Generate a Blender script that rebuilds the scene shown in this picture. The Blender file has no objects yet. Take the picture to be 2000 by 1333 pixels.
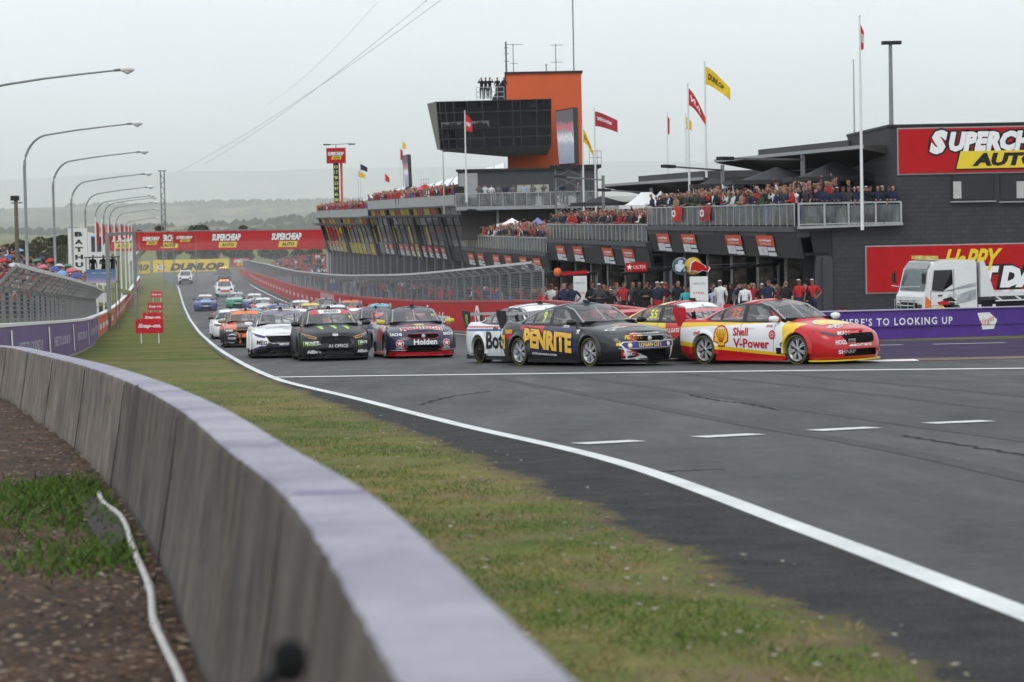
import bpy, bmesh, math, random
from mathutils import Vector, Matrix
from mathutils.bvhtree import BVHTree
R = math.radians
rnd = random.Random(11)
scene = bpy.context.scene
COL = scene.collection

# ------------------------------------------------------------------ camera
EYE = Vector((0.0, 0.0, 1.4))
FOC = 5000.0                                   # focal length in pixels of a 2000 px wide frame
PITCH = math.atan((666.5 - 418.9) / FOC)
ROLL = R(1.146)
_f = Vector((0, math.cos(PITCH), -math.sin(PITCH)))
_u0 = Vector((0, math.sin(PITCH), math.cos(PITCH)))
_r0 = Vector((1, 0, 0))
_r = _r0 * math.cos(ROLL) - _u0 * math.sin(ROLL)
_u = _u0 * math.cos(ROLL) + _r0 * math.sin(ROLL)
cam = bpy.data.cameras.new('camera'); camo = bpy.data.objects.new('camera', cam); COL.objects.link(camo)
cam.sensor_width = 36.0; cam.lens = 36.0 * FOC / 2000.0
cam.clip_start = 0.3; cam.clip_end = 80000
camo.matrix_world = Matrix(((_r.x, _u.x, -_f.x, EYE.x), (_r.y, _u.y, -_f.y, EYE.y), (_r.z, _u.z, -_f.z, EYE.z), (0, 0, 0, 1)))
cam.dof.use_dof = True; cam.dof.focus_distance = 60.0; cam.dof.aperture_fstop = 4.2
scene.camera = camo

# ------------------------------------------------------------------ sky, sun, exposure
world = bpy.data.worlds.new('World'); scene.world = world; world.use_nodes = True
wn = world.node_tree.nodes; wl = world.node_tree.links
for n in list(wn): wn.remove(n)
SUN_EL, SUN_AZ = R(48), R(200)
sky = wn.new('ShaderNodeTexSky'); sky.sky_type = 'NISHITA'; sky.sun_disc = False
sky.sun_elevation = SUN_EL; sky.sun_rotation = SUN_AZ; sky.dust_density = 4.0; sky.air_density = 1.0
hsv = wn.new('ShaderNodeHueSaturation'); hsv.inputs['Saturation'].default_value = 0.25; hsv.inputs['Value'].default_value = 1.0
tc = wn.new('ShaderNodeTexCoord'); mp = wn.new('ShaderNodeMapping'); mp.inputs['Scale'].default_value = (1.0, 1.0, 5.0)
cn = wn.new('ShaderNodeTexNoise'); cn.inputs['Scale'].default_value = 2.2; cn.inputs['Detail'].default_value = 5; cn.inputs['Roughness'].default_value = 0.55
cr = wn.new('ShaderNodeValToRGB')
cr.color_ramp.elements[0].position = 0.32; cr.color_ramp.elements[0].color = (10.4, 11.4, 12.2, 1)
cr.color_ramp.elements[1].position = 0.68; cr.color_ramp.elements[1].color = (13.0, 13.85, 14.6, 1)
mx = wn.new('ShaderNodeMix'); mx.data_type = 'RGBA'; mx.inputs['Factor'].default_value = 0.86
bg = wn.new('ShaderNodeBackground'); bg.inputs['Strength'].default_value = 0.1
wo = wn.new('ShaderNodeOutputWorld')
wl.new(sky.outputs[0], hsv.inputs['Color']); wl.new(tc.outputs['Generated'], mp.inputs[0]); wl.new(mp.outputs[0], cn.inputs['Vector'])
wl.new(cn.outputs['Fac'], cr.inputs[0]); wl.new(hsv.outputs[0], mx.inputs['A']); wl.new(cr.outputs[0], mx.inputs['B'])
wl.new(mx.outputs['Result'], bg.inputs['Color']); wl.new(bg.outputs[0], wo.inputs[0])
sun = bpy.data.lights.new('sun', 'SUN'); sun.energy = 0.9; sun.angle = R(25); sun.color = (1.0, 0.97, 0.93)
suno = bpy.data.objects.new('sun', sun); COL.objects.link(suno)
_sd = Vector((math.sin(SUN_AZ) * math.cos(SUN_EL), math.cos(SUN_AZ) * math.cos(SUN_EL), math.sin(SUN_EL)))
suno.rotation_euler = (-_sd).to_track_quat('-Z', 'Y').to_euler()
vs = scene.view_settings; vs.view_transform = 'Standard'; vs.look = 'None'; vs.exposure = 0.0; vs.gamma = 1.0; vs.use_curve_mapping = False
scene.render.engine = 'CYCLES'
scene.cycles.max_bounces = 6; scene.cycles.diffuse_bounces = 2; scene.cycles.glossy_bounces = 3
scene.cycles.transparent_max_bounces = 12; scene.cycles.volume_bounces = 1; scene.cycles.transmission_bounces = 3
scene.cycles.use_denoising = True
scene.cycles.volume_step_rate = 4

# ------------------------------------------------------------------ terrain profile and pixel helpers (authoring only)
_prof = [(-60, -0.3), (0, 1.4), (100, 5.0), (150, 6.6), (200, 7.7), (250, 8.3), (300, 8.5), (350, 8.62), (450, 9.0), (600, 10.5), (1200, 16), (3000, 22), (60000, 110)]
def depth(Y):
    for (a, da), (b, db) in zip(_prof, _prof[1:]):
        if Y <= b:
            return da + (db - da) * (Y - a) / (b - a)
    return _prof[-1][1]
def gz(Y):
    """ground height at distance Y, lightly smoothed"""
    w = 12 if Y > 30 else 0
    return EYE.z - (depth(Y - w) + 2 * depth(Y) + depth(Y + w)) / 4 if w else EYE.z - depth(Y)
def ray(px, py):
    return (_f + _r * ((px - 1000) / FOC) + _u * ((666.5 - py) / FOC))
def at(px, py, Y):
    d = ray(px, py); return EYE + d * (Y / d.y)
def ground(px, py, lift=0.0):
    d = ray(px, py); lo, hi = 2.0, 900.0
    for _ in range(50):
        m = (lo + hi) / 2; p = EYE + d * (m / d.y)
        if p.z > gz(m) + lift: lo = m
        else: hi = m
    return EYE + d * (lo / d.y)
def gpt(px, Y, lift=0.0):
    """point on the ground at distance Y in the column of pixel px"""
    z = gz(Y) + lift
    # solve for the row
    d1 = ray(px, 400); X = d1.x * (Y / d1.y)
    for _ in range(4):
        v = Vector((X, Y, z - EYE.z)); k = v.dot(_f)
        py = 666.5 - FOC * v.dot(_u) / k
        d1 = ray(px, py); X = d1.x * (Y / d1.y)
    return Vector((X, Y, z))

# ------------------------------------------------------------------ materials
MATS = {}
def newmat(name):
    m = bpy.data.materials.new(name); m.use_nodes = True
    return m, m.node_tree.nodes, m.node_tree.links, m.node_tree.nodes['Principled BSDF']
def mat(name, col=(0.5, 0.5, 0.5), rough=0.5, metal=0.0, var=0.12, scale=3.0, bump=0.0, bscale=40.0, coat=0.0, spec=0.3, emit=None, estr=1.0, alpha=1.0):
    if name in MATS: return MATS[name]
    m, N, L, b = newmat(name)
    b.inputs['Roughness'].default_value = rough; b.inputs['Metallic'].default_value = metal
    b.inputs['Specular IOR Level'].default_value = spec
    if coat: b.inputs['Coat Weight'].default_value = coat; b.inputs['Coat Roughness'].default_value = 0.06
    c = (*col, 1)
    if var:
        t = N.new('ShaderNodeTexCoord'); n = N.new('ShaderNodeTexNoise'); n.inputs['Scale'].default_value = scale; n.inputs['Detail'].default_value = 5
        n.inputs['Roughness'].default_value = 0.65
        r = N.new('ShaderNodeValToRGB')
        r.color_ramp.elements[0].position = 0.3; r.color_ramp.elements[1].position = 0.7
        r.color_ramp.elements[0].color = (*[x * (1 - var) for x in col], 1)
        r.color_ramp.elements[1].color = (*[min(1, x * (1 + var)) for x in col], 1)
        L.new(t.outputs['Object'], n.inputs['Vector']); L.new(n.outputs['Fac'], r.inputs[0]); L.new(r.outputs[0], b.inputs['Base Color'])
    else:
        b.inputs['Base Color'].default_value = c
    if bump:
        t = N.new('ShaderNodeTexCoord'); n = N.new('ShaderNodeTexNoise'); n.inputs['Scale'].default_value = bscale; n.inputs['Detail'].default_value = 4
        bm_ = N.new('ShaderNodeBump'); bm_.inputs['Strength'].default_value = bump; bm_.inputs['Distance'].default_value = 0.02
        L.new(t.outputs['Object'], n.inputs['Vector']); L.new(n.outputs['Fac'], bm_.inputs['Height']); L.new(bm_.outputs[0], b.inputs['Normal'])
    if emit:
        b.inputs['Emission Color'].default_value = (*emit, 1); b.inputs['Emission Strength'].default_value = estr
    if alpha < 1: b.inputs['Alpha'].default_value = alpha
    MATS[name] = m; return m
def ink(name, col, rough=0.5):                       # flat print
    return mat('ink_' + name, col, rough, var=0.0)

# ------------------------------------------------------------------ objects and mesh building
def tag(o, label=None, cat=None, group=None, kind=None):
    if label: o['label'] = label
    if cat: o['category'] = cat
    if group: o['group'] = group
    if kind: o['kind'] = kind
    return o
def empty(name, loc=(0, 0, 0), rz=0.0, label=None, cat=None, group=None):
    o = bpy.data.objects.new(name, None); COL.objects.link(o); o.location = loc; o.rotation_euler = (0, 0, rz)
    o.empty_display_size = 0.2
    return tag(o, label, cat, group)
def link(name, me, m=None, parent=None, loc=None, rot=None):
    o = bpy.data.objects.new(name, me); COL.objects.link(o)
    if m is not None and len(me.materials) == 0: me.materials.append(m)
    elif m is not None:
        o.material_slots[0].link = 'OBJECT'; o.material_slots[0].material = m
    if parent: o.parent = parent
    if loc is not None: o.location = loc
    if rot is not None: o.rotation_euler = rot
    return o
class MB:
    def __init__(s): s.v = []; s.f = []; s.mi = []; s.sm = []
    def add(s, vs, fs, mi=0, smooth=False):
        k = len(s.v); s.v += [tuple(v) for v in vs]
        for f in fs: s.f.append(tuple(i + k for i in f)); s.mi.append(mi); s.sm.append(smooth)
        return s
    def box(s, c, size, rz=0.0, mi=0, rot=None):
        x, y, z = [q / 2 for q in size]; M = rot if rot is not None else Matrix.Rotation(rz, 3, 'Z'); c = Vector(c)
        vs = [c + M @ Vector((a * x, b * y, d * z)) for d in (-1, 1) for a, b in ((-1, -1), (1, -1), (1, 1), (-1, 1))]
        return s.add(vs, [(3, 2, 1, 0), (4, 5, 6, 7), (0, 1, 5, 4), (1, 2, 6, 5), (2, 3, 7, 6), (3, 0, 4, 7)], mi)
    def bar(s, p, q, w=0.05, h=None, mi=0):
        p = Vector(p); q = Vector(q); d = q - p
        if d.length < 1e-6: return s
        h = h or w; up = Vector((0, 0, 1)) if abs(d.normalized().z) < 0.99 else Vector((1, 0, 0))
        a = d.cross(up).normalized() * (w / 2); b = a.cross(d).normalized() * (h / 2)
        vs = [e + i * a + j * b for e in (p, q) for i, j in ((-1, -1), (1, -1), (1, 1), (-1, 1))]
        return s.add(vs, [(0, 1, 2, 3), (7, 6, 5, 4), (0, 4, 5, 1), (1, 5, 6, 2), (2, 6, 7, 3), (3, 7, 4, 0)], mi)
    def tube(s, pts, r, n=8, mi=0, cap=True):
        pts = [Vector(p) for p in pts]; rs = r if isinstance(r, (list, tuple)) else [r] * len(pts); vs = []; fs = []
        ref = Vector((0, 0, 1))
        for i, p in enumerate(pts):
            d = (pts[min(i + 1, len(pts) - 1)] - pts[max(i - 1, 0)]).normalized()
            u = ref if abs(d.dot(ref)) < 0.98 else Vector((1, 0, 0))
            a = d.cross(u).normalized(); b = d.cross(a).normalized()
            for k in range(n):
                t = 2 * math.pi * k / n; vs.append(p + (a * math.cos(t) + b * math.sin(t)) * rs[i])
        for i in range(len(pts) - 1):
            for k in range(n):
                fs.append((i * n + k, i * n + (k + 1) % n, (i + 1) * n + (k + 1) % n, (i + 1) * n + k))
        s.add(vs, fs, mi, True)
        if cap:
            s.add(vs[:n], [tuple(range(n))], mi); s.add(vs[-n:], [tuple(reversed(range(n)))], mi)
        return s
    def lathe(s, prof, n=24, axis='Z', c=(0, 0, 0), mi=0):
        c = Vector(c); vs = []
        for r, h in prof:
            for k in range(n):
                t = 2 * math.pi * k / n; a, b = r * math.cos(t), r * math.sin(t)
                vs.append(c + (Vector((a, b, h)) if axis == 'Z' else Vector((a, h, b)) if axis == 'Y' else Vector((h, a, b))))
        fs = [(i * n + k, i * n + (k + 1) % n, (i + 1) * n + (k + 1) % n, (i + 1) * n + k) for i in range(len(prof) - 1) for k in range(n)]
        return s.add(vs, fs, mi, True)
    def prism(s, poly, d0, d1, fn, mi=0):
        """poly of (a,b); fn(a,b,d) -> point"""
        n = len(poly); vs = [fn(a, b, d0) for a, b in poly] + [fn(a, b, d1) for a, b in poly]
        fs = [tuple(range(n)), tuple(reversed(range(n, 2 * n)))] + [(i, i + n, (i + 1) % n + n, (i + 1) % n) for i in range(n)]
        return s.add(vs, fs, mi)
    def sheet(s, rows, mi=0, smooth=False):
        n = len(rows[0]); vs = [p for r in rows for p in r]
        return s.add(vs, [(i * n + k, i * n + k + 1, (i + 1) * n + k + 1, (i + 1) * n + k) for i in range(len(rows) - 1) for k in range(n - 1)], mi, smooth)
    def mesh(s, name, fix=True):
        me = bpy.data.meshes.new(name); me.from_pydata(s.v, [], s.f)
        me.polygons.foreach_set('material_index', s.mi); me.polygons.foreach_set('use_smooth', s.sm)
        if fix:
            b = bmesh.new(); b.from_mesh(me); bmesh.ops.recalc_face_normals(b, faces=b.faces); b.to_mesh(me); b.free()
        me.update(); return me
    def build(s, name, m, parent=None, fix=True, **k):
        me = s.mesh(name, fix)
        if isinstance(m, (list, tuple)):
            for q in m: me.materials.append(q)
            m = None
        return link(name, me, m, parent, **k)
def catmull(pts, n):
    """resample a polyline (tuples of any size) with n segments per span"""
    out = []; P = [tuple(p) for p in pts]
    for i in range(len(P) - 1):
        p0, p1, p2, p3 = P[max(i - 1, 0)], P[i], P[i + 1], P[min(i + 2, len(P) - 1)]
        for k in range(n):
            t = k / n
            out.append(tuple(0.5 * (2 * b + (c - a) * t + (2 * a - 5 * b + 4 * c - d) * t * t + (3 * b - a - 3 * c + d) * t ** 3) for a, b, c, d in zip(p0, p1, p2, p3)))
    out.append(P[-1]); return out
def interp(tab, x):
    if x <= tab[0][0]: return tab[0][1]
    for (a, p), (b, q) in zip(tab, tab[1:]):
        if x <= b:
            t = (x - a) / (b - a); return p + (q - p) * t
    return tab[-1][1]
def sinterp(tab, x):
    """smooth (Catmull-Rom) table lookup"""
    n = len(tab)
    if x <= tab[0][0]: return tab[0][1]
    if x >= tab[-1][0]: return tab[-1][1]
    for i in range(n - 1):
        if x <= tab[i + 1][0]:
            x1, y1 = tab[i]; x2, y2 = tab[i + 1]; h = x2 - x1; t = (x - x1) / h
            m1 = (y2 - tab[i - 1][1]) / (x2 - tab[i - 1][0]) if i > 0 else (y2 - y1) / h
            m2 = (tab[i + 2][1] - y1) / (tab[i + 2][0] - x1) if i + 2 < n else (y2 - y1) / h
            return (2 * t ** 3 - 3 * t * t + 1) * y1 + (t ** 3 - 2 * t * t + t) * h * m1 + (-2 * t ** 3 + 3 * t * t) * y2 + (t ** 3 - t * t) * h * m2

# ------------------------------------------------------------------ lettering
_txt = {}
def text2d(s, bold=0.0, shear=0.0, space=1.0, res=2):
    """flat lettering as (verts2d, tris) scaled to cap height 1, centred on its box, and its width"""
    key = (s, bold, shear, space, res)
    if key in _txt: return _txt[key]
    cu = bpy.data.curves.new('lettering', 'FONT'); cu.body = s; cu.size = 1.0; cu.offset = bold; cu.shear = shear
    cu.space_character = space; cu.resolution_u = res; cu.fill_mode = 'FRONT'
    o = bpy.data.objects.new('lettering', cu); COL.objects.link(o)
    dg = bpy.context.evaluated_depsgraph_get(); me = o.evaluated_get(dg).to_mesh()
    me.calc_loop_triangles()
    vs = [(v.co.x, v.co.y) for v in me.vertices]; ts = [tuple(t.vertices) for t in me.loop_triangles]
    o.evaluated_get(dg).to_mesh_clear(); bpy.data.objects.remove(o); bpy.data.curves.remove(cu)
    if not vs: vs = [(0, 0)]; ts = []
    x0 = min(v[0] for v in vs); x1 = max(v[0] for v in vs); y0 = min(v[1] for v in vs); y1 = max(v[1] for v in vs)
    h = (y1 - y0) or 1
    out = ([((x - (x0 + x1) / 2) / h, (y - (y0 + y1) / 2) / h) for x, y in vs], ts, (x1 - x0) / h)
    _txt[key] = out; return out
def sign_text(parent, s, c, h, ux, uz, m, w=None, bold=0.0, shear=0.0, space=1.0, name='lettering', lift=0.0, outline=None, obold=0.06, rot=0.0):
    """lettering on a flat sign: c centre, ux reading direction, uz up, lift along the outward normal"""
    ux = Vector(ux).normalized(); uz = Vector(uz).normalized(); nrm = ux.cross(uz)
    o = None
    for mm, bb, lf in ((outline, bold + obold, lift), (m, bold, lift + 0.006)) if outline else ((m, bold, lift),):
        vs, ts, wid = text2d(s, bb, shear, space)
        vs0, _, wid0 = text2d(s, bold, shear, space)
        hh = h * (1 + 2 * (bb - bold)); sx = (w / wid0 if w else h) * (1 if bb == bold else (wid0 + 2 * (bb - bold)) / wid)
        ca, sa = math.cos(rot), math.sin(rot)
        P = [Vector(c) + ux * (x * sx * ca - y * hh * sa) + uz * (x * sx * sa + y * hh * ca) + nrm * lf for x, y in vs]
        me = bpy.data.meshes.new(name); me.from_pydata(P, [], ts); me.update()
        o = link(name, me, mm, parent)
    return o
def quadpanel(mb, c, w, h, ux, uz, t=0.05, mi=0, lift=0.0):
    """a thin board: front face centred at c + lift"""
    ux = Vector(ux).normalized(); uz = Vector(uz).normalized(); n = ux.cross(uz); c = Vector(c) + n * lift
    vs = [c + ux * (a * w / 2) + uz * (b * h / 2) + n * d for d in (-t, 0) for a, b in ((-1, -1), (1, -1), (1, 1), (-1, 1))]
    return mb.add(vs, [(3, 2, 1, 0), (4, 5, 6, 7), (0, 1, 5, 4), (1, 2, 6, 5), (2, 3, 7, 6), (3, 0, 4, 7)], mi)
ORD = ['zeroth', 'first', 'second', 'third', 'fourth', 'fifth', 'sixth', 'seventh', 'eighth', 'ninth', 'tenth', 'eleventh', 'twelfth', 'thirteenth', 'fourteenth', 'fifteenth', 'sixteenth', 'seventeenth', 'eighteenth', 'nineteenth', 'twentieth']
def ordinal(i):
    if i <= 20: return ORD[i]
    tens = ['', '', 'twenty', 'thirty', 'forty', 'fifty', 'sixty', 'seventy', 'eighty', 'ninety']
    if i >= 100: return 'hundred and ' + ordinal(i - 100) if i > 100 else 'hundredth'
    t, u = divmod(i, 10); return tens[t][:-1] + 'ieth' if u == 0 else tens[t] + '-' + ORD[u]
WHITE = (0.8, 0.8, 0.8); RED = (0.55, 0.02, 0.025); YEL = (0.8, 0.62, 0.04); BLK = (0.015, 0.015, 0.017)
# ================================================================== terrain, road, verge
def nodes_mat(name):
    m, N, L, b = newmat(name); MATS[name] = m; return m, N, L, b
def noise(N, L, vec, scale, detail=5, rough=0.6):
    n = N.new('ShaderNodeTexNoise'); n.inputs['Scale'].default_value = scale; n.inputs['Detail'].default_value = detail; n.inputs['Roughness'].default_value = rough
    if vec is not None: L.new(vec, n.inputs['Vector'])
    return n
def ramp(N, L, fac, stops):
    r = N.new('ShaderNodeValToRGB'); e = r.color_ramp.elements
    while len(e) < len(stops): e.new(0.5)
    for q, (p, c) in zip(e, stops): q.position = p; q.color = (*c, 1)
    L.new(fac, r.inputs[0]); return r
def mixc(N, L, fac, a, b, mode='MIX'):
    m = N.new('ShaderNodeMix'); m.data_type = 'RGBA'; m.blend_type = mode
    for s, v in (('Factor', fac), ('A', a), ('B', b)):
        if hasattr(v, 'links'): L.new(v, m.inputs[s])
        else: m.inputs[s].default_value = v if s == 'Factor' else (*v, 1)
    return m.outputs['Result']

m, N, L, b = nodes_mat('grass_ground')
t = N.new('ShaderNodeTexCoord').outputs['Object']
n1 = noise(N, L, t, 0.35, 6); n2 = noise(N, L, t, 3.0, 6, 0.7); n3 = noise(N, L, t, 28.0, 3, 0.7)
c1 = ramp(N, L, n1.outputs['Fac'], [(0.32, (0.058, 0.092, 0.014)), (0.48, (0.118, 0.146, 0.030)), (0.60, (0.235, 0.190, 0.070))])
c2 = ramp(N, L, n2.outputs['Fac'], [(0.36, (0.046, 0.078, 0.011)), (0.52, (0.110, 0.132, 0.028)), (0.68, (0.21, 0.165, 0.068))])
c3 = ramp(N, L, n3.outputs['Fac'], [(0.3, (0.45, 0.45, 0.45)), (0.7, (1.35, 1.3, 1.2))])
cc = mixc(N, L, 0.5, c1.outputs[0], c2.outputs[0]); cc = mixc(N, L, 0.8, cc, c3.outputs[0], 'MULTIPLY')
L.new(cc, b.inputs['Base Color']); b.inputs['Roughness'].default_value = 0.9; b.inputs['Specular IOR Level'].default_value = 0.15
bp = N.new('ShaderNodeBump'); bp.inputs['Strength'].default_value = 0.7; bp.inputs['Distance'].default_value = 0.05; L.new(n3.outputs['Fac'], bp.inputs['Height']); L.new(bp.outputs[0], b.inputs['Normal'])

m, N, L, b = nodes_mat('asphalt'); b.inputs['Specular IOR Level'].default_value = 0.22
t = N.new('ShaderNodeTexCoord').outputs['Object']
mpn = N.new('ShaderNodeMapping'); mpn.inputs['Scale'].default_value = (0.42, 0.05, 1); mpn.inputs['Rotation'].default_value = (0, 0, 0.5); L.new(t, mpn.inputs[0])
s1 = noise(N, L, mpn.outputs[0], 2.2, 6, 0.6); s2 = noise(N, L, t, 0.22, 5, 0.6); s3 = noise(N, L, t, 55, 3, 0.8); s4 = noise(N, L, t, 9, 4, 0.7)
a1 = ramp(N, L, s1.outputs['Fac'], [(0.30, (0.019, 0.020, 0.021)), (0.5, (0.034, 0.036, 0.0365)), (0.70, (0.058, 0.061, 0.061))])
a2 = ramp(N, L, s2.outputs['Fac'], [(0.35, (0.65, 0.65, 0.66)), (0.65, (1.35, 1.35, 1.35))])
a3 = ramp(N, L, s3.outputs['Fac'], [(0.3, (0.4, 0.4, 0.4)), (0.58, (1.0, 1.0, 1.0)), (0.74, (2.4, 2.4, 2.3))])
a4 = ramp(N, L, s4.outputs['Fac'], [(0.32, (0.55, 0.55, 0.55)), (0.5, (1, 1, 1)), (0.68, (1.5, 1.5, 1.48))]); s6 = noise(N, L, t, 1.7, 6, 0.75); a6 = ramp(N, L, s6.outputs['Fac'], [(0.34, (0.6, 0.6, 0.61)), (0.66, (1.4, 1.4, 1.38))])
cc = mixc(N, L, 0.9, a1.outputs[0], a2.outputs[0], 'MULTIPLY'); cc = mixc(N, L, 0.85, cc, a3.outputs[0], 'MULTIPLY'); cc = mixc(N, L, 0.8, cc, a4.outputs[0], 'MULTIPLY'); cc = mixc(N, L, 0.8, cc, a6.outputs[0], 'MULTIPLY')
L.new(cc, b.inputs['Base Color'])
rr = N.new('ShaderNodeMapRange'); rr.inputs[1].default_value = 0.3; rr.inputs[2].default_value = 0.7; rr.inputs[3].default_value = 0.45; rr.inputs[4].default_value = 0.7
L.new(s1.outputs['Fac'], rr.inputs[0]); L.new(rr.outputs[0], b.inputs['Roughness'])
bp = N.new('ShaderNodeBump'); bp.inputs['Strength'].default_value = 0.5; bp.inputs['Distance'].default_value = 0.008
L.new(s3.outputs['Fac'], bp.inputs['Height']); L.new(bp.outputs[0], b.inputs['Normal'])

m, N, L, b = nodes_mat('line_paint')
t = N.new('ShaderNodeTexCoord').outputs['Object']
n1 = noise(N, L, t, 30, 5, 0.75); n2 = noise(N, L, t, 1.3, 5, 0.6)
w1 = ramp(N, L, n1.outputs['Fac'], [(0.28, (0.30, 0.30, 0.30)), (0.40, (0.66, 0.67, 0.66)), (0.7, (0.78, 0.79, 0.78))])
w2 = ramp(N, L, n2.outputs['Fac'], [(0.3, (0.75, 0.75, 0.75)), (0.7, (1.0, 1.0, 1.0))])
L.new(mixc(N, L, 1.0, w1.outputs[0], w2.outputs[0], 'MULTIPLY'), b.inputs['Base Color']); b.inputs['Roughness'].default_value = 0.55

m, N, L, b = nodes_mat('mulch')
t = N.new('ShaderNodeTexCoord').outputs['Object']
n1 = noise(N, L, t, 1.2, 6, 0.7); n2 = noise(N, L, t, 22, 5, 0.8); v = N.new('ShaderNodeTexVoronoi'); v.inputs['Scale'].default_value = 26; L.new(t, v.inputs['Vector'])
c1 = ramp(N, L, n1.outputs['Fac'], [(0.3, (0.030, 0.017, 0.012)), (0.5, (0.065, 0.036, 0.022)), (0.68, (0.13, 0.078, 0.046))])
c2 = ramp(N, L, n2.outputs['Fac'], [(0.3, (0.35, 0.33, 0.32)), (0.7, (1.7, 1.6, 1.5))])
L.new(mixc(N, L, 0.9, c1.outputs[0], c2.outputs[0], 'MULTIPLY'), b.inputs['Base Color']); b.inputs['Roughness'].default_value = 0.95
bp = N.new('ShaderNodeBump'); bp.inputs['Strength'].default_value = 1.0; bp.inputs['Distance'].default_value = 0.03; L.new(n2.outputs['Fac'], bp.inputs['Height']); L.new(bp.outputs[0], b.inputs['Normal'])

for nm_, k_ in (('barrier_concrete', 0.95), ('barrier_dark', 0.52)):  # same concrete in two tones, the darker one for the nearest blocks
    m, N, L, b = nodes_mat(nm_)
    t = N.new('ShaderNodeTexCoord').outputs['Object']; geo = N.new('ShaderNodeNewGeometry')
    mpn = N.new('ShaderNodeMapping'); mpn.inputs['Scale'].default_value = (5, 1.2, 0.45); L.new(t, mpn.inputs[0])
    n1 = noise(N, L, mpn.outputs[0], 2.2, 6, 0.7); n2 = noise(N, L, t, 1.1, 5, 0.65); n3 = noise(N, L, t, 60, 3, 0.7)
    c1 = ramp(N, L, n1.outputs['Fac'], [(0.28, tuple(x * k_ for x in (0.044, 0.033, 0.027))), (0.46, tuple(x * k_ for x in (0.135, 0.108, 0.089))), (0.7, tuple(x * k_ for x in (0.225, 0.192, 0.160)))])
    c2 = ramp(N, L, n2.outputs['Fac'], [(0.33, (0.55, 0.5, 0.48)), (0.5, (1, 1, 1)), (0.67, (1.3, 1.3, 1.22))])
    n8 = noise(N, L, t, 9, 5, 0.8); c8 = ramp(N, L, n8.outputs['Fac'], [(0.3, (0.6, 0.6, 0.6)), (0.55, (1.05, 1.05, 1.05)), (0.72, (1.35, 1.35, 1.3))]); side = mixc(N, L, 0.7, mixc(N, L, 0.9, c1.outputs[0], c2.outputs[0], 'MULTIPLY'), c8.outputs[0], 'MULTIPLY')
    p1 = ramp(N, L, n2.outputs['Fac'], [(0.33, (0.20, 0.18, 0.24)), (0.5, (0.30, 0.285, 0.34)), (0.66, (0.36, 0.35, 0.385))])     # worn lilac paint on the coping
    p2 = ramp(N, L, n3.outputs['Fac'], [(0.25, (0.7, 0.7, 0.7)), (0.5, (1, 1, 1))])
    n9 = noise(N, L, t, 6.5, 6, 0.8); p3 = ramp(N, L, n9.outputs['Fac'], [(0.30, (0.45, 0.42, 0.46)), (0.42, (0.95, 0.95, 0.95)), (0.7, (1.12, 1.12, 1.1))]); topc = mixc(N, L, 0.8, mixc(N, L, 0.8, p1.outputs[0], p2.outputs[0], 'MULTIPLY'), p3.outputs[0], 'MULTIPLY')
    sx = N.new('ShaderNodeSeparateXYZ'); L.new(geo.outputs['Normal'], sx.inputs[0])
    st = N.new('ShaderNodeMapRange'); st.inputs[1].default_value = 0.35; st.inputs[2].default_value = 0.6; L.new(sx.outputs['Z'], st.inputs[0])
    L.new(mixc(N, L, st.outputs[0], side, topc), b.inputs['Base Color']); b.inputs['Roughness'].default_value = 0.85
    bp = N.new('ShaderNodeBump'); bp.inputs['Strength'].default_value = 0.25; bp.inputs['Distance'].default_value = 0.01; L.new(n3.outputs['Fac'], bp.inputs['Height']); L.new(bp.outputs[0], b.inputs['Normal'])

YS = [-40, -20, -8] + [0.75 * i for i in range(0, 70)] + [52.5 + 2.5 * i for i in range(0, 60)] + [205 + 7.5 * i for i in range(0, 54)] + [640, 700, 800, 1000, 1300, 1700, 2300, 3000, 5000, 9000, 16000, 27000, 44000]
def strip(name, ys, xl, xr, lift, m, nx=1, kind='structure'):
    mb = MB(); rows = []
    for Y in ys:
        a, c = xl(Y), xr(Y); rows.append([(a + (c - a) * k / nx, Y, gz(Y) + lift) for k in range(nx + 1)])
    mb.sheet(rows); o = mb.build(name, m); o['kind'] = kind
    for p in o.data.polygons:
        if p.normal.z < 0: o.data.flip_normals(); break
    return o
strip('grass_ground', YS, lambda Y: -120 - Y * 0.9, lambda Y: 160 + Y * 0.9, -0.02, MATS['grass_ground'], 8)

# left edge of the bitumen and of the white edge line, followed along the verge
_edge_px = [(2250, 1530), (1838, 1318), (1610, 1214), (1435, 1136), (1318, 1077), (1116, 980), (875, 872), (700, 807), (600, 770), (520, 740), (450, 707), (392, 660), (357, 607), (345, 561)]
_line_px = [(2300, 1322), (2000, 1203), (1600, 1048), (1200, 903), (900, 832), (700, 781), (540, 741), (450, 697), (390, 650), (360, 600), (348, 560)]
def path_from(px):
    P = [ground(a, c) for a, c in px]; return sorted([(p.y, p.x) for p in P])
EDGE = path_from(_edge_px); LINE = path_from(_line_px)
def xedge(Y):
    x = sinterp(EDGE, Y) if Y > EDGE[0][0] else EDGE[0][1] + (EDGE[0][0] - Y) * 0.12
    if Y > EDGE[-1][0]: x = EDGE[-1][1] - 0.16 * (Y - EDGE[-1][0])
    return x + (0.05 * math.sin(Y * 1.9) + 0.035 * math.sin(Y * 5.3 + 1) + 0.025 * math.sin(Y * 11.7 + 2) + 0.02 * math.sin(Y * 23.1) if Y < 70 else 0)
def xline(Y):
    x = sinterp(LINE, Y)
    if Y < LINE[0][0]: x = LINE[0][1] + (LINE[0][0] - Y) * 0.1
    if Y > LINE[-1][0]: x = LINE[-1][1] - 0.16 * (Y - LINE[-1][0])
    return x
PITW = [(78, 5.45), (106, 1.2), (130, -2.5), (180, -10.1), (265, -23.0), (320, -31.0), (375, -38.5), (420, -44.5)]   # pit wall, (Y, X)
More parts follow.
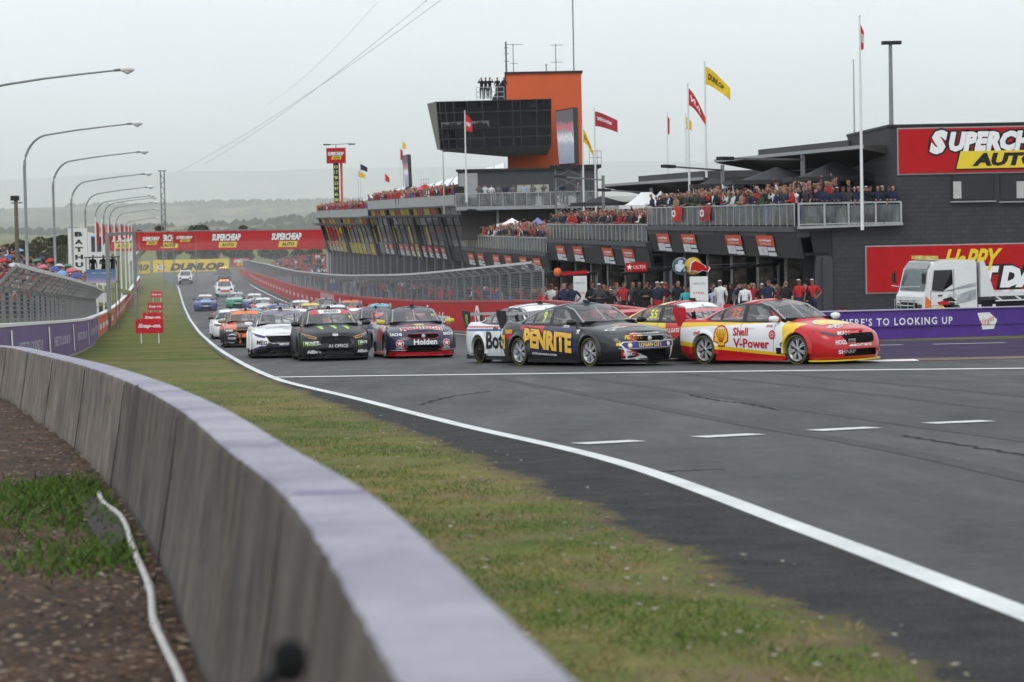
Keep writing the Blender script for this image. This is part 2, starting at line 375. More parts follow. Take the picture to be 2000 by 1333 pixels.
def xpit(Y): return sinterp(PITW, Y) if Y < 420 else -44.5 - 0.135 * (Y - 420)
RYS = sorted(set(YS + [i * 0.25 + 5 for i in range(160)]))
def xright(Y):
    return 90 if Y < 57.4 else (8.2 + (57.6 - Y) * 0 if Y < 57.6 else (interp([(57.6, 8.2), (70, 7.6), (84, 6.6), (92, 4.5)], Y) if Y < 92 else xpit(Y) + 0.2))
strip('road', [y for y in RYS if -10 <= y <= 640], lambda Y: xedge(Y), xright, 0.004, MATS['asphalt'], 6)
# painted edge lines follow the road
def linestrip(name, pts, w, lift=0.012, m=None):
    mb = MB(); rows = []
    for i, (x, y) in enumerate(pts):
        d = Vector(pts[min(i + 1, len(pts) - 1)]) - Vector(pts[max(i - 1, 0)]); n = Vector((d.y, -d.x)).normalized() * w / 2
        rows.append([(x - n.x, y - n.y, gz(y - n.y) + lift), (x + n.x, y + n.y, gz(y + n.y) + lift)])
    mb.sheet(rows); o = mb.build(name, m or MATS['line_paint']); o['kind'] = 'structure'
    if sum(p.normal.z for p in o.data.polygons) < 0: o.data.flip_normals()
    return o
ly = [y for y in RYS if 4 <= y <= 345]
linestrip('road_edge_line', [(xline(y), y) for y in ly], 0.17)
p0, p1, p2 = ground(531, 738), ground(1200, 733.5), ground(2080, 720)
linestrip('pit_exit_line', [(p0.x + (p2.x - p0.x) * k / 40, p0.y + (p2.y - p0.y) * k / 40 + 0.35 * math.sin(math.pi * k / 40)) for k in range(41)], 0.62)
for (a, b_) in (((1130, 869), (1246, 863)), ((1363, 856), (1479, 850)), ((1590, 843), (1706, 837)), ((1813, 829), (1930, 824))):
    q0, q1 = ground(*a), ground(*b_)
    linestrip('road_dash_line', [(q0.x + (q1.x - q0.x) * k / 6, q0.y + (q1.y - q0.y) * k / 6) for k in range(7)], 0.33)
q0, q1 = ground(385, 597.5), ground(372, 597.5)
linestrip('grid_line', [(xpit(150) + (xline(150) - xpit(150)) * k / 10, 150) for k in range(11)], 0.25)
for Yg in range(170, 330, 14):
    for fr in (0.3, 0.62):
        xa = xline(Yg) + (xpit(Yg) - xline(Yg)) * fr
        linestrip('grid_box_line', [(xa - 1.1 + 0.22 * k, Yg) for k in range(11)], 0.3)
linestrip('pit_side_edge_line', [(xpit(y) - 0.9, y) for y in ly if 96 < y < 345], 0.2)
crack_m = mat('crack', (0.010, 0.010, 0.010), 0.9, var=0.3)
for pts_ in ([(1345, 772), (1400, 783), (1460, 790), (1520, 802)], [(1760, 852), (1860, 868), (2010, 892)], [(820, 792), (880, 776), (960, 765)], [(1120, 940), (1260, 925), (1420, 918)]):
    q_ = catmull([tuple(ground(*p))[:2] for p in pts_], 8); linestrip('road_crack', [(x + 0.05 * math.sin(9 * i), y) for i, (x, y) in enumerate(q_)], 0.05, 0.009, crack_m)
mark_m = mat('tyre_mark', (0.024, 0.0245, 0.025), 0.6, var=0.55, scale=3.0, spec=0.2)
for off_, w_ in ((2.6, 0.26), (4.2, 0.28), (6.4, 0.24), (8.0, 0.26)):
    linestrip('tyre_mark_line', [(xline(y) + off_ + 0.05 * (y - 20) * (1 if y > 20 else 0.4), y) for y in [14 + 1.2 * i for i in range(32)]], w_, 0.007, mark_m)
# run-off on the right: kerb, dirt, purple painted apron
mat('dirt', (0.16, 0.115, 0.085), 0.95, var=0.4, scale=2.0, bump=0.5, bscale=20)
mat('purple_apron', (0.036, 0.022, 0.058), 0.8, spec=0.1, var=0.45, scale=0.9, bump=0.3, bscale=30)
strip('runoff_dirt', [57.0, 57.8, 58.6, 59.4], lambda Y: 8.4 + 0.1 * (Y - 57), lambda Y: 90, 0.012, MATS['dirt'], 4)
strip('runoff_apron', [59.4 + 1.5 * i for i in range(18)], lambda Y: 7.9, lambda Y: 90, 0.010, MATS['purple_apron'], 4)
mb = MB()
for i in range(12):
    x0 = 6.4 + i * 0.22
    mb.sheet([[(x0, 56.85, gz(56.85) + 0.012), (x0, 57.0, gz(57) + 0.03), (x0, 57.5, gz(57.5) + 0.035)], [(x0 + 0.22, 56.85, gz(56.85) + 0.012), (x0 + 0.22, 57.0, gz(57) + 0.03), (x0 + 0.22, 57.5, gz(57.5) + 0.035)]])
mb.build('kerb', mat('kerb_white', (0.7, 0.7, 0.69), 0.6, var=0.2, scale=4))['kind'] = 'structure'
for i in range(7):
    x0 = 9.5 + 3.1 * i; linestrip('apron_dash_line', [(x0 + 0.22 * k, 76.5 + 0.02 * k) for k in range(11)], 0.45, 0.02)
strip('pit_lane', [86 + 3 * i for i in range(95)], lambda Y: xpit(Y) + 0.25 if Y > 92 else interp([(86, 6.2), (92, 4.8)], Y), lambda Y: 10.6 if Y < 88.3 else 10.8 + (Y - 88.3) * 1.88 if Y < 100 else 34.5 - 0.171 * Y + 40 if Y < 118 else 40.7 - 0.171 * Y, 0.42, mat('pit_concrete', (0.20, 0.20, 0.195), 0.6, var=0.2, scale=0.6, bump=0.15, bscale=30), 5)

mb = MB(); mb.sheet([[(6.2, 86, gz(86) + 0.42), (10.6, 86, gz(86) + 0.42)], [(6.2, 86, gz(86) - 0.1), (10.6, 86, gz(86) - 0.1)]]); mb.build('pit_lane_kerb', MATS['pit_concrete'])['kind'] = 'structure'
# ------------------------------------------------------------------ foreground concrete barrier
WTOP = [(0.6, 0.16), (2.0, 0.02), (3.5, -0.17), (7.0, -0.63), (9.7, -1.10), (14, -1.85), (19.9, -3.02), (26, -4.36), (31, -5.55), (37, -7.0), (43, -8.5), (49, -10.5), (56, -13.2)]
def xw(Y): return sinterp(WTOP, Y)
# verge between barrier and edge line: grass thinning into soil and dark bitumen shoulder, one sheet with its distance to the bitumen edge stored
m, N, L, b = nodes_mat('verge_ground')
t = N.new('ShaderNodeTexCoord').outputs['Object']; at_ = N.new('ShaderNodeAttribute'); at_.attribute_name = 'edge'
n1 = noise(N, L, t, 0.35, 6); n2 = noise(N, L, t, 3.0, 6, 0.7); n3 = noise(N, L, t, 28.0, 3, 0.7); n4 = noise(N, L, t, 5.5, 6, 0.75); n5 = noise(N, L, t, 60, 3, 0.8)
gs = [n for n in MATS['grass_ground'].node_tree.nodes if n.type == 'VALTORGB']
def like(r): return [(e.position, tuple(e.color)[:3]) for e in r.color_ramp.elements]
g1 = ramp(N, L, n1.outputs['Fac'], like(gs[0])); g2 = ramp(N, L, n2.outputs['Fac'], like(gs[1])); g3 = ramp(N, L, n3.outputs['Fac'], like(gs[2]))
grass_c = mixc(N, L, 0.8, mixc(N, L, 0.5, g1.outputs[0], g2.outputs[0]), g3.outputs[0], 'MULTIPLY')
d1 = ramp(N, L, n4.outputs['Fac'], [(0.3, (0.035, 0.024, 0.014)), (0.5, (0.085, 0.062, 0.036)), (0.7, (0.16, 0.12, 0.07))]); a50 = ramp(N, L, n5.outputs['Fac'], [(0.3, (0.014, 0.014, 0.014)), (0.56, (0.034, 0.034, 0.034)), (0.74, (0.11, 0.11, 0.105))]); n6 = noise(N, L, t, 2.4, 6, 0.7); a51 = ramp(N, L, n6.outputs['Fac'], [(0.35, (0.65, 0.65, 0.65)), (0.65, (1.35, 1.33, 1.3))]); a5 = type('o', (), {'outputs': [mixc(N, L, 1.0, a50.outputs[0], a51.outputs[0], 'MULTIPLY')]})
n7 = noise(N, L, t, 1.1, 6, 0.7); bare = N.new('ShaderNodeMapRange'); bare.inputs[1].default_value = 0.50; bare.inputs[2].default_value = 0.64; L.new(n7.outputs['Fac'], bare.inputs[0]); grass_c = mixc(N, L, bare.outputs[0], grass_c, (0.155, 0.115, 0.06))
def wob(sc, lo, hi):
    q = N.new('ShaderNodeMath'); q.operation = 'MULTIPLY_ADD'; L.new(n4.outputs['Fac'], q.inputs[0]); q.inputs[1].default_value = sc; L.new(at_.outputs['Fac'], q.inputs[2])
    r = N.new('ShaderNodeMapRange'); L.new(q.outputs[0], r.inputs[0]); r.inputs[1].default_value = lo; r.inputs[2].default_value = hi; return r.outputs[0]
c = mixc(N, L, wob(1.6, 0.60, 0.80), grass_c, d1.outputs[0]); c = mixc(N, L, wob(0.7, 0.38, 0.43), c, a5.outputs[0]); L.new(c, b.inputs['Base Color'])
b.inputs['Roughness'].default_value = 0.85; b.inputs['Specular IOR Level'].default_value = 0.15
bp = N.new('ShaderNodeBump'); bp.inputs['Strength'].default_value = 0.6; bp.inputs['Distance'].default_value = 0.03; L.new(n3.outputs['Fac'], bp.inputs['Height']); L.new(bp.outputs[0], b.inputs['Normal'])
vy = [4 + 0.3 * i for i in range(110)] + [37 + 1.0 * i for i in range(39)]; rows = []; ed = []
for Y in vy:
    a_, c_ = (xw(Y) + 0.2 if Y < 49 else xedge(Y) - 5.5), xline(Y) - 0.02; r_ = []
    for k in range(41):
        x = a_ + (c_ - a_) * k / 40; r_.append((x, Y, gz(Y) + 0.010)); ed.append(x - xedge(Y))
    rows.append(r_)
mb = MB(); mb.sheet(rows); me = mb.mesh('verge_ground'); at2 = me.attributes.new('edge', 'FLOAT', 'POINT'); at2.data.foreach_set('value', ed)
if sum(p.normal.z for p in me.polygons) < 0: me.flip_normals()
link('verge_ground', me, MATS['verge_ground'])['kind'] = 'structure'
barrier = empty('concrete_barrier', (xw(14), 14, gz(14)), 0, 'curving low concrete barrier with worn lilac top along the grass verge', 'barrier')
joints = [0.6, 7.15, 13.8, 20, 25.8, 31.4, 37.2, 43.1, 49]
for a, c in zip(joints, joints[1:]):
    mb = MB(); rows = []; n = 100 if c < 21 else 40
    for k in range(n + 1):
        Y = a + 0.014 + (c - a - 0.028) * k / n; d = (xw(Y + 0.05) - xw(Y - 0.05)) / 0.1
        nx = Vector((1, -d)).normalized(); x = xw(Y); z = gz(Y); jr = random.Random(int(Y * 997)); chip = 0.022 if jr.random() < 0.05 else 0.0
        e = jr.uniform(-0.003, 0.004) + chip; e2 = jr.uniform(-0.002, 0.001) - chip * 0.6
        prof = [(-0.13, -0.1), (-0.12, 0.1), (-0.05 + e2, 0.5), (e, 0.855 + e2), (0.008 + e, 0.878 + e2), (0.024, 0.886), (0.232, 0.886), (0.249 + e2, 0.877), (0.255, 0.85), (0.30, 0.5), (0.36, -0.1)]
        rows.append([(x + nx.x * u - barrier.location.x, Y + nx.y * u - barrier.location.y, z + w - barrier.location.z) for u, w in prof])
    mb.sheet(rows, smooth=False); m_ = len(rows[0])
    mb.add(rows[0], [tuple(range(m_))]); mb.add(rows[-1], [tuple(reversed(range(m_)))])
    o = mb.build('barrier_block', MATS['barrier_concrete'] if c > 21 else MATS['barrier_dark'], barrier)
for Yj in joints[1:-1]:
    mb = MB(); rows = []; x, z = xw(Yj), gz(Yj)
    for dy in (-0.016, 0.016): rows.append([(x + u - barrier.location.x, Yj + dy - barrier.location.y, z + w - barrier.location.z) for u, w in ((-0.135, -0.1), (-0.125, 0.1), (-0.055, 0.5), (-0.004, 0.84), (0.02, 0.872), (0.23, 0.872), (0.25, 0.84), (0.29, 0.5), (0.35, -0.1))])
    mb.sheet(rows); mb.build('joint_filler', mat('joint_dark', (0.012, 0.010, 0.009), 0.95), barrier)
# purple paint line over the joint nearest the camera
Y = 7.15; mb = MB(); mb.sheet([[(xw(Y) + u - barrier.location.x, Y + w - barrier.location.y, gz(Y) + 0.890 - barrier.location.z) for u in (0.035, 0.23)] for w in (-0.035, 0.035)])
mb.build('paint_line', ink('purple_line', (0.16, 0.10, 0.26)), barrier)
# mulch bed behind the barrier
mys = [0.5 * i - 6 for i in range(122)]
mb = MB(); rows = []
for Y in mys:
    x1 = xw(max(Y, 0.6)) - 0.02; r_ = []
    for k in range(24):
        u = (k / 23) ** 1.6; x = x1 - 16 * u; j = random.Random(int(Y * 61) * 100 + k)
        r_.append((x, Y, gz(Y) + 0.012 + (0.0 if k == 0 else 0.05 * j.random()) + 0.25 * u))
    rows.append(r_)
mb.sheet(rows, smooth=True); o = mb.build('mulch_bed', MATS['mulch']); o['kind'] = 'structure'
if sum(p.normal.z for p in o.data.polygons) < 0: o.data.flip_normals()
# bark chips and dead leaves, uncountable
def scatter(name, n, place, size, m, kind='stuff', up=0.4, blade=False):
    vs, fs, mi = [], [], []; r_ = random.Random(5)
    for i in range(n):
        p = place(r_)
        if p is None: continue
        k = len(vs); a = r_.uniform(0, 6.28); s = size * r_.uniform(0.5, 1.6)
        if blade:
            w = s * 0.12; h = s * r_.uniform(0.5, 1.1); lx, ly_ = r_.uniform(-1.3, 1.3) * h, r_.uniform(-0.8, 0.8) * h
            vs += [(p[0] - w * math.cos(a), p[1] - w * math.sin(a), p[2]), (p[0] + w * math.cos(a), p[1] + w * math.sin(a), p[2]), (p[0] + lx, p[1] + ly_, p[2] + h)]
            fs.append((k, k + 1, k + 2))
        else:
            ca, sa = math.cos(a) * s, math.sin(a) * s; t_ = r_.uniform(0.25, 0.6); z1, z2 = r_.uniform(-up, up) * s, r_.uniform(-up, up) * s
            vs += [(p[0] - ca, p[1] - sa, p[2] + 0.01 + abs(z1)), (p[0] + sa * t_, p[1] - ca * t_, p[2] + 0.012), (p[0] + ca, p[1] + sa, p[2] + 0.01 + abs(z2)), (p[0] - sa * t_, p[1] + ca * t_, p[2] + 0.016)]
            fs.append((k, k + 1, k + 2, k + 3))
        mi.append(p[3] if len(p) > 3 else r_.randrange(len(m)))
    me = bpy.data.meshes.new(name); me.from_pydata(vs, [], fs)
    for q in m: me.materials.append(q)
    me.polygons.foreach_set('material_index', mi); me.update()
    o = link(name, me); o['kind'] = kind; return o
chips = [mat('chip_%d' % i, c, 0.9, var=0) for i, c in enumerate([(0.075, 0.040, 0.021), (0.12, 0.066, 0.036), (0.035, 0.019, 0.012), (0.17, 0.11, 0.068), (0.09, 0.042, 0.022), (0.28, 0.22, 0.16)])]
def mulch_place(r_):
    Y = 5 + 38 * r_.random() ** 1.9; x = xw(Y) - 0.14 - 9 * r_.random() ** 1.3 * (0.25 + Y / 40)
    return (x, Y, gz(Y) + 0.040 + 0.25 * min(1, (xw(Y) - x) / 16) ** 0.62 * 0.6)
tag(scatter('leaf_litter', 30000, mulch_place, 0.021, chips), 'brown bark chips and dead leaves behind the concrete barrier', 'leaf litter')
gcols = [mat('blade_%d' % i, c, 0.8, var=0, spec=0.2) for i, c in enumerate([(0.05, 0.10, 0.014), (0.085, 0.145, 0.024), (0.19, 0.18, 0.05), (0.30, 0.235, 0.10), (0.15, 0.18, 0.042), (0.24, 0.205, 0.075)])]
def verge_place(r_):
    Y = 7.5 + 64 * r_.random() ** 1.5; a = xw(Y) + 0.33 if Y < 49 else xedge(Y) - 6.5; c = xedge(Y)
    if Y > 26 and r_.random() < (Y - 26) / 42: return None
    d = r_.random()
    if d > 0.80 and r_.random() < (d - 0.80) * 4.6: return None
    g_ = math.sin(Y * 0.9 + d * 5) + math.sin(Y * 2.3 - d * 7) + 0.7 * math.sin(Y * 4.1 + d * 13)
    x_ = a + (c - a) * d; g_ += 1.1 * math.sin(x_ * 3.1 + Y * 1.7) + 0.8 * math.sin(x_ * 7.3 - Y * 3.9)
    if g_ < -0.9 and r_.random() < 0.8: return None
    return (x_, Y, gz(Y) + 0.005, r_.choice((0, 1, 1, 4)) if g_ > 0.7 else r_.choice((1, 4, 2, 5)) if g_ > -0.3 else r_.choice((2, 3, 5, 3)))
tag(scatter('grass', 170000, verge_place, 0.028, gcols, blade=True), 'short patchy green and straw grass on the verge', 'grass')
def tuft_place(r_):
    cx, cy, sx = r_.choice([(-3.35, 18.2, 0.5), (-2.9, 16.8, 0.55), (-3.6, 19.6, 0.35), (-2.25, 14.2, 0.35), (-6.6, 27.5, 0.4)])
    x, Y = r_.gauss(cx, sx * 0.9), r_.gauss(cy, sx * 1.8)
    return (x, Y, gz(Y) + 0.055) if x < xw(Y) - 0.2 else None
tag(scatter('weeds', 8000, tuft_place, 0.06, gcols[:2], blade=True), 'green weed patches growing in the bark behind the barrier', 'weeds')
pale = [mat('litter_pale', (0.36, 0.32, 0.25), 0.8, var=0), mat('litter_brown', (0.22, 0.13, 0.07), 0.8, var=0)]
def edge_place(r_):
    Y = 9 + 36 * r_.random() ** 1.2; x = xedge(Y) + (r_.gauss(-0.1, 0.35) if r_.random() < 0.3 else -r_.random() * (xedge(Y) - xw(Y) - 0.4)); return (x, Y, gz(Y) + 0.012)
pale = [pale[0], pale[1], pale[0], chips[2]]
tag(scatter('fallen_leaves', 900, edge_place, 0.017, pale), 'small pale leaves and bark bits strewn over the verge', 'leaves')

# white conduit, paving slab, microphone
cp = [(372, 622), (390, 660), (450, 705), (480, 760), (500, 830), (545, 930), (568, 1000), (578, 1100), (620, 1200), (665, 1290), (705, 1390)]
pts = [ground(a / 1.923, 640 + c / 1.923, 0.085) for a, c in cp]
pts = [Vector(p) for p in catmull([tuple(p) for p in pts], 5)]
root = empty('conduit', pts[0], 0, 'white plastic conduit snaking along the foot of the concrete barrier', 'pipe')
mb = MB(); mb.tube([p - root.location for p in pts], 0.019, 8); mb.build('pipe', mat('conduit_white', (0.44, 0.42, 0.40), 0.5, var=0.2, scale=8), root)
for k in (8, 20, 28, 36):
    d = (pts[k + 1] - pts[k]).normalized(); mb = MB(); mb.tube([pts[k] - root.location - d * 0.04, pts[k] - root.location + d * 0.04], 0.024, 8)
    mb.build('coupling', MATS['conduit_white'], root)
sp = [ground(a / 1.923, 640 + c / 1.923, 0.07) for a, c in [(300, 645), (375, 638), (455, 715), (478, 800), (395, 838), (335, 750)]]
mb = MB(); n = len(sp); mb.add([p + Vector((0, 0, 0.012)) for p in sp] + [p - Vector((0, 0, 0.1)) for p in sp], [tuple(range(n)), tuple(reversed(range(n, 2 * n)))] + [(i, (i + 1) % n, (i + 1) % n + n, i + n) for i in range(n)])
o = mb.build('paving_slab', mat('slab', (0.055, 0.046, 0.042), 0.9, var=0.3, scale=5, bump=0.3)); tag(o, 'broken grey paving slab lying in the bark beside the conduit', 'slab')
mc = at(566, 1290, 3.3); root = empty('microphone', mc, 0, 'black foam covered microphone on a boom beside the barrier', 'microphone')
mb = MB(); mb.lathe([(0.001, -0.03), (0.012, -0.027), (0.021, -0.016), (0.024, 0), (0.022, 0.014), (0.013, 0.025), (0.001, 0.028)], 16, 'Z'); mb.build('foam_windshield', mat('foam', (0.008, 0.008, 0.008), 1.0, var=0.2, bump=0.6, bscale=400), root)
mb = MB(); mb.tube([(0, 0, 0), (-0.02, 0.0, -0.018), (-0.035, 0, -0.03), (-0.06, 0.0, -0.07), (-0.10, 0.0, -0.9)], [0.012, 0.012, 0.014, 0.013, 0.012], 8); mb.build('boom', mat('boom_black', (0.012, 0.012, 0.012), 0.6), root)

# ------------------------------------------------------------------ far country
def hnoise(x, s):
    return sum(math.sin(x * f * s + p) * a for f, p, a in ((1, 0.3, 0.5), (2.3, 1.9, 0.27), (5.1, 4.2, 0.14), (11.7, 0.8, 0.07), (23.0, 2.2, 0.03)))
m, N, L, b = nodes_mat('hill_country')
t = N.new('ShaderNodeTexCoord').outputs['Object']
mpn = N.new('ShaderNodeMapping'); mpn.inputs['Scale'].default_value = (1, 0.35, 3); L.new(t, mpn.inputs[0])
n1 = noise(N, L, mpn.outputs[0], 0.0018, 6, 0.6); n2 = noise(N, L, mpn.outputs[0], 0.009, 6, 0.7)
c1 = ramp(N, L, n1.outputs['Fac'], [(0.36, (0.030, 0.045, 0.025)), (0.46, (0.085, 0.10, 0.05)), (0.54, (0.22, 0.20, 0.11)), (0.66, (0.15, 0.15, 0.075))])
c2 = ramp(N, L, n2.outputs['Fac'], [(0.44, (0.10, 0.13, 0.12)), (0.56, (1, 1, 1))])
L.new(mixc(N, L, 0.8, c1.outputs[0], c2.outputs[0], 'MULTIPLY'), b.inputs['Base Color']); b.inputs['Roughness'].default_value = 1.0; b.inputs['Specular IOR Level'].default_value = 0
for Y0, depth_, base, top, s, amp, seed in ((6000, 2000, -60, -3.0, 0.0012, 22, 0), (13500, 4200, -80, 73.0, 0.0005, 43, 3.1), (38000, 8000, -140, 690, 0.00016, 125, 5.2)):
    mb = MB(); rows = []; W = Y0 * 0.55
    for j in range(9):
        f = j / 8; hgt = math.sin(min(1, f * 1.6) * math.pi / 2); r_ = []
        for i in range(161):
            x = -W + 2 * W * i / 160; r_.append((x, Y0 + depth_ * (f - 0.6), EYE.z + base + (top - base + amp * hnoise(x + seed * 500, s)) * hgt))
        rows.append(r_)
    mb.sheet(rows, smooth=True); o = mb.build('hills', MATS['hill_country']); o['kind'] = 'structure'
    if sum(p.normal.z for p in o.data.polygons) < 0: o.data.flip_normals()

wv, wf = [], []; wr = random.Random(9)
for ho in [o for o in COL.objects if o.name.startswith('hills')][:2]:
    vc = [v.co for v in ho.data.vertices]; nx = 161; big = ho.data.vertices[0].co.y > 8000
    for band in range(34):
        j0 = wr.randrange(1, 6); i0 = wr.randrange(10, 150); ln = wr.randrange(2, 14)
        for q in range(ln * 9):
            i_ = min(158, i0 + wr.random() * ln); jj = min(7, max(0, j0 + wr.gauss(0, 0.25))); a_, c_ = int(i_), int(jj); f_, h_ = i_ - a_, jj - c_
            p = (vc[c_ * nx + a_] * (1 - f_) + vc[c_ * nx + a_ + 1] * f_) * (1 - h_) + (vc[(c_ + 1) * nx + a_] * (1 - f_) + vc[(c_ + 1) * nx + a_ + 1] * f_) * h_
            s_ = wr.uniform(7, 17) * (1.7 if big else 1.0); k = len(wv); wv += [p + Vector(d) * s_ for d in ((-1, 0, 0), (0, -1, 0), (1, 0, 0), (0, 1, 0), (0.2, 0, 0.9), (0, 0, -0.3))]; wf += [(k, k + 1, k + 4), (k + 1, k + 2, k + 4), (k + 2, k + 3, k + 4), (k + 3, k, k + 4)]
me = bpy.data.meshes.new('distant_woods'); me.from_pydata(wv, [], wf); me.update(); tag(link('distant_woods', me, mat('far_woods', (0.030, 0.042, 0.026), 1.0, var=0.3, scale=0.01, spec=0.0)), 'dark belts of distant trees on the hazy hills', 'woods', None, 'stuff')
# ------------------------------------------------------------------ trees
leafm = [mat('leaf_%d' % i, c, 0.7, var=0.0, spec=0.25) for i, c in enumerate([(0.035, 0.05, 0.018), (0.055, 0.07, 0.028), (0.075, 0.085, 0.038), (0.028, 0.038, 0.016)])]
olive = [mat('olive_leaf_%d' % i, c, 0.7, var=0.0, spec=0.25) for i, c in enumerate([(0.075, 0.065, 0.03), (0.10, 0.085, 0.045), (0.06, 0.055, 0.028)])]
bark = mat('bark', (0.10, 0.08, 0.065), 0.95, var=0.3, scale=6)
def tree(loc, h, w, seed, label, leaves=2600, leafset=None, leaf=0.32, group='trees beyond the circuit'):
    r_ = random.Random(seed); root = empty('tree', loc, r_.uniform(0, 6), label, 'tree', group)
    mb = MB(); th = h * 0.4; mb.tube([(0, 0, -0.3), (0.1, 0, th * 0.5), (0.0, 0.1, th), (0.1, 0.0, h * 0.72)], [h * 0.035, h * 0.028, h * 0.022, h * 0.008], 8)
    lobes = []
    for k in range(9):
        a = k * 2.4 + r_.uniform(-0.4, 0.4); rr_ = w * 0.5 * r_.uniform(0.25, 0.75); z = h * r_.uniform(0.5, 0.9)
        e = Vector((rr_ * math.cos(a), rr_ * math.sin(a), z)); lobes.append((e, w * r_.uniform(0.16, 0.27)))
        mb.tube([(0, 0, th * r_.uniform(0.6, 1.0)), e * 0.55 + Vector((0, 0, z * 0.25)), e], [h * 0.014, h * 0.009, h * 0.003], 5)
    mb.build('trunk', bark, root)
    vs, fs, mi = [], [], []; ls = leafset or leafm
    for i in range(leaves):
        c, s = r_.choice(lobes); d = Vector((r_.gauss(0, 1), r_.gauss(0, 1), r_.gauss(0, 1))).normalized() * s * r_.uniform(0.5, 1.05) ** 0.5
        p = c + Vector((d.x, d.y, d.z * 0.7)); u = Vector((r_.gauss(0, 1), r_.gauss(0, 1), r_.gauss(0, 0.6))).normalized() * leaf * r_.uniform(0.5, 1.2); v_ = u.cross(Vector((r_.gauss(0, 1), r_.gauss(0, 1), r_.gauss(0, 1)))).normalized() * leaf * 0.5
        k = len(vs); vs += [p - u, p + v_, p + u, p - v_]; fs.append((k, k + 1, k + 2, k + 3)); mi.append(min(len(ls) - 1, int(r_.random() * len(ls))))
    me = bpy.data.meshes.new('crown'); me.from_pydata(vs, [], fs)
    for q in ls: me.materials.append(q)
    me.polygons.foreach_set('material_index', mi); me.update(); link('crown', me, None, root)
    return root
for i, (px, top, Y, wpx, lab, ls) in enumerate([
        (386, 440, 520, 62, 'wide dark tree rising behind the middle of the red bridge banner', None),
        (325, 434, 500, 30, 'olive tree at the foot of the lattice mast', olive),
        (452, 437, 540, 14, 'small slim tree peeping over the bridge banner', None),
        (488, 434, 540, 32, 'rounded dark tree behind the centre of the bridge banner', None),
        (262, 446, 420, 34, 'tree half hidden behind the red flags on white poles', None),
        (30, 470, 330, 60, 'pale bare-looking tree at the far end of the spectator bank', olive),
        (86, 462, 320, 74, 'brown-green tree between the timber pole and the tall sign', olive),
        (128, 446, 300, 60, 'dark tree close beside the tall white lettered sign', None),
        (60, 470, 360, 46, 'dull olive tree behind the crowd bank and timber pole', olive),
        (330, 480, 500, 60, 'dark tree under the bridge banner above the yellow billboard', None),
        (400, 482, 505, 70, 'dark spreading tree under the middle of the bridge', None),
        (470, 480, 500, 64, 'dark tree under the bridge right of the yellow billboard', None),
        (540, 484, 490, 70, 'dark tree under the bridge above the far fence', None),
        (600, 486, 480, 66, 'dark tree under the right end of the bridge', None)]):
    topz = at(px, top, Y).z; base = gpt(px, Y); h = topz - base.z; w = wpx * Y / FOC
    tree(base, h, max(w, h * 0.35), 100 + i, lab, leaves=2400, leafset=ls, leaf=0.35 if Y > 400 else 0.28)
# ================================================================== trackside walls, fences, signs, lamps
steel = mat('galvanised', (0.24, 0.25, 0.25), 0.45, 0.6, var=0.15, scale=2)
steel_d = mat('grey_steel', (0.16, 0.165, 0.17), 0.5, 0.4, var=0.15)
white_p = mat('white_paint', (0.68, 0.68, 0.67), 0.45, var=0.06)
black_p = mat('black_paint', (0.015, 0.015, 0.016), 0.5, var=0.1)
i_white = ink('white', (0.78, 0.78, 0.78)); i_black = ink('black', (0.012, 0.012, 0.012)); i_yel = ink('yellow', (0.75, 0.56, 0.03)); i_red = ink('red', (0.52, 0.015, 0.02))
red_board = mat('red_board', (0.43, 0.011, 0.014), 0.6, var=0.08, scale=1.5, spec=0.15)
yel_board = mat('yellow_board', (0.72, 0.52, 0.03), 0.5, var=0.08, scale=1.5)
def wall_run(name, label, cat, xf, y0, y1, h, thick, side, panels, cap=None, step=2.0, lift=0.0):
    """an advertising wall along X = xf(Y); side +1 shows its face to +X; panels = [(ya, yb, material)]"""
    Y = (y0 + y1) / 2; root = empty(name, (xf(y0), y0, gz(y0)), 0, label, cat); O = root.location
    def run(ya, yb, off0, off1, za, zb, nm, m):
        n = max(1, int((yb - ya) / step)); rows = []
        for k in range(n + 1):
            y = ya + (yb - ya) * k / n; x = xf(y); z = gz(y) + lift
            hh = h(y) if callable(h) else h
            rows.append([Vector((x + u * side, y, z + (w if w <= 0 else w * hh))) - O for u, w in ((off1, za), (off1, zb), (off0, zb), (off0, za), (off1, za))])
        mb = MB(); mb.sheet(rows); mb.add(rows[0][:4], [(0, 1, 2, 3)]); mb.add(rows[-1][:4], [(3, 2, 1, 0)])
        return mb.build(nm, m, root)
    run(y0, y1, -thick, 0, -0.15, 0.985, 'wall_core', mat('wall_concrete', (0.33, 0.32, 0.31), 0.85, var=0.2))
    for ya, yb, m in panels: run(ya + 0.01, yb - 0.01, 0.004, 0.03, 0.06, 0.97, 'sign_panel', m)
    if cap: run(y0, y1, -thick - 0.02, 0.05, 0.988, 1.05, 'coping', cap)
    return root
def wall_text(root, xf, side, yc, s, h, m, width, z, **k):
    y = yc; d = (xf(y + 1) - xf(y - 1)) / 2
    ux = Vector((d, 1, 0)) if side > 0 else Vector((-d, -1, 0)); ux.z = (gz(y + 1) - gz(y - 1)) / 2 * (1 if side > 0 else -1)
    c = Vector((xf(y) + side * 0.03, y, gz(y) + z)) - root.location
    return sign_text(root, s, c, h, ux, (0, 0, 1), m, w=width, lift=0.02, **k)
purple_w = mat('purple_board', (0.12, 0.075, 0.20), 0.5, var=0.18, scale=1.2)
orange_w = mat('orange_board', (0.62, 0.11, 0.03), 0.5, var=0.10, scale=1.2)
LW = [(52, -10.6), (60, -11.7), (86, -14.9), (110, -18.1), (138, -22.3), (175, -27.4), (215, -32.8), (280, -41.4), (350, -50.6)]
def xlw(Y): return sinterp(LW, Y)
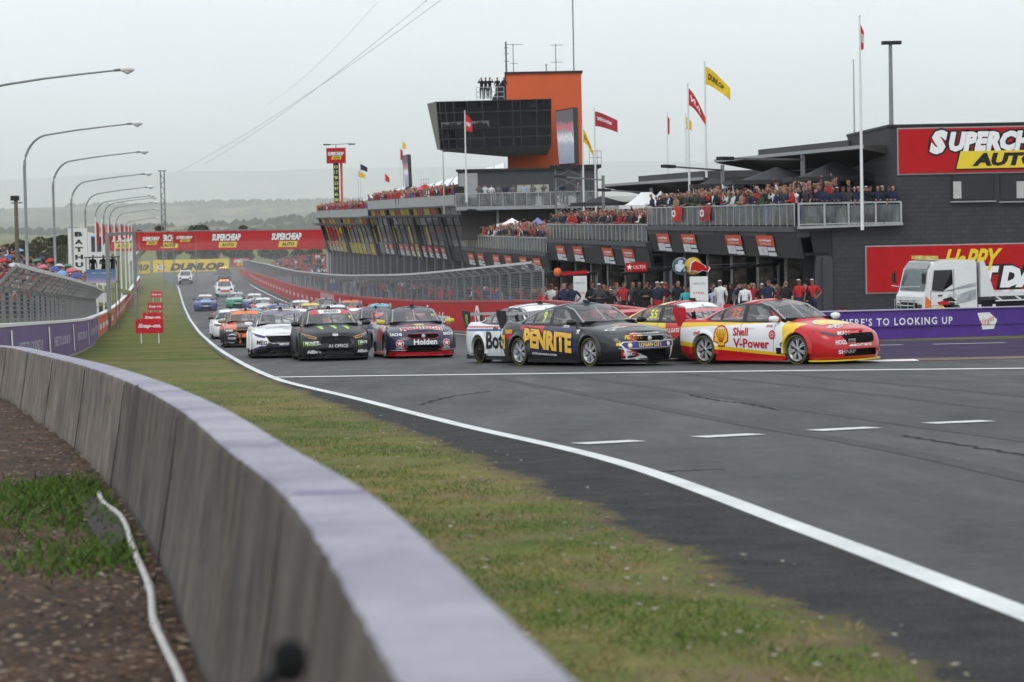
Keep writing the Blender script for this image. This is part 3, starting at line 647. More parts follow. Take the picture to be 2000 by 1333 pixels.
lw = wall_run('advertising_wall', 'long low wall with purple then orange sign panels along the left grass verge', 'wall', xlw, 53, 350, 1.18, 0.25, 1,
              [(53, 72, purple_w), (72, 90, purple_w), (90, 104, purple_w), (104, 120, purple_w), (120, 137, purple_w), (137, 160, orange_w), (160, 185, orange_w), (185, 210, orange_w), (210, 235, orange_w), (235, 292, red_board), (292, 350, red_board)], cap=white_p)
i_lil = ink('lilac', (0.50, 0.46, 0.56))
for yc in (66, 81, 97, 112, 128):
    wall_text(lw, xlw, 1, yc, "HERE'S TO LOOKING UP", 0.30, i_lil, 9.6, 0.62, bold=0.02)
for yc in (59, 74, 89, 104.6, 120.2, 134.5):
    y = yc; mb = MB(); d = (xlw(y + 1) - xlw(y - 1)) / 2
    c = Vector((xlw(y) + 0.05, y, gz(y) + 0.66)) - lw.location; u = Vector((d, 1, -0.036)).normalized()
    mb.add([c + u * a + Vector((0, 0, q)) for a, q in ((-0.55, 0.42), (0.05, 0.42), (0.55, -0.5), (-0.05, -0.5))], [(0, 1, 2, 3)]); mb.build('slash_mark', i_white, lw)
for yc in (142, 151, 160, 169, 178):
    wall_text(lw, xlw, 1, yc, 'coles', 0.5, i_white, 5.2, 0.62, bold=0.05)
    wall_text(lw, xlw, 1, yc + 3.4, 'live', 0.3, i_white, 1.6, 0.58, bold=0.0)
for yc in range(196, 345, 7):
    wall_text(lw, xlw, 1, yc, 'coles' if yc < 235 else 'Supercheap', 0.5, i_white, 4.6, 0.62, bold=0.05)

# pit wall with red panels
pink_w = mat('pale_red_board', (0.55, 0.30, 0.29), 0.5, var=0.1)
def pit_h(y): return interp([(78, 1.0), (90, 1.3), (106, 1.55), (300, 1.6), (375, 1.2), (420, 1.0)], y)
PITW[:] = PITW
pw = wall_run('pit_wall', 'red pit wall with white lettering curving away beside the track', 'wall', xpit, 79, 418, pit_h, 0.3, -1,
              [(79, 96, red_board), (96, 112, red_board)] + [(112 + 16 * i, 128 + 16 * i, red_board) for i in range(6)] + [(208, 222, pink_w)] + [(222 + 14 * i, 236 + 14 * i, red_board) for i in range(14)], cap=mat('red_coping', (0.42, 0.06, 0.055), 0.5))
for yc in (98, 118, 138, 158, 178, 196):
    wall_text(pw, xpit, -1, yc, 'vodafone', 0.62, i_white, 7.4, 0.72, bold=0.03)
    y = yc + 6.2; mb = MB(); d = (xpit(y + 1) - xpit(y - 1)) / 2; c = Vector((xpit(y) - 0.055, y, gz(y) + 0.82)) - pw.location; u = Vector((-d, -1, 0)).normalized()
    ring = [(math.cos(a * math.pi / 8) * r_, math.sin(a * math.pi / 8) * r_) for r_ in (0.58, 0.36) for a in range(16)]
    mb.add([c + u * (a * 1.5) + Vector((0, 0, b_)) for a, b_ in ring], [(i, (i + 1) % 16, (i + 1) % 16 + 16, i + 16) for i in range(16)])
    mb.add([c + u * (a * 1.5) + Vector((0, 0, b_)) for a, b_ in ((0.0, 0.42), (0.42, 0.16), (0.3, -0.2), (-0.1, 0.0))], [(0, 1, 2, 3)]); mb.build('ring_emblem', i_white, pw)
for i in range(24):
    wall_text(pw, xpit, -1, 226 + 6.0 * i, 'Supercheap', 0.62, ink('pale_print', (0.72, 0.55, 0.5)), 2.6, 0.8, bold=0.05)
for i in range(7): wall_text(pw, xpit, -1, 209 + 2 * i, 'I I', 0.7, i_white, 0.8, 0.75, bold=0.03)

def catch_fence(name, label, xf, off, y0, y1, zb, h, lean, side, gap=3.0, rows=14, vgap=0.6, zb_f=None):
    root = empty(name, (xf(y0) + off, y0, gz(y0)), 0, label, 'fence'); O = root.location
    def P(y, u, z): return Vector((xf(y) + off + u * side, y, gz(y) + (zb_f(y) if zb_f else zb) + z)) - O
    n = int((y1 - y0) / gap)
    pm = MB(); pm.bar((0, 0, -0.3), (0, 0, h * 0.8), 0.09); pm.bar((0, 0, h * 0.79), (lean * side, 0, h), 0.08); pme = pm.mesh('post'); pme.materials.append(steel)
    for i in range(n + 1):
        y = y0 + (y1 - y0) * i / n; o = link('post', pme, None, root, P(y, 0, 0))
    ys = [y0 + (y1 - y0) * i / n for i in range(n + 1)]
    for nm, u, z, w in (('top_rail', lean, h, 0.10), ('bend_rail', 0, h * 0.8, 0.05), ('bottom_rail', 0, 0.05, 0.05)):
        mb = MB()
        for a, c in zip(ys, ys[1:]): mb.bar(P(a, u, z), P(c, u, z), w)
        mb.build(nm, steel if nm != 'top_rail' else mat('pale_rail', (0.55, 0.55, 0.55), 0.5, var=0.1), root)
    mb = MB(); wr = 0.017
    for k in range(rows):
        f = k / (rows - 1); z = 0.1 + (h - 0.12) * f; u = 0 if z < h * 0.8 else lean * (z - h * 0.8) / (h * 0.2)
        for a, c in zip(ys, ys[1:]):
            p, q = P(a, u, z), P(c, u, z); dz = Vector((0, 0, wr)); mb.add([p - dz, q - dz, q + dz, p + dz], [(0, 1, 2, 3)])
    nv = int((y1 - y0) / vgap)
    for i in range(nv):
        y = y0 + (y1 - y0) * i / nv; dy = Vector((0, wr * 0.8, 0))
        for (u0, z0), (u1, z1) in (((0, 0.05), (0, h * 0.8)), ((0, h * 0.8), (lean, h))):
            p, q = P(y, u0, z0), P(y, u1, z1); mb.add([p - dy, p + dy, q + dy, q - dy], [(0, 1, 2, 3)])
    o = mb.build('wire_mesh', mat('fence_wire', (0.17, 0.18, 0.18), 0.6, 0.1, var=0.1), root, fix=False); o['kind'] = 'stuff'
    return root
catch_fence('catch_fence', 'tall grey catch fence with cranked top standing on the red pit wall', xpit, 0.15, 106, 400, 0, 1.62, 0.5, -1, 3.0, 22, 0.25, zb_f=lambda y: pit_h(y))
catch_fence('catch_fence', 'grey catch fence with bent top behind the purple wall panels', xlw, -0.4, 60, 150, 0.1, 2.5, 0.55, 1, 2.6, 22, 0.28)
# right purple wall at the pit exit
rw0, rw1 = gpt(1600, 88.3), gpt(2400, 97)
u = (rw1 - rw0); u.z = 0; Lr = u.length; u.normalize(); nrm = u.cross(Vector((0, 0, 1)))
root = empty('advertising_wall', rw0, math.atan2(u.y, u.x), 'bright purple wall with white slogan in front of the white truck', 'wall')
purple_b = mat('bright_purple_board', (0.085, 0.035, 0.26), 0.4, var=0.22, scale=0.6)
slope = (gz(rw1.y) - gz(rw0.y)) / Lr
mb = MB(); mb.add([(0, 0.3, -0.2), (Lr, 0.3, Lr * slope - 0.2), (Lr, 0.3, Lr * slope + 1.05), (0, 0.3, 1.0), (0, 0.02, -0.2), (Lr, 0.02, Lr * slope - 0.2), (Lr, 0.02, Lr * slope + 1.05), (0, 0.02, 1.0)], [(0, 1, 2, 3), (7, 6, 5, 4), (0, 4, 5, 1), (1, 5, 6, 2), (2, 6, 7, 3), (3, 7, 4, 0)])
mb.build('wall_core', MATS['wall_concrete'], root)
npan = 4
for i in range(npan):
    a, c = Lr * i / npan + 0.01, Lr * (i + 1) / npan - 0.01
    mb = MB(); mb.add([(a, 0, a * slope - 0.05), (c, 0, c * slope - 0.05), (c, 0, c * slope + 1.03), (a, 0, a * slope + 0.98), (a, 0.018, a * slope - 0.05), (c, 0.018, c * slope - 0.05), (c, 0.018, c * slope + 1.03), (a, 0.018, a * slope + 0.98)], [(0, 1, 2, 3), (7, 6, 5, 4), (0, 4, 5, 1), (1, 5, 6, 2), (2, 6, 7, 3), (3, 7, 4, 0)])
    mb.build('sign_panel', purple_b, root)
mb = MB(); mb.bar((0, 0.12, 1.0), (Lr, 0.12, Lr * slope + 1.05), 0.36, 0.03); mb.build('coping', mat('lilac_coping', (0.40, 0.36, 0.5), 0.6), root)
xa = 1.2
sign_text(root, "HERE'S TO LOOKING UP", (3.35, 0, 3.3 * slope + 0.60), 0.27, (1, 0, slope), (0, 0, 1), i_white, w=4.75, space=1.25, bold=0.02, lift=0.008)
mb = MB(); cx = 7.25; mb.add([(cx + a, -0.008, 0.52 + cx * slope + b_) for a, b_ in ((-0.42, 0.32), (0.12, 0.32), (0.46, 0.05), (0.30, -0.28), (-0.2, -0.28))], [(0, 1, 2, 3, 4)]); mb.build('pennant_emblem', i_white, root)
sign_text(root, 'Virgin', (cx + 0.02, 0, 0.53 + cx * slope), 0.28, (1, 0, 0.3), (-0.3, 0, 1), ink('virgin_red', (0.6, 0.02, 0.06)), w=0.62, shear=0.4, lift=0.014)

# ------------------------------------------------------------------ street lamps with long arms
def lamp(px, hx, hy, Y, label):
    base = gpt(px, Y); top = at(hx, hy, Y); H = top.z - base.z; A = top.x - base.x
    root = empty('street_lamp', base, 0, label, 'street lamp', 'long armed street lamps')
    rise = 0.55; pts = [(0, 0, -0.3), (0, 0, H - 2.6)]
    for k in range(9):
        a = k / 8 * (math.pi / 2 - 0.06); pts.append((1.75 * (1 - math.cos(a)), 0, H - 2.2 - rise + 2.2 * math.sin(a) * 0.98))
    x0, _, z0 = pts[-1]; pts += [(x0 + (A - 0.9 - x0) * f, 0, z0 + (H - z0) * f ** 0.8) for f in (0.35, 0.7, 1.0)]
    mb = MB(); n = len(pts); mb.tube(pts, [0.11 - 0.065 * i / (n - 1) for i in range(n)], 8); mb.build('pole', steel, root)
    mb = MB(); mb.tube([(A - 1.0, 0, H), (A - 0.62, 0, H + 0.02)], 0.07, 8); mb.build('spigot', steel_d, root)
    mb = MB(); mb.tube([(A - 0.68, 0, H + 0.02), (A - 0.6, 0, H + 0.03), (A - 0.35, 0, H + 0.05), (A - 0.08, 0, H + 0.03), (A + 0.03, 0, H)], [0.06, 0.13, 0.17, 0.13, 0.03], 10)
    mb.build('lantern', white_p, root)
    mb = MB(); mb.tube([(A - 0.55, 0, H - 0.06), (A - 0.35, 0, H - 0.1), (A - 0.1, 0, H - 0.05)], [0.05, 0.13, 0.05], 10); mb.build('diffuser', mat('lamp_glass', (0.5, 0.52, 0.53), 0.1, var=0, coat=0.5), root)
LAMPS = [(-35, 262, 137, 130), (57, 278, 242, 170), (111, 290, 297, 210), (145, 297, 340, 250), (171, 300, 366, 290), (190, 304, 383, 330), (206, 307, 387, 368), (217, 308, 396, 410), (229, 309, 409, 455), (243, 311, 426, 520), (246, 304, 436, 560)]
for i, (px, hx, hy, Y) in enumerate(LAMPS):
    lamp(px, hx, hy, Y, 'long armed grey street lamp, %s' % ['nearest of the row, its pole outside the frame', 'tallest one whose whole pole shows', 'second tallest whole one in the row', 'standing left of the lettered tower sign', 'rising in front of the white lettered sign', 'rising above the picture board', 'just behind the sixth in the row', 'seventh whole one in the shrinking row', 'eighth whole one, above the red flags', 'second smallest of the row by the mast', 'smallest and farthest of the row'][i])

# timber pole with floodlights
b0 = gpt(38, 190); t0 = at(37, 390, 190); root = empty('floodlight_pole', b0, 0, 'weathered timber pole with two small floodlights above the crowd bank', 'pole'); H = t0.z - b0.z
mb = MB(); mb.tube([(0, 0, -0.3), (0, 0, H)], [0.2, 0.14], 8); mb.build('pole', mat('timber', (0.14, 0.13, 0.10), 0.9, var=0.3, scale=5), root)
mb = MB(); mb.bar((-0.35, 0, H - 0.25), (0.5, 0, H - 0.25), 0.08); mb.build('crossarm', steel_d, root)
for dx in (-0.2, 0.12):
    mb = MB(); mb.box((dx, -0.12, H + 0.1), (0.3, 0.22, 0.36)); mb.build('floodlight', black_p, root)
# lattice mast
b0 = gpt(322, 480); t0 = at(321, 334, 480); H = t0.z - b0.z; root = empty('lattice_mast', b0, 0, 'tall thin lattice mast behind the red bridge banner', 'mast')
mb = MB(); w = 0.36
for sx in (-w, w):
    for sy in (-w, w): mb.bar((sx, sy, 0), (sx, sy, H), 0.09)
mb.build('corner_posts', steel_d, root); mb = MB(); z = 0; s = 1
while z < H - 1:
    for sy in (-w, w): mb.bar((-w * s, sy, z), (w * s, sy, z + 1), 0.06)
    for sx in (-w, w): mb.bar((sx, -w * s, z), (sx, w * s, z + 1), 0.06)
    z += 1; s = -s
mb.build('lacing', steel_d, root); mb = MB(); mb.box((0, 0, H), (1.4, 1.4, 0.15)); mb.build('head_frame', steel_d, root)

# ------------------------------------------------------------------ lettered tower sign, picture board, filming platform
b0 = gpt(155, 262); t0 = at(155, 446, 262); H = t0.z - b0.z; root = empty('tower_sign', b0, 0, 'tall white tower sign with vertical black letters', 'sign')
mb = MB(); mb.box((0, 0.2, H / 2), (1.95, 0.4, H)); mb.build('sign_board', white_p, root)
for i, ch in enumerate('BATHURST'):
    sign_text(root, ch, (0.12, 0, H - 0.62 - i * 0.78), 0.5, (1, 0, 0), (0, 0, 1), i_black, w=0.82, bold=0.06, lift=0.006)
b0 = gpt(191, 268); t0 = at(191, 455, 268); H = t0.z - b0.z; root = empty('picture_board', b0, 0, 'white gabled board with a dark framed picture beside the tower sign', 'sign')
mb = MB(); mb.prism([(-0.95, 0), (0.9, 0), (0.9, H - 0.25), (-0.6, H), (-0.95, H + 0.1)], 0, 0.3, lambda a, c, d: Vector((a, d, c))); mb.build('board', white_p, root)
mb = MB(); quadpanel(mb, (0.05, -0.005, H - 1.15), 1.15, 1.7, (1, 0, 0), (0, 0, 1), 0.03); mb.build('picture', ink('dark_picture', (0.03, 0.035, 0.05)), root)
mb = MB(); quadpanel(mb, (0.05, -0.012, H - 0.38), 1.15, 0.16, (1, 0, 0), (0, 0, 1), 0.01); mb.build('blue_strip', ink('sky_strip', (0.12, 0.42, 0.6)), root)
mb = MB(); mb.add([(a, -0.016, H - 1.15 + c) for a, c in ((-0.25, 0.1), (0.1, 0.5), (0.4, 0.35), (0.1, 0.36))], [(0, 1, 2, 3)]); mb.add([(a, -0.016, H - 1.15 + c) for a, c in ((-0.25, 0.05), (0.1, -0.3), (0.4, -0.15), (0.12, -0.16))], [(0, 1, 2, 3)]); mb.build('red_chevron', i_red, root)
b0 = gpt(200, 168); zt = at(200, 503, 168).z - b0.z; root = empty('filming_platform', b0, 0, 'scaffold filming platform with a dusk sky banner behind the left fence', 'platform')
for sx in (-0.95, 0.95):
    for sy in (0, 1.4):
        mb = MB(); mb.bar((sx, sy, -0.2), (sx, sy, zt), 0.06); mb.build('upright', steel_d, root)
zb = at(200, 553, 168).z - b0.z; zm = at(200, 526, 168).z - b0.z
mb = MB(); mb.box((0, 0.7, zt), (2.1, 1.7, 0.06)); mb.build('roof', black_p, root)
mb = MB(); mb.box((0, 0.7, zb + 0.05), (2.0, 1.5, 0.08)); mb.build('deck', steel_d, root)
mb = MB()
for sz in (0.4, 1.2, 2.0): mb.bar((-0.95, 0, sz), (0.95, 0, sz + 0.7), 0.04)
mb.build('bracing', steel_d, root)
m, N, L, b = nodes_mat('dusk_banner'); t = N.new('ShaderNodeTexCoord').outputs['Generated']; sx = N.new('ShaderNodeSeparateXYZ'); L.new(t, sx.inputs[0])
L.new(ramp(N, L, sx.outputs['Z'], [(0, (0.45, 0.33, 0.42)), (0.35, (0.16, 0.20, 0.36)), (1, (0.05, 0.14, 0.26))]).outputs[0], b.inputs['Base Color'])
mb = MB(); quadpanel(mb, (0, -0.06, (zb + zm) / 2), 1.95, zm - zb, (1, 0, 0), (0, 0, 1), 0.03); mb.build('banner', m, root)
sign_text(root, "HERE'S TO LOOKING UP", (0.05, -0.06, zb + (zm - zb) * 0.72), 0.09, (1, 0, 0), (0, 0, 1), i_white, w=1.3, lift=0.006, space=1.2)
PLAT = (b0, zb)
# goal-post gantry and two small boards
b0 = gpt(214, 165); b1 = gpt(266, 205); zt = at(212, 459, 165).z
root = empty('sign_gantry', b0, 0, 'grey steel goal-post gantry beside the row of white flagpoles', 'gantry')
d1 = b1 - b0; za = zt - b0.z; zc = at(266, 455, 205).z - b0.z
for p, z in ((Vector((0, 0, 0)), za), (d1, zc)):
    mb = MB(); mb.bar(p - Vector((0, 0, 0.3)), Vector((p.x, p.y, z)), 0.24); mb.build('post', steel, root)
mb = MB(); mb.bar((0, 0, za), (d1.x, d1.y, zc), 0.22); mb.build('beam', steel, root)
def supercheap(root, c, w, h, ux, uz, lift=0.0):
    """the two-line retailer sign: outlined white word over a yellow block"""
    ux = Vector(ux).normalized(); uz = Vector(uz).normalized(); c = Vector(c)
    sign_text(root, 'SUPERCHEAP', c + uz * h * 0.2, h * 0.42, ux, uz + ux * 0.0, i_white, w=w * 0.96, bold=0.05, shear=0.25, lift=lift + 0.006, outline=i_black, obold=0.07)
    mb = MB(); p = c - uz * h * 0.25 + ux * w * 0.04; nn = ux.cross(uz) * (lift + 0.006)
    mb.add([p + ux * (a * w * 0.29 + q * h * 0.05) + uz * (q * h * 0.17) + nn for a, q in ((-1, -1), (1, -1), (1, 1), (-1, 1))], [(0, 1, 2, 3)]); mb.build('yellow_block', i_yel, root)
    sign_text(root, 'AUTO', p, h * 0.22, ux, uz, i_black, w=w * 0.42, bold=0.05, shear=0.2, lift=lift + 0.014)
for px, py, Y, w, h, lab in ((295, 470.5, 300, 2.75, 1.5, 'small red retailer board hanging below the left end of the bridge banner'), (360, 467, 310, 2.7, 1.15, 'smaller red retailer board nearer the middle of the bridge banner')):
    c = at(px, py, Y); root = empty('hanging_board', c, 0, lab, 'sign', 'boards before the bridge'); mb = MB(); quadpanel(mb, (0, 0, 0), w, h, (1, 0, 0), (0, 0, 1), 0.08); mb.build('board', red_board, root)
    supercheap(root, (0, 0, 0), w * 0.75, h * 0.75, (1, 0, 0), (0, 0, 1), 0.004)
    mb = MB(); mb.bar((-w / 2, 0.1, h / 2), (-w / 2, 0.1, -(c.z - gz(Y)) - 0.2), 0.1); mb.bar((w / 2, 0.1, h / 2), (w / 2, 0.1, -(c.z - gz(Y)) - 0.2), 0.1); mb.build('posts', steel, root)

# ------------------------------------------------------------------ overhead bridge
c0 = at(207, 475.5, 372); c1 = at(633, 465.5, 344); u = c1 - c0; u.z = 0; W = u.length; u.normalize(); zmid = (c0.z + c1.z) / 2
root = empty('overhead_bridge', ((c0.x + c1.x) / 2, (c0.y + c1.y) / 2, gz(356)), math.atan2(u.y, u.x), 'red overhead bridge with repeated retailer lettering spanning the track', 'bridge')
zr = zmid - gz(356)
mb = MB(); mb.box((0, 1.3, zr - 0.1), (W, 2.2, 2.4)); mb.build('deck', mat('bridge_grey', (0.18, 0.18, 0.18), 0.7), root)
for k in range(8):
    mb = MB(); quadpanel(mb, (-W / 2 + W * (k + 0.5) / 8, 0.15, zr), W / 8 - 0.02, 2.62, (1, 0, 0), (0, 0, 1), 0.05); mb.build('banner_panel', red_board, root)
mb = MB(); mb.box((0, 0.9, zr + 1.42), (W, 1.5, 0.14)); mb.build('top_beam', steel, root)
for px in (239, 334, 449, 563):
    f = (px - 207) / (633 - 207.0); supercheap(root, (-W / 2 + W * f, 0.15, zr), 6.0, 2.3, (1, 0, 0), (0, 0, 1), 0.01)
for sx, w in ((-W / 2 + 4.2, 0.5), (W / 2 + 0.4, 1.3)):
    mb = MB(); mb.box((sx, 1.4, (zr + (1.7 if sx > 0 else 0)) / 2 - 0.2), (w, 1.6, zr + (1.7 if sx > 0 else 0))); mb.build('support_tower', mat('pale_concrete', (0.36, 0.36, 0.35), 0.8), root)
mb = MB(); mb.prism([(0, 0), (2.6, 0), (0, -1.9)], 0.3, 1.6, lambda a, c, d: Vector((-W / 2 + 4.3 + a, d, zr - 1.3 + c))); mb.build('gusset', white_p, root)
# yellow billboards
def billboard(px0, px1, py0, py1, Y, label, txt, tw, logo):
    c = at((px0 + px1) / 2, (py0 + py1) / 2, Y); w = (px1 - px0) * Y / FOC; h = (py1 - py0) * Y / FOC
    root = empty('billboard', (c.x, c.y, gz(Y)), R(-1), label, 'billboard'); z = c.z - gz(Y)
    mb = MB(); quadpanel(mb, (0, 0, z), w, h, (1, 0, 0), (0, 0, 1), 0.1); mb.build('board', yel_board, root)
    for k in range(4):
        mb = MB(); mb.bar((-w * 0.45 + w * 0.3 * k, 0.2, -0.3), (-w * 0.45 + w * 0.3 * k, 0.2, z), 0.15); mb.build('post', steel_d, root)
    sign_text(root, txt, ((0.08 if logo else 0) * w, 0, z), h * 0.52, (1, 0, 0), (0, 0, 1), i_black, w=tw * w, bold=0.06, shear=0.3, lift=0.008)
    if logo:
        mb = MB(); cx = -w * 0.40; mb.add([(cx + a * h, -0.008, z + b_ * h) for a, b_ in ((-0.28, 0.3), (0.36, 0.0), (-0.28, -0.3), (0.0, 0.0))], [(0, 1, 3), (3, 1, 2)]); mb.build('arrow_emblem', i_black, root)
        mb = MB(); mb.add([(cx - 0.02 * h + 0.2 * h * math.cos(a * 0.524), -0.012, z + 0.16 * h * math.sin(a * 0.524)) for a in range(12)], [tuple(range(12))]); mb.build('emblem_disc', i_white, root)
        sign_text(root, 'D', (cx - 0.02 * h, 0, z), h * 0.2, (1, 0, 0), (0, 0, 1), ink('emblem_blue', (0.05, 0.05, 0.3)), bold=0.06, lift=0.016)
billboard(299, 447, 507, 536, 455, 'large yellow tyre billboard with black italic lettering below the bridge', 'DUNLOP', 0.72, True)
billboard(255, 293, 511, 535, 425, 'smaller yellow billboard showing behind the white flagpoles', 'DUNLOP', 0.9, False)
c = at(470, 513, 470); root = empty('billboard', (c.x, c.y, gz(470)), 0, 'dim red board beside the large yellow billboard', 'billboard'); z = c.z - gz(470)
mb = MB(); quadpanel(mb, (0, 0, z), 3.2, 1.6, (1, 0, 0), (0, 0, 1), 0.1); mb.build('board', red_board, root); supercheap(root, (0, 0, z), 2.6, 1.3, (1, 0, 0), (0, 0, 1), 0.005)
mb = MB(); mb.bar((-1, 0.2, -0.2), (-1, 0.2, z), 0.15); mb.bar((1, 0.2, -0.2), (1, 0.2, z), 0.15); mb.build('posts', steel_d, root)

# ------------------------------------------------------------------ red verge signs
for i, (px, py, Y, lab) in enumerate(((293, 672, 116, 'largest and nearest of the red tool-brand signs on the grass verge'), (299, 640, 163, 'second of the red signs on the verge, just behind the largest'), (303.5, 616, 213, 'third of the red signs on the verge, second smallest'), (306.5, 594, 266, 'smallest and farthest of the red signs on the grass verge'))):
    b0 = gpt(px, Y); root = empty('verge_sign', b0, R(-2), lab, 'sign', 'red signs on the grass verge')
    mb = MB(); w, h, r_ = 1.28, 0.66, 0.05
    mb.prism([(-w / 2 + r_, 0), (w / 2 - r_, 0), (w / 2, r_), (w / 2, h - r_), (w / 2 - r_, h), (-w / 2 + r_, h), (-w / 2, h - r_), (-w / 2, r_)], 0, 0.03, lambda a, c, d: Vector((a, d, 0.44 + c))); mb.build('board', mat('snap_red', (0.56, 0.015, 0.03), 0.4, var=0.05), root)
    for sx in (-0.4, 0.4): mb = MB(); mb.bar((sx, 0.05, -0.2), (sx, 0.05, 1.0), 0.045); mb.build('leg', white_p, root)
    sign_text(root, 'Snap-on.', (0, 0, 0.77), 0.235, (1, 0, 0), (0, 0, 1), i_white, w=1.06, bold=0.04, shear=0.3, lift=0.005)
    for sx in (-0.4, 0.4):
        for z in (0.5, 1.04): mb = MB(); mb.box((sx, -0.005, z), (0.025, 0.01, 0.025)); mb.build('bolt', i_white, root)

# ------------------------------------------------------------------ flags
def flag_mesh(w, h, droop, seed):
    r_ = random.Random(seed); mb = MB(); rows = []; n = 12
    for j in range(6):
        q = j / 5; r0 = []
        for i in range(n + 1):
            f = i / n; r0.append((w * f * (1 - 0.25 * droop), 0.10 * math.sin(f * 7 + seed + q) * f * w, -h * q * (1 - 0.35 * f * droop) - droop * w * 0.75 * f ** 1.3))
        rows.append(r0)
    mb.sheet(rows, smooth=True); return mb.mesh('flag', fix=False)
def flagpole(base, H, label, m, w=1.5, h=0.9, droop=0.6, rz=0.0, txt=None, txm=None, seed=0, pole_m=None, group=None, r_=0.045, at_=0.97):
    root = empty('flagpole', base, rz, label, 'flagpole', group)
    mb = MB(); mb.tube([(0, 0, -0.3), (0, 0, H)], [r_ * 1.3, r_ * 0.7], 8); mb.build('pole', pole_m or white_p, root)
    mb = MB(); mb.lathe([(0.001, 0.07), (0.05, 0.04), (0.055, 0), (0.001, -0.03)], 8, c=(0, 0, H + 0.02)); mb.build('finial', pole_m or white_p, root)
    if m:
        fo = link('flag', flag_mesh(w, h, droop, seed), m, root, (0.05, 0, H * at_))
        if txt:
            vs, ts, wid = text2d(txt, 0.03, 0.2); sx = w * 0.66 / wid; P = []
            for x, y in vs:
                f = 0.42 + x * sx / w; q = 0.5 - y * h * 0.38 / h; P.append((w * f * (1 - 0.25 * droop), 0.10 * math.sin(f * 7 + seed + q) * f * w - 0.02, -h * q * (1 - 0.35 * f * droop) - droop * w * 0.75 * f ** 1.3))
            me = bpy.data.meshes.new('flag_print'); me.from_pydata(P, [], ts); me.update(); link('flag_print', me, txm or i_white, fo)
    return root
fl_red = mat('flag_red', (0.55, 0.03, 0.03), 0.8, var=0.12); fl_yel = mat('flag_yellow', (0.75, 0.50, 0.02), 0.8, var=0.1); fl_dark = mat('flag_dark', (0.03, 0.035, 0.07), 0.8)
for i, (px, Y, top) in enumerate(((226, 172, 425), (235, 190, 430), (245, 212, 432), (250, 236, 434), (254, 262, 432), (258, 288, 436), (261, 312, 437), (264, 336, 440))):
    b0 = gpt(px + 0.5, Y); b0.x = min(b0.x, xlw(Y) - 0.8); H = at(px - 3, top, Y).z - b0.z
    flagpole(b0, H, 'white flagpole with drooping red flag, %s of the row beside the left wall' % ordinal(i + 1), fl_red, 0.42, 1.7, 1.0, 0.9, 'COKE' if False else None, seed=i, group='white flagpoles by the left wall', r_=0.07)
# ================================================================== race cars
tyre_m = mat('tyre', (0.018, 0.018, 0.018), 0.75, var=0.25, scale=12)
rim_m = mat('rim_alloy', (0.45, 0.45, 0.46), 0.35, 0.25, var=0.1)
rim_dk = mat('rim_dark', (0.03, 0.03, 0.032), 0.4, 0.5, var=0.1)
inner_m = mat('body_cavity', (0.006, 0.006, 0.006), 0.8, var=0)
carbon = mat('carbon', (0.014, 0.014, 0.015), 0.35, var=0.1, coat=0.3)
def glass_mat():
    m, N, L, b = nodes_mat('car_glass'); t = N.new('ShaderNodeTexCoord').outputs['Object']
    n = noise(N, L, t, 2.2, 4, 0.6); L.new(ramp(N, L, n.outputs['Fac'], [(0.35, (0.24, 0.245, 0.25)), (0.65, (0.42, 0.425, 0.43))]).outputs[0], b.inputs['Base Color'])
    b.inputs['Roughness'].default_value = 0.06; b.inputs['Alpha'].default_value = 0.36; b.inputs['Specular IOR Level'].default_value = 0.6; return m
glass_m = glass_mat()
suv_glass = mat('suv_glass', (0.07, 0.073, 0.078), 0.08, var=0.3, scale=2, spec=0.6)
lampglass = mat('headlamp', (0.045, 0.045, 0.05), 0.12, var=0.3, scale=14, coat=0.8)
def livery(name, base, layers, rough=0.32):
    """paint scheme: layers of (colour, [(a,b,c,d), ...]) painted where a*x + b*|y| + c*z + d > 0 for every entry"""
    m, N, L, b = newmat('livery_' + name); t = N.new('ShaderNodeTexCoord').outputs['Object']
    s = N.new('ShaderNodeSeparateXYZ'); L.new(t, s.inputs[0]); ab = N.new('ShaderNodeMath'); ab.operation = 'ABSOLUTE'; L.new(s.outputs['Y'], ab.inputs[0])
    cb = N.new('ShaderNodeCombineXYZ'); L.new(s.outputs['X'], cb.inputs[0]); L.new(ab.outputs[0], cb.inputs[1]); L.new(s.outputs['Z'], cb.inputs[2])
    col = None
    for c, planes in layers:
        mask = None
        for (pa, pb, pc, pd) in planes:
            d = N.new('ShaderNodeVectorMath'); d.operation = 'DOT_PRODUCT'; L.new(cb.outputs[0], d.inputs[0]); d.inputs[1].default_value = (pa, pb, pc)
            g = N.new('ShaderNodeMath'); g.operation = 'GREATER_THAN'; L.new(d.outputs['Value'], g.inputs[0]); g.inputs[1].default_value = -pd
            if mask is None: mask = g.outputs[0]
            else:
                k = N.new('ShaderNodeMath'); k.operation = 'MULTIPLY'; L.new(mask, k.inputs[0]); L.new(g.outputs[0], k.inputs[1]); mask = k.outputs[0]
        col = mixc(N, L, mask, col if col is not None else base, c)
    if col is None: b.inputs['Base Color'].default_value = (*base, 1)
    else: L.new(col, b.inputs['Base Color'])
    b.inputs['Roughness'].default_value = rough; b.inputs['Coat Weight'].default_value = 0.0 if rough > 0.4 else 0.4; b.inputs['Coat Roughness'].default_value = 0.05; b.inputs['Specular IOR Level'].default_value = 0.3
    return m

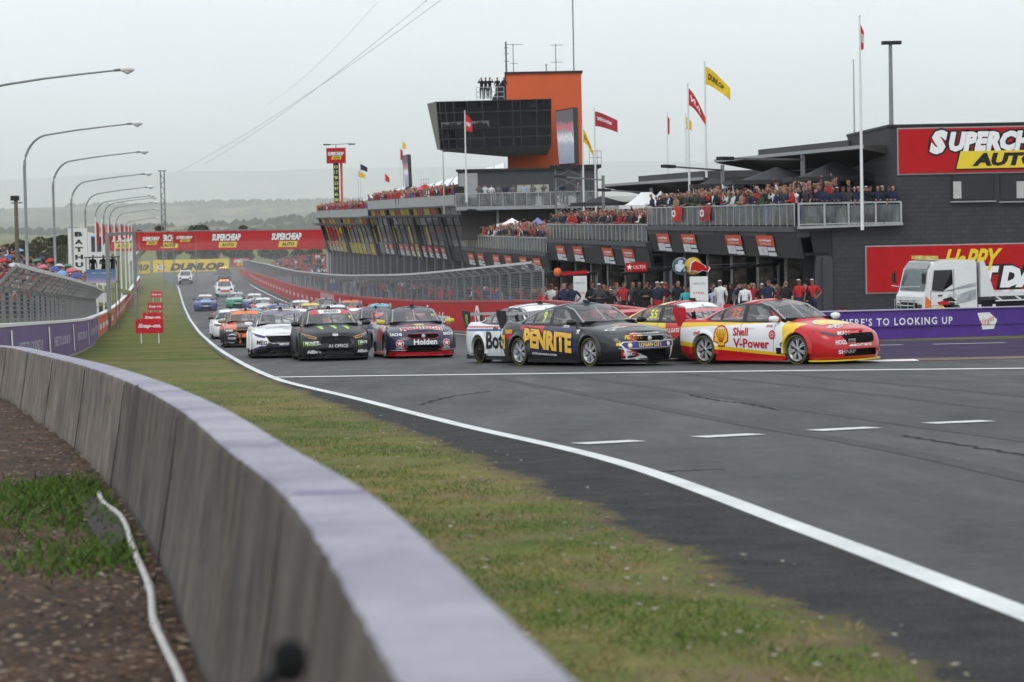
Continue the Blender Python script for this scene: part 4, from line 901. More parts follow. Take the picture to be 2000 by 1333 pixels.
PLAN = [(0, 0), (0.25, 0.012), (0.5, 0.05), (0.7, 0.125), (0.85, 0.26), (0.94, 0.44), (0.985, 0.72)]           # (share of half width, distance back from the nose)
PLANR = [(0.985, 0.55), (0.95, 0.34), (0.87, 0.18), (0.7, 0.075), (0.5, 0.03), (0.25, 0.008), (0, 0)]
KL = [0, 0.05, 0.12, 0.22, 0.32, 0.42, 0.52, 0.62, 0.72, 0.82, 0.9, 0.96, 1.0]
CARS = {
    'ford': dict(
        w=[(0, 0.89), (0.12, 0.93), (0.3, 0.95), (0.55, 0.958), (0.75, 0.95), (0.88, 0.925), (0.96, 0.885), (1, 0.85)],
        xf=[(0, 2.40), (0.12, 2.44), (0.3, 2.455), (0.5, 2.45), (0.7, 2.425), (0.85, 2.38), (0.95, 2.30), (1, 2.22)],
        xr=[(0, -2.28), (0.12, -2.40), (0.3, -2.45), (0.55, -2.46), (0.8, -2.44), (0.95, -2.41), (1, -2.37)],
        zsh=[(-2.46, 0.985), (-2.2, 1.005), (-1.8, 1.005), (-1.4, 0.985), (-0.8, 0.952), (0, 0.925), (0.6, 0.905), (1.0, 0.882), (1.4, 0.842), (1.8, 0.788), (2.1, 0.735), (2.3, 0.69), (2.46, 0.66)],
        crown=[(-2.4, 0.015), (-1.8, 0.03), (0, 0.05), (1.1, 0.085), (1.8, 0.07), (2.2, 0.04), (2.45, 0.02)],
        cuts=[[(-0.52, 0.655), (0.52, 0.655), (0.43, 0.475), (0.34, 0.445), (-0.34, 0.445), (-0.43, 0.475)], [(-0.46, 0.325), (0.46, 0.325), (0.50, 0.17), (-0.50, 0.17)]],
        lamp=[(0.50, 0.63), (0.60, 0.655), (0.86, 0.735), (0.885, 0.70), (0.74, 0.625), (0.56, 0.59)]),
    'holden': dict(
        w=[(0, 0.89), (0.12, 0.93), (0.3, 0.948), (0.55, 0.955), (0.75, 0.95), (0.88, 0.93), (0.96, 0.89), (1, 0.85)],
        xf=[(0, 2.39), (0.12, 2.43), (0.3, 2.445), (0.5, 2.45), (0.7, 2.43), (0.85, 2.38), (0.95, 2.30), (1, 2.21)],
        xr=[(0, -2.26), (0.12, -2.38), (0.3, -2.43), (0.55, -2.45), (0.8, -2.43), (0.95, -2.40), (1, -2.36)],
        zsh=[(-2.46, 0.985), (-2.2, 1.01), (-1.8, 1.01), (-1.4, 0.985), (-0.8, 0.945), (0, 0.918), (0.6, 0.90), (1.0, 0.882), (1.4, 0.85), (1.8, 0.80), (2.1, 0.75), (2.3, 0.705), (2.46, 0.67)],
        crown=[(-2.4, 0.015), (-1.8, 0.03), (0, 0.05), (1.1, 0.085), (1.8, 0.075), (2.2, 0.045), (2.45, 0.02)],
        cuts=[[(-0.40, 0.66), (0.40, 0.66), (0.44, 0.60), (0.32, 0.545), (-0.32, 0.545), (-0.44, 0.60)], [(-0.42, 0.36), (0.42, 0.36), (0.50, 0.17), (-0.50, 0.17)]],
        lamp=[(0.53, 0.675), (0.66, 0.705), (0.86, 0.745), (0.905, 0.70), (0.86, 0.625), (0.70, 0.60), (0.57, 0.615)]),
}
def build_body(spec):
    """lower body: rings from sill to shoulder, bonnet and deck as the cap; one closed mesh"""
    S = CARS[spec]; zb = 0.12; vs = []; fs = []
    front = [(f, d) for f, d in catmull(PLAN, 3)]; rear = [(f, d) for f, d in catmull(PLANR, 3)]
    def outline(k):
        w, a, c = sinterp(S['w'], k), sinterp(S['xf'], k), sinterp(S['xr'], k); pts = [(a - d, f * w) for f, d in front]
        x0, x1 = pts[-1][0], c + rear[0][1]; n = 22
        for i in range(1, n):
            t = i / n; x = x0 + (x1 - x0) * t; waist = 1 - 0.012 * math.sin(math.pi * t) * (1 if k < 0.85 else 0.3)
            pts.append((x, w * (0.985 + 0.015 * math.sin(math.pi * t)) * waist))
        return pts + [(c + d, f * w) for f, d in rear]
    rings = []
    for k in KL:
        r_ = []
        for x, y in outline(k):
            zs = sinterp(S['zsh'], x); r_.append((x, y, zb + (zs - zb) * k))
        rings.append(r_)
    n = len(rings[0])
    def closed(r_): return r_ + [(x, -y, z) for x, y, z in reversed(r_[1:-1])]
    R_ = [closed(r_) for r_ in rings]; m_ = len(R_[0])
    vs = [p for r_ in R_ for p in r_]
    for i in range(len(R_) - 1):
        for j in range(m_): fs.append((i * m_ + j, i * m_ + (j + 1) % m_, (i + 1) * m_ + (j + 1) % m_, (i + 1) * m_ + j))
    top = rings[-1]; J = 7
    def caph(x, q): return sinterp(S['zsh'], x) + sinterp(S['crown'], x) * (1 - q * q)
    base = (len(R_) - 1) * m_
    grid = []
    for i in range(n):                       # i along the outline, j across from +y to -y
        x, y, z = top[i]; row = []
        for j in range(J * 2 + 1):
            q = 1 - j / J
            if i in (0, n - 1): row.append(base + i)
            elif j == 0: row.append(base + i)
            elif j == 2 * J: row.append(base + (m_ - i))
            else:
                vs.append((x, y * q, caph(x, q) if abs(y) > 1e-6 else z)); row.append(len(vs) - 1)
        grid.append(row)
    for i in range(n - 1):
        for j in range(2 * J):
            f = []
            for q in (grid[i][j], grid[i + 1][j], grid[i + 1][j + 1], grid[i][j + 1]):
                if q not in f: f.append(q)
            if len(f) > 2: fs.append(tuple(f))
    fs.append(tuple(range(m_)))
    me = bpy.data.meshes.new('body'); me.from_pydata(vs, [], fs)
    b = bmesh.new(); b.from_mesh(me); bmesh.ops.recalc_face_normals(b, faces=b.faces); b.to_mesh(me); b.free()
    me.materials.append(tyre_m); me.materials.append(inner_m)
    # wheel wells and air intakes cut out
    mb = MB()
    for ax in (1.40, -1.42):
        for sy in (-1, 1):
            pf = [(0.372, sy * 0.56), (0.372, sy * 1.2)]; c = (ax, 0, 0.335); N_ = 28
            ring = [(0.372 * math.cos(2 * math.pi * i / N_), 0.372 * math.sin(2 * math.pi * i / N_)) for i in range(N_)]
            mb.prism(ring, sy * 0.56, sy * 1.2, lambda a, q, d: Vector((ax + a, d, 0.335 + q)), mi=1)
    for poly in S['cuts']:
        mb.prism(poly, 2.27, 2.8, lambda a, q, d: Vector((d, a, q)), mi=1)
    cut = mb.build('cutter', [tyre_m, inner_m]); bo = link('body', me)
    md = bo.modifiers.new('cut', 'BOOLEAN'); md.operation = 'DIFFERENCE'; md.object = cut; md.solver = 'EXACT'; md.use_self = False
    dg = bpy.context.evaluated_depsgraph_get(); out = bpy.data.meshes.new_from_object(bo.evaluated_get(dg))
    bpy.data.objects.remove(bo); bpy.data.objects.remove(cut)
    # lips round the arches
    b = bmesh.new(); b.from_mesh(out)
    out2 = MB()
    for ax in (1.40, -1.42):
        for sy in (-1, 1):
            rows = []
            for i in range(21):
                a = R(-12) + R(204) * i / 20; rows.append([(ax + r_ * math.cos(a), sy * y, 0.335 + r_ * math.sin(a)) for r_, y in ((0.366, 0.86), (0.366, 0.972), (0.385, 0.982), (0.415, 0.972), (0.47, 0.935))])
            out2.sheet(rows, 0, True)
    tmp = out2.mesh('tmp', fix=False); b.from_mesh(tmp); bpy.data.meshes.remove(tmp)
    b.to_mesh(out); b.free()
    for p in out.polygons: p.use_smooth = True
    out.set_sharp_from_angle(angle=R(38)); out.name = 'body_' + spec
    return out, caph
def build_cabin(spec):
    S = CARS[spec]
    G = [0, 0.15, 0.3, 0.45, 0.6, 0.74, 0.86, 0.94, 1.0]
    xf = [(0, 1.16), (0.2, 0.99), (0.4, 0.81), (0.6, 0.62), (0.8, 0.42), (0.92, 0.28), (1, 0.12)]
    xr = [(0, -1.90), (0.2, -1.75), (0.4, -1.57), (0.6, -1.36), (0.8, -1.11), (0.92, -0.92), (1, -0.70)]
    w = [(0, 0.815), (0.2, 0.79), (0.4, 0.758), (0.6, 0.72), (0.8, 0.675), (0.92, 0.635), (1, 0.57)]
    pf = catmull([(0, 0), (0.3, 0.02), (0.55, 0.07), (0.75, 0.14), (0.9, 0.24), (0.975, 0.38), (1, 0.6)], 3); pr = catmull([(1, 0.6), (0.97, 0.36), (0.88, 0.2), (0.7, 0.09), (0.45, 0.03), (0, 0)], 3)
    zr = [(-1.2, 1.285), (-0.8, 1.335), (-0.3, 1.372), (0.1, 1.372), (0.4, 1.335), (0.7, 1.275)]
    rings = []
    for g in G:
        a, c, ww = sinterp(xf, g), sinterp(xr, g), sinterp(w, g); pts = [(a - d, f * ww) for f, d in pf]
        x0, x1 = pts[-1][0], c + pr[0][1]
        if x1 < x0: pts += [(x0 + (x1 - x0) * i / 12, ww) for i in range(1, 12)]
        else: pts += [(x0, ww)] * 11
        pts += [(c + d, f * ww) for f, d in pr]
        r_ = []
        for x, y in pts:
            z0 = sinterp(S['zsh'], x) + sinterp(S['crown'], x) * max(0, 1 - (y / 0.85) ** 2) - 0.03
            zz = 1.372 if g <= 0.6 else 1.372 + (sinterp(zr, x) - 1.372) * (g - 0.6) / 0.4
            r_.append((x, y, z0 + (zz - z0) * g))
        rings.append(r_)
    mb = MB(); n = len(rings[0])
    R_ = [r_ + [(x, -y, z) for x, y, z in reversed(r_[1:-1])] for r_ in rings]; R_ = [r_ + [r_[0]] for r_ in R_]
    mb.sheet(R_, 0, True)
    top = rings[-1]; rows = []
    for i in range(n):
        x, y, z = top[i]; rows.append([(x, y * (1 - j / 6), z + 0.055 * (1 - (1 - j / 6) ** 2) * min(1, y / 0.35)) for j in range(13)])
    mb.sheet(rows, 0, True)
    me = mb.mesh('cabin', fix=False); b = bmesh.new(); b.from_mesh(me); bmesh.ops.remove_doubles(b, verts=b.verts, dist=0.0008); bmesh.ops.recalc_face_normals(b, faces=b.faces); b.to_mesh(me); b.free()
    for p in me.polygons: p.use_smooth = True
    me.materials.append(tyre_m); me.name = 'cabin_' + spec; return me
WSCREEN = [(-0.69, 0.945), (-0.35, 0.9881), (0, 0.999), (0.35, 0.9881), (0.69, 0.945), (0.625, 1.1789), (0.555, 1.3369), (0.3, 1.3805), (0, 1.3882), (-0.3, 1.3805), (-0.555, 1.3369), (-0.625, 1.1789)]
BANNER = [(-0.605, 1.228), (0, 1.2716), (0.605, 1.228), (0.56, 1.3337), (0.3, 1.3751), (0, 1.3827), (-0.3, 1.3751), (-0.56, 1.3337)]
WIN_F = [(0.7, 0.945), (0.6, 1.0045), (0.33, 1.1898), (0.12, 1.2933), (-0.1, 1.3152), (-0.22, 1.3152), (-0.22, 0.945)]
WIN_R = [(-0.29, 0.95), (-0.29, 1.3152), (-0.55, 1.3042), (-0.78, 1.2607), (-0.92, 1.1789), (-0.95, 0.9663)]
WIN_Q = [(-1.0, 0.9718), (-0.98, 1.1789), (-0.88, 1.2225), (-1.02, 1.1844), (-1.25, 1.0699), (-1.34, 0.9881)]
RSCREEN = [(-0.6, 1.0481), (0.6, 1.0481), (0.54, 1.2661), (0.3, 1.3206), (-0.3, 1.3206), (-0.54, 1.2661)]
DLO = [(0.80, 0.925), (0.62, 1.03), (0.34, 1.215), (0.12, 1.318), (-0.15, 1.342), (-0.5, 1.335), (-0.80, 1.29), (-1.08, 1.19), (-1.32, 1.08), (-1.42, 0.985), (-0.9, 0.945), (0, 0.925)]
def inpoly(x, y, P):
    c = False; n = len(P)
    for i in range(n):
        (x0, y0), (x1, y1) = P[i], P[i - 1]
        if (y0 > y) != (y1 > y) and x < (x1 - x0) * (y - y0) / (y1 - y0) + x0: c = not c
    return c
def shrink(P, f):
    cx = sum(p[0] for p in P) / len(P); cy = sum(p[1] for p in P) / len(P); return [(cx + (x - cx) * f, cy + (y - cy) * f) for x, y in P]
def open_windows(me):
    """the cabin shell with its window openings cut out"""
    b = bmesh.new(); b.from_mesh(me); bmesh.ops.subdivide_edges(b, edges=b.edges[:], cuts=3, use_grid_fill=True); kill = []
    for f in b.faces:
        c = f.calc_center_median(); n = f.normal
        if abs(n.y) > 0.35 and any(inpoly(c.x, c.z, w) for w in (WIN_F, WIN_R, WIN_Q)) and abs(c.y) > 0.5: kill.append(f)
        elif c.x > 0.25 and n.x > 0.2 and inpoly(c.y, c.z, WSCREEN): kill.append(f)
        elif c.x < -0.75 and n.x < -0.2 and inpoly(c.y, c.z, RSCREEN): kill.append(f)
    bmesh.ops.delete(b, geom=kill, context='FACES'); out = me.copy(); b.to_mesh(out); b.free()
    for p in out.polygons: p.use_smooth = True
    return out
BODY = {}
for sp_ in CARS:
    bme, _ = build_body(sp_); cme = build_cabin(sp_)
    b = bmesh.new(); b.from_mesh(bme); b.from_mesh(cme); BV = BVHTree.FromBMesh(b); b.free()
    BODY[sp_] = (bme, open_windows(cme), BV)
def project(spec, pts, tris, view, s0, z0, lift=0.005, maxe=0.09):
    """lay a flat outline onto the car skin; view = degrees from dead ahead (0 front, 90 right side, 180 rear) or 'top'"""
    BV = BODY[spec][2]
    b = bmesh.new(); vv = [b.verts.new((x, y, 0)) for x, y in pts]
    for t in tris:
        try: b.faces.new([vv[i] for i in t])
        except ValueError: pass
    for _ in range(5):
        es = [e for e in b.edges if e.calc_length() > maxe]
        if not es: break
        bmesh.ops.subdivide_edges(b, edges=es, cuts=1, use_grid_fill=False); bmesh.ops.triangulate(b, faces=[f for f in b.faces if len(f.verts) > 3])
    if view == 'top': d, u, v = Vector((0, 0, -1)), Vector((0, 1, 0)), Vector((-1, 0, 0)); org = Vector((-z0, s0, 3))
    else:
        a = R(view); d, u, v = Vector((-math.cos(a), math.sin(a), 0)), Vector((math.sin(a), math.cos(a), 0)), Vector((0, 0, 1)); org = u * s0 + v * z0 - d * 4
    bad = []
    for q in b.verts:
        o = org + u * q.co.x + v * q.co.y
        h = BV.ray_cast(o, d)
        if h[0] is None:
            h = BV.find_nearest(o + d * 2); 
            if h[0] is None: bad.append(q); continue
        n = h[1] if h[1].dot(d) < 0 else -h[1]
        q.co = h[0] + n * lift
    if bad: bmesh.ops.delete(b, geom=bad, context='VERTS')
    me = bpy.data.meshes.new('decal'); b.to_mesh(me); b.free()
    for p in me.polygons: p.use_smooth = True
    return me
def poly_tris(poly):
    from mathutils.geometry import tessellate_polygon
    return tessellate_polygon([[Vector((x, y, 0)) for x, y in poly]])
_pc = {}
def patch(spec, poly, view, lift=0.005, holes=()):
    k = (spec, tuple(poly), view, lift, len(holes))
    if k not in _pc:
        from mathutils.geometry import tessellate_polygon
        allp = [list(poly)] + [list(h) for h in holes]; ts = tessellate_polygon([[Vector((x, y, 0)) for x, y in P] for P in allp])
        _pc[k] = project(spec, [q for P in allp for q in P], [tuple(t) for t in ts], view, 0, 0, lift)
    return _pc[k]
def decal_text(root, spec, s, view, c, h, w, m, bold=0.03, shear=0.0, lift=0.009, outline=None, rot=0.0, res=2):
    for mm, bb, lf in ((outline, bold + 0.07, lift - 0.003), (m, bold, lift)) if outline else ((m, bold, lift),):
        vs, ts, wid = text2d(s, bb, shear, 1.0, res); _, _, wid0 = text2d(s, bold, shear, 1.0, res)
        sx = w / wid0 * ((wid0 + 2 * (bb - bold)) / wid if bb != bold else 1); sy = h * (1 + 1.6 * (bb - bold)); ca, sa = math.cos(rot), math.sin(rot)
        me = project(spec, [(x * sx * ca - y * sy * sa, x * sx * sa + y * sy * ca) for x, y in vs], ts, view, c[0], c[1], lf)
        link('lettering', me, mm, root)
def disc(r, cx=0, cy=0, n=18, sx=1.0, sy=1.0): return [(cx + r * sx * math.cos(2 * math.pi * i / n), cy + r * sy * math.sin(2 * math.pi * i / n)) for i in range(n)]
# wheels
def wheel_meshes():
    t = MB(); t.lathe([(0.245, -0.13), (0.30, -0.14), (0.325, -0.125), (0.336, -0.09), (0.336, 0.09), (0.325, 0.125), (0.30, 0.14), (0.245, 0.13)], 36, 'Y'); tm = t.mesh('tyre')
    r_ = MB(); r_.lathe([(0.258, 0.145), (0.266, 0.13), (0.250, 0.10), (0.225, 0.09), (0.22, 0.02), (0.22, -0.1)], 36, 'Y')
    for k in range(7):
        for da in (-0.14, 0.14):
            a = 2 * math.pi * k / 7; p = Vector((0.045 * math.cos(a), 0.10, 0.045 * math.sin(a))); q = Vector((0.235 * math.cos(a + da), 0.098, 0.235 * math.sin(a + da))); r_.bar(p, q, 0.026, 0.03)
    r_.lathe([(0.001, 0.135), (0.035, 0.13), (0.055, 0.11), (0.06, 0.08)], 14, 'Y'); rm = r_.mesh('rim')
    d = MB(); d.lathe([(0.001, 0.03), (0.17, 0.03), (0.17, 0.01), (0.22, 0.0)], 24, 'Y'); dm = d.mesh('brake_disc')
    nb = MB(); nb.lathe([(0.001, 0.15), (0.026, 0.148), (0.03, 0.12)], 10, 'Y'); nm = nb.mesh('wheel_nut')
    yb_ = MB(); yb_.lathe([(0.300, 0.1415), (0.306, 0.1412)], 36, 'Y'); ym = yb_.mesh('tyre_stripe')
    return tm, rm, dm, nm, ym
tyre_y = mat('tyre_print', (0.45, 0.36, 0.05), 0.6, var=0.3, scale=20)
WHEEL = wheel_meshes()
def parts_common(spec):
    out = {}
    mb = MB(); S = CARS[spec]; pts = []
    for f, d in catmull(PLAN, 3): pts.append((2.47 - d, f * 0.955))
    poly = pts + [(1.80, 0.955)]; full = poly + [(x, -y) for x, y in reversed(poly[1:])]
    mb.prism(full, 0.075, 0.105, lambda a, q, d: Vector((a, q, d))); out['splitter'] = mb.mesh('splitter')
    mb = MB()
    for sy in (-1, 1): mb.prism([(-1.04, 0.13), (1.02, 0.13), (1.02, 0.17), (-1.04, 0.20)], sy * 0.80, sy * 0.955, lambda a, q, d: Vector((a, d, q - 0.03)))
    out['side_skirt'] = mb.mesh('side_skirt')
    mb = MB(); mb.box((-2.2, 0, 0.16), (0.5, 1.5, 0.12)); out['diffuser'] = mb.mesh('diffuser')
    mb = MB(); rows = []
    for y in (-0.80, 0.80): rows.append([(-2.46, y, 1.235), (-2.36, y, 1.215), (-2.24, y, 1.185), (-2.16, y, 1.17), (-2.24, y, 1.165), (-2.36, y, 1.185), (-2.46, y, 1.215), (-2.46, y, 1.235)])
    mb.sheet(rows); out['wing'] = mb.mesh('rear_wing')
    mb = MB(); mb.prism([(-2.52, 1.20), (-2.50, 1.30), (-2.12, 1.28), (-2.08, 1.15), (-2.16, 0.88), (-2.36, 0.86)], 0, 0.018, lambda a, q, d: Vector((a, d, q))); out['endplate'] = mb.mesh('endplate')
    mb = MB(); mb.bar((-2.2, 0, 0.95), (-2.26, 0, 1.18), 0.02, 0.12); out['strut'] = mb.mesh('wing_strut')
    mb = MB(); mb.tube([(0.05, -0.12, 0), (0.055, -0.10, 0), (0.06, 0, 0.0), (0.05, 0.10, 0), (0.04, 0.12, 0)], [0.02, 0.062, 0.075, 0.062, 0.02], 10); out['mirror'] = mb.mesh('mirror')
    mb = MB(); mb.bar((0.02, 0.0, -0.03), (0.06, -0.16, -0.07), 0.05, 0.03); out['mirror_arm'] = mb.mesh('mirror_arm')
    mb = MB(); mb.box((0, 0, 0.03), (0.12, 0.09, 0.06)); mb.box((-0.03, 0, 0.0), (0.22, 0.12, 0.02)); out['pod'] = mb.mesh('roof_pod')
    mb = MB(); mb.tube([(0, 0, 0), (-0.04, 0, 0.28)], 0.006, 5); out['antenna'] = mb.mesh('antenna')
    mb = MB(); mb.box((-0.35, 0, 0.955), (2.5, 1.46, 0.07)); mb.box((0.72, 0, 0.985), (0.5, 1.3, 0.05)); out['floor'] = mb.mesh('cockpit_floor')
    mb = MB(); r_ = 0.022
    for sy in (-1, 1):
        mb.tube([(0.86, sy * 0.66, 0.97), (0.35, sy * 0.57, 1.27), (0.05, sy * 0.54, 1.335), (-0.36, sy * 0.54, 1.34), (-1.25, sy * 0.52, 1.02)], r_, 6); mb.tube([(-0.36, sy * 0.70, 0.97), (-0.36, sy * 0.60, 1.2), (-0.36, sy * 0.54, 1.34)], r_, 6); mb.tube([(0.66, sy * 0.70, 0.98), (-0.36, sy * 0.66, 1.10)], r_, 6)
    mb.tube([(-0.36, -0.54, 1.34), (-0.36, 0.54, 1.34)], r_, 6); mb.tube([(-0.36, -0.54, 1.33), (-0.36, 0.62, 1.0)], r_, 6); mb.tube([(0.2, -0.55, 1.30), (0.2, 0.55, 1.30)], r_, 6); mb.tube([(0.35, 0, 1.31), (0.8, 0.0, 0.99)], r_, 6); mb.tube([(-0.36, 0.54, 1.33), (-1.2, -0.5, 1.03)], r_, 6); out['cage'] = mb.mesh('roll_cage')
    mb = MB(); mb.prism([(-0.18, 0.95), (-0.36, 1.22), (-0.30, 1.25), (-0.06, 0.97)], -0.62, -0.14, lambda a, q, d: Vector((a, d, q))); mb.box((-0.27, -0.60, 1.14), (0.2, 0.05, 0.2)); out['seat'] = mb.mesh('seat')
    return out
cage_m = mat('cage_grey', (0.32, 0.32, 0.33), 0.5, var=0.1)
PC = {s: parts_common(s) for s in CARS}
def race_car(spec, loc, hx, label, paint, rim=None, wing=None, wing_plate=None, mirror=None, banner=None, splitter=None, skirt=None, shut=True, detail=2, seed=0, group='race cars on the track', pitch=None):
    ang = math.atan2(-math.sqrt(1 - hx * hx), hx)
    root = empty('race_car', loc, ang, label, 'race car', group)
    s = (gz(loc[1] + 2) - gz(loc[1] - 2)) / 4.0; f = Vector((hx, -math.sqrt(1 - hx * hx), 0)); root.rotation_euler = (0, -math.atan(s * f.y), ang); root.scale = (1.025, 1.025, 1.025)
    bme, cme, BV = BODY[spec]; P = PC[spec]
    def ob(nm, me, m, par=None, loc=None, rot=None, sc=None):
        o = bpy.data.objects.new(nm, me); COL.objects.link(o); o.parent = par or root
        if len(me.materials) == 0: me.materials.append(inner_m)
        o.material_slots[0].link = 'OBJECT'; o.material_slots[0].material = m
        if loc: o.location = loc
        if rot: o.rotation_euler = rot
        if sc: o.scale = sc
        return o
    ob('body', bme, paint); cab = ob('cabin', cme, paint)
    ob('windscreen', patch(spec, WSCREEN, 0), glass_m); ob('screen_frame', patch(spec, shrink(WSCREEN, 1.035), 0, 0.008, [shrink(WSCREEN, 0.955)]), carbon)
    ob('cockpit_floor', P['floor'], inner_m); ob('roll_cage', P['cage'], cage_m); ob('seat', P['seat'], inner_m)
    if banner: ob('screen_banner', patch(spec, BANNER, 0, 0.010), banner)
    for v_ in (90, 270):
        sg = 1 if v_ == 90 else -1
        ob('window_surround', patch(spec, [(x * sg, z) for x, z in DLO], v_, 0.008, [[(x * sg, z) for x, z in shrink(w_, 0.93)] for w_ in (WIN_F, WIN_R, WIN_Q)]), carbon)
        for w_ in (WIN_F, WIN_R, WIN_Q): ob('side_window', patch(spec, [(x * sg, z) for x, z in w_], v_), glass_m)
    ob('rear_window', patch(spec, RSCREEN, 180), glass_m)
    lp = CARS[spec]['lamp']
    for sg in (-1, 1): ob('headlight', patch(spec, [(y * sg, z) for y, z in lp], 0), lampglass)
    ob('splitter', P['splitter'], splitter or carbon); ob('side_skirt', P['side_skirt'], skirt or carbon); ob('diffuser', P['diffuser'], carbon)
    wg = ob('rear_wing', P['wing'], wing or carbon)
    for sy in (-0.815, 0.80): ob('endplate', P['endplate'], wing_plate or wing or carbon, wg, (0, sy, 0))
    for sy in (-0.42, 0.42): ob('wing_strut', P['strut'], carbon, wg, (0, sy, 0))
    for sg in (-1, 1):
        mr = ob('mirror', P['mirror'], mirror or carbon, None, (0.74, sg * 0.975, 1.0)); ob('mirror_arm', P['mirror_arm'], carbon, mr, (0, 0, 0), None, (1, sg, 1))
    ob('roof_pod', P['pod'], carbon, None, (0.02, 0, 1.424)); ob('antenna', P['antenna'], carbon, None, (-0.55, 0.15, 1.40))
    if detail:
        pts = [(0.10, 0.985), (0.125, 0.99), (0.02, 1.18), (-0.005, 1.175)] if spec == 'holden' else [(0.03, 0.99), (0.055, 0.99), (0.0, 1.2), (-0.02, 1.2)]
        ob('wiper', patch(spec, pts, 0, 0.022), carbon)
    st = 0.10 if False else 0.0
    for ax, ay in ((1.40, 0.80), (1.40, -0.80), (-1.42, 0.80), (-1.42, -0.80)):
        w_ = bpy.data.objects.new('wheel', None); COL.objects.link(w_); w_.parent = root; w_.location = (ax, ay, 0.336); w_.rotation_euler = (0, rnd.uniform(0, 6), 0 if ay > 0 else 0)
        if ay < 0: w_.rotation_euler = (0, rnd.uniform(0, 6), math.pi)
        ob('tyre', WHEEL[0], tyre_m, w_)
        if detail > 1: ob('tyre_stripe', WHEEL[4], tyre_y, w_)
        ob('rim', WHEEL[1], rim or rim_m, w_)
        if detail: ob('brake_disc', WHEEL[2], rim_dk, w_); ob('wheel_nut', WHEEL[3], carbon, w_)
    if detail > 1:
        for poly in ([(0.72, 0.30), (0.728, 0.30), (0.768, 0.93), (0.76, 0.93)], [(-0.262, 0.20), (-0.254, 0.20), (-0.250, 0.95), (-0.258, 0.95)], [(-1.0, 0.62), (-0.992, 0.62), (-0.962, 0.97), (-0.97, 0.97)]):
            ob('shut_line', patch(spec, poly, 90, 0.006), inner_m)
        for x in (0.06, -0.86): ob('door_handle', patch(spec, [(x - 0.1, 0.80), (x + 0.1, 0.80), (x + 0.1, 0.825), (x - 0.1, 0.825)], 90, 0.012), paint)
    return root
def on(root, spec, nm, poly, view, m, lift=0.007):
    o = link(nm, patch(spec, poly, view, lift), None, root)
    if len(o.data.materials) == 0: o.data.materials.append(m)
    o.material_slots[0].link = 'OBJECT'; o.material_slots[0].material = m; return o
def paint_ink(name, c): return mat('print_' + name, c, 0.35, var=0, coat=0.3)
pw_ = paint_ink('white', (0.75, 0.75, 0.75)); pk_ = paint_ink('black', (0.012, 0.012, 0.012)); pr_ = paint_ink('red', (0.50, 0.012, 0.018)); py_ = paint_ink('yellow', (0.78, 0.55, 0.02)); pg_ = paint_ink('gold', (0.85, 0.50, 0.07)); pb_ = paint_ink('blue', (0.035, 0.04, 0.22)); ph_ = paint_ink('highlight', (0.62, 0.72, 0.06)); pn_ = paint_ink('green', (0.30, 0.62, 0.08)); po_ = paint_ink('orange', (0.72, 0.16, 0.02)); pt_ = paint_ink('teal', (0.10, 0.42, 0.55)); ps_ = paint_ink('silver', (0.5, 0.5, 0.5))

def car_at(px, py, hx, off):
    """place a car so that its own point off=(x,y) on the ground lies under pixel (px,py)"""
    g = ground(px, py); f = Vector((hx, -math.sqrt(1 - hx * hx))); l = Vector((-f.y, f.x))
    q = Vector((g.x, g.y)) - f * off[0] - l * off[1]; return (q.x, q.y, gz(q.y))
def car_Y(px, Y, hx, off=(2.45, 0)):
    g = gpt(px, Y); f = Vector((hx, -math.sqrt(1 - hx * hx))); l = Vector((-f.y, f.x)); q = Vector((g.x, g.y)) - f * off[0] - l * off[1]; return (q.x, q.y, gz(q.y))

# ---- red, white and yellow car at the front of the field
L_shell = livery('scallop', (0.52, 0.014, 0.018), [
    ((0.78, 0.50, 0.02), [(0, 1, 0, -0.60), (0, 0, -1, 0.945), (0.075, 0, 1, -0.27), (-1, 0, 0.55, 0.98)]),
    ((0.76, 0.76, 0.77), [(0, 1, 0, -0.60), (0.03, 0, -1, 0.90), (0.085, 0, 1, -0.345), (-1, 0, -0.10, 1.06)]),
    ((0.52, 0.014, 0.018), [(0, 1, 0, -0.60), (-0.02, 0, -1, 0.20)])])
loc = car_at(1556, 712, 0.645, (1.40, -0.93)); sp_ = 'ford'
c1 = race_car('ford', loc, 0.645, 'red, white and yellow race car with a scallop emblem on its door', L_shell, wing=paint_ink('wing_red', (0.45, 0.012, 0.02)), mirror=pw_, splitter=py_, skirt=pr_, banner=paint_ink('grey_strip', (0.12, 0.10, 0.10)))
fan = [(0.0, -0.215)] 
fan = [(-0.09, -0.20), (-0.10, -0.14), (-0.19, -0.10), (-0.20, 0.03), (-0.165, 0.13), (-0.09, 0.195), (0, 0.215), (0.09, 0.195), (0.165, 0.13), (0.20, 0.03), (0.19, -0.10), (0.10, -0.14), (0.09, -0.20)]
cx, cz = -0.86, 0.635
on(c1, 'ford', 'scallop_edge', [(cx + x * 1.16, cz + z * 1.16) for x, z in fan], 90, pr_, 0.007); on(c1, 'ford', 'scallop', [(cx + x, cz + z) for x, z in fan], 90, py_, 0.010)
for k in range(-3, 4):
    a = k * 0.33; p, q = Vector((0.06 * math.sin(a * 0.8), -0.13)), Vector((0.195 * math.sin(a), 0.20 * math.cos(a))); n = Vector((q - p).orthogonal()).normalized() * 0.008
    on(c1, 'ford', 'scallop_rib', [(cx + v.x, cz + v.y) for v in (p - n, p + n, q + n, q - n)], 90, pr_, 0.013)
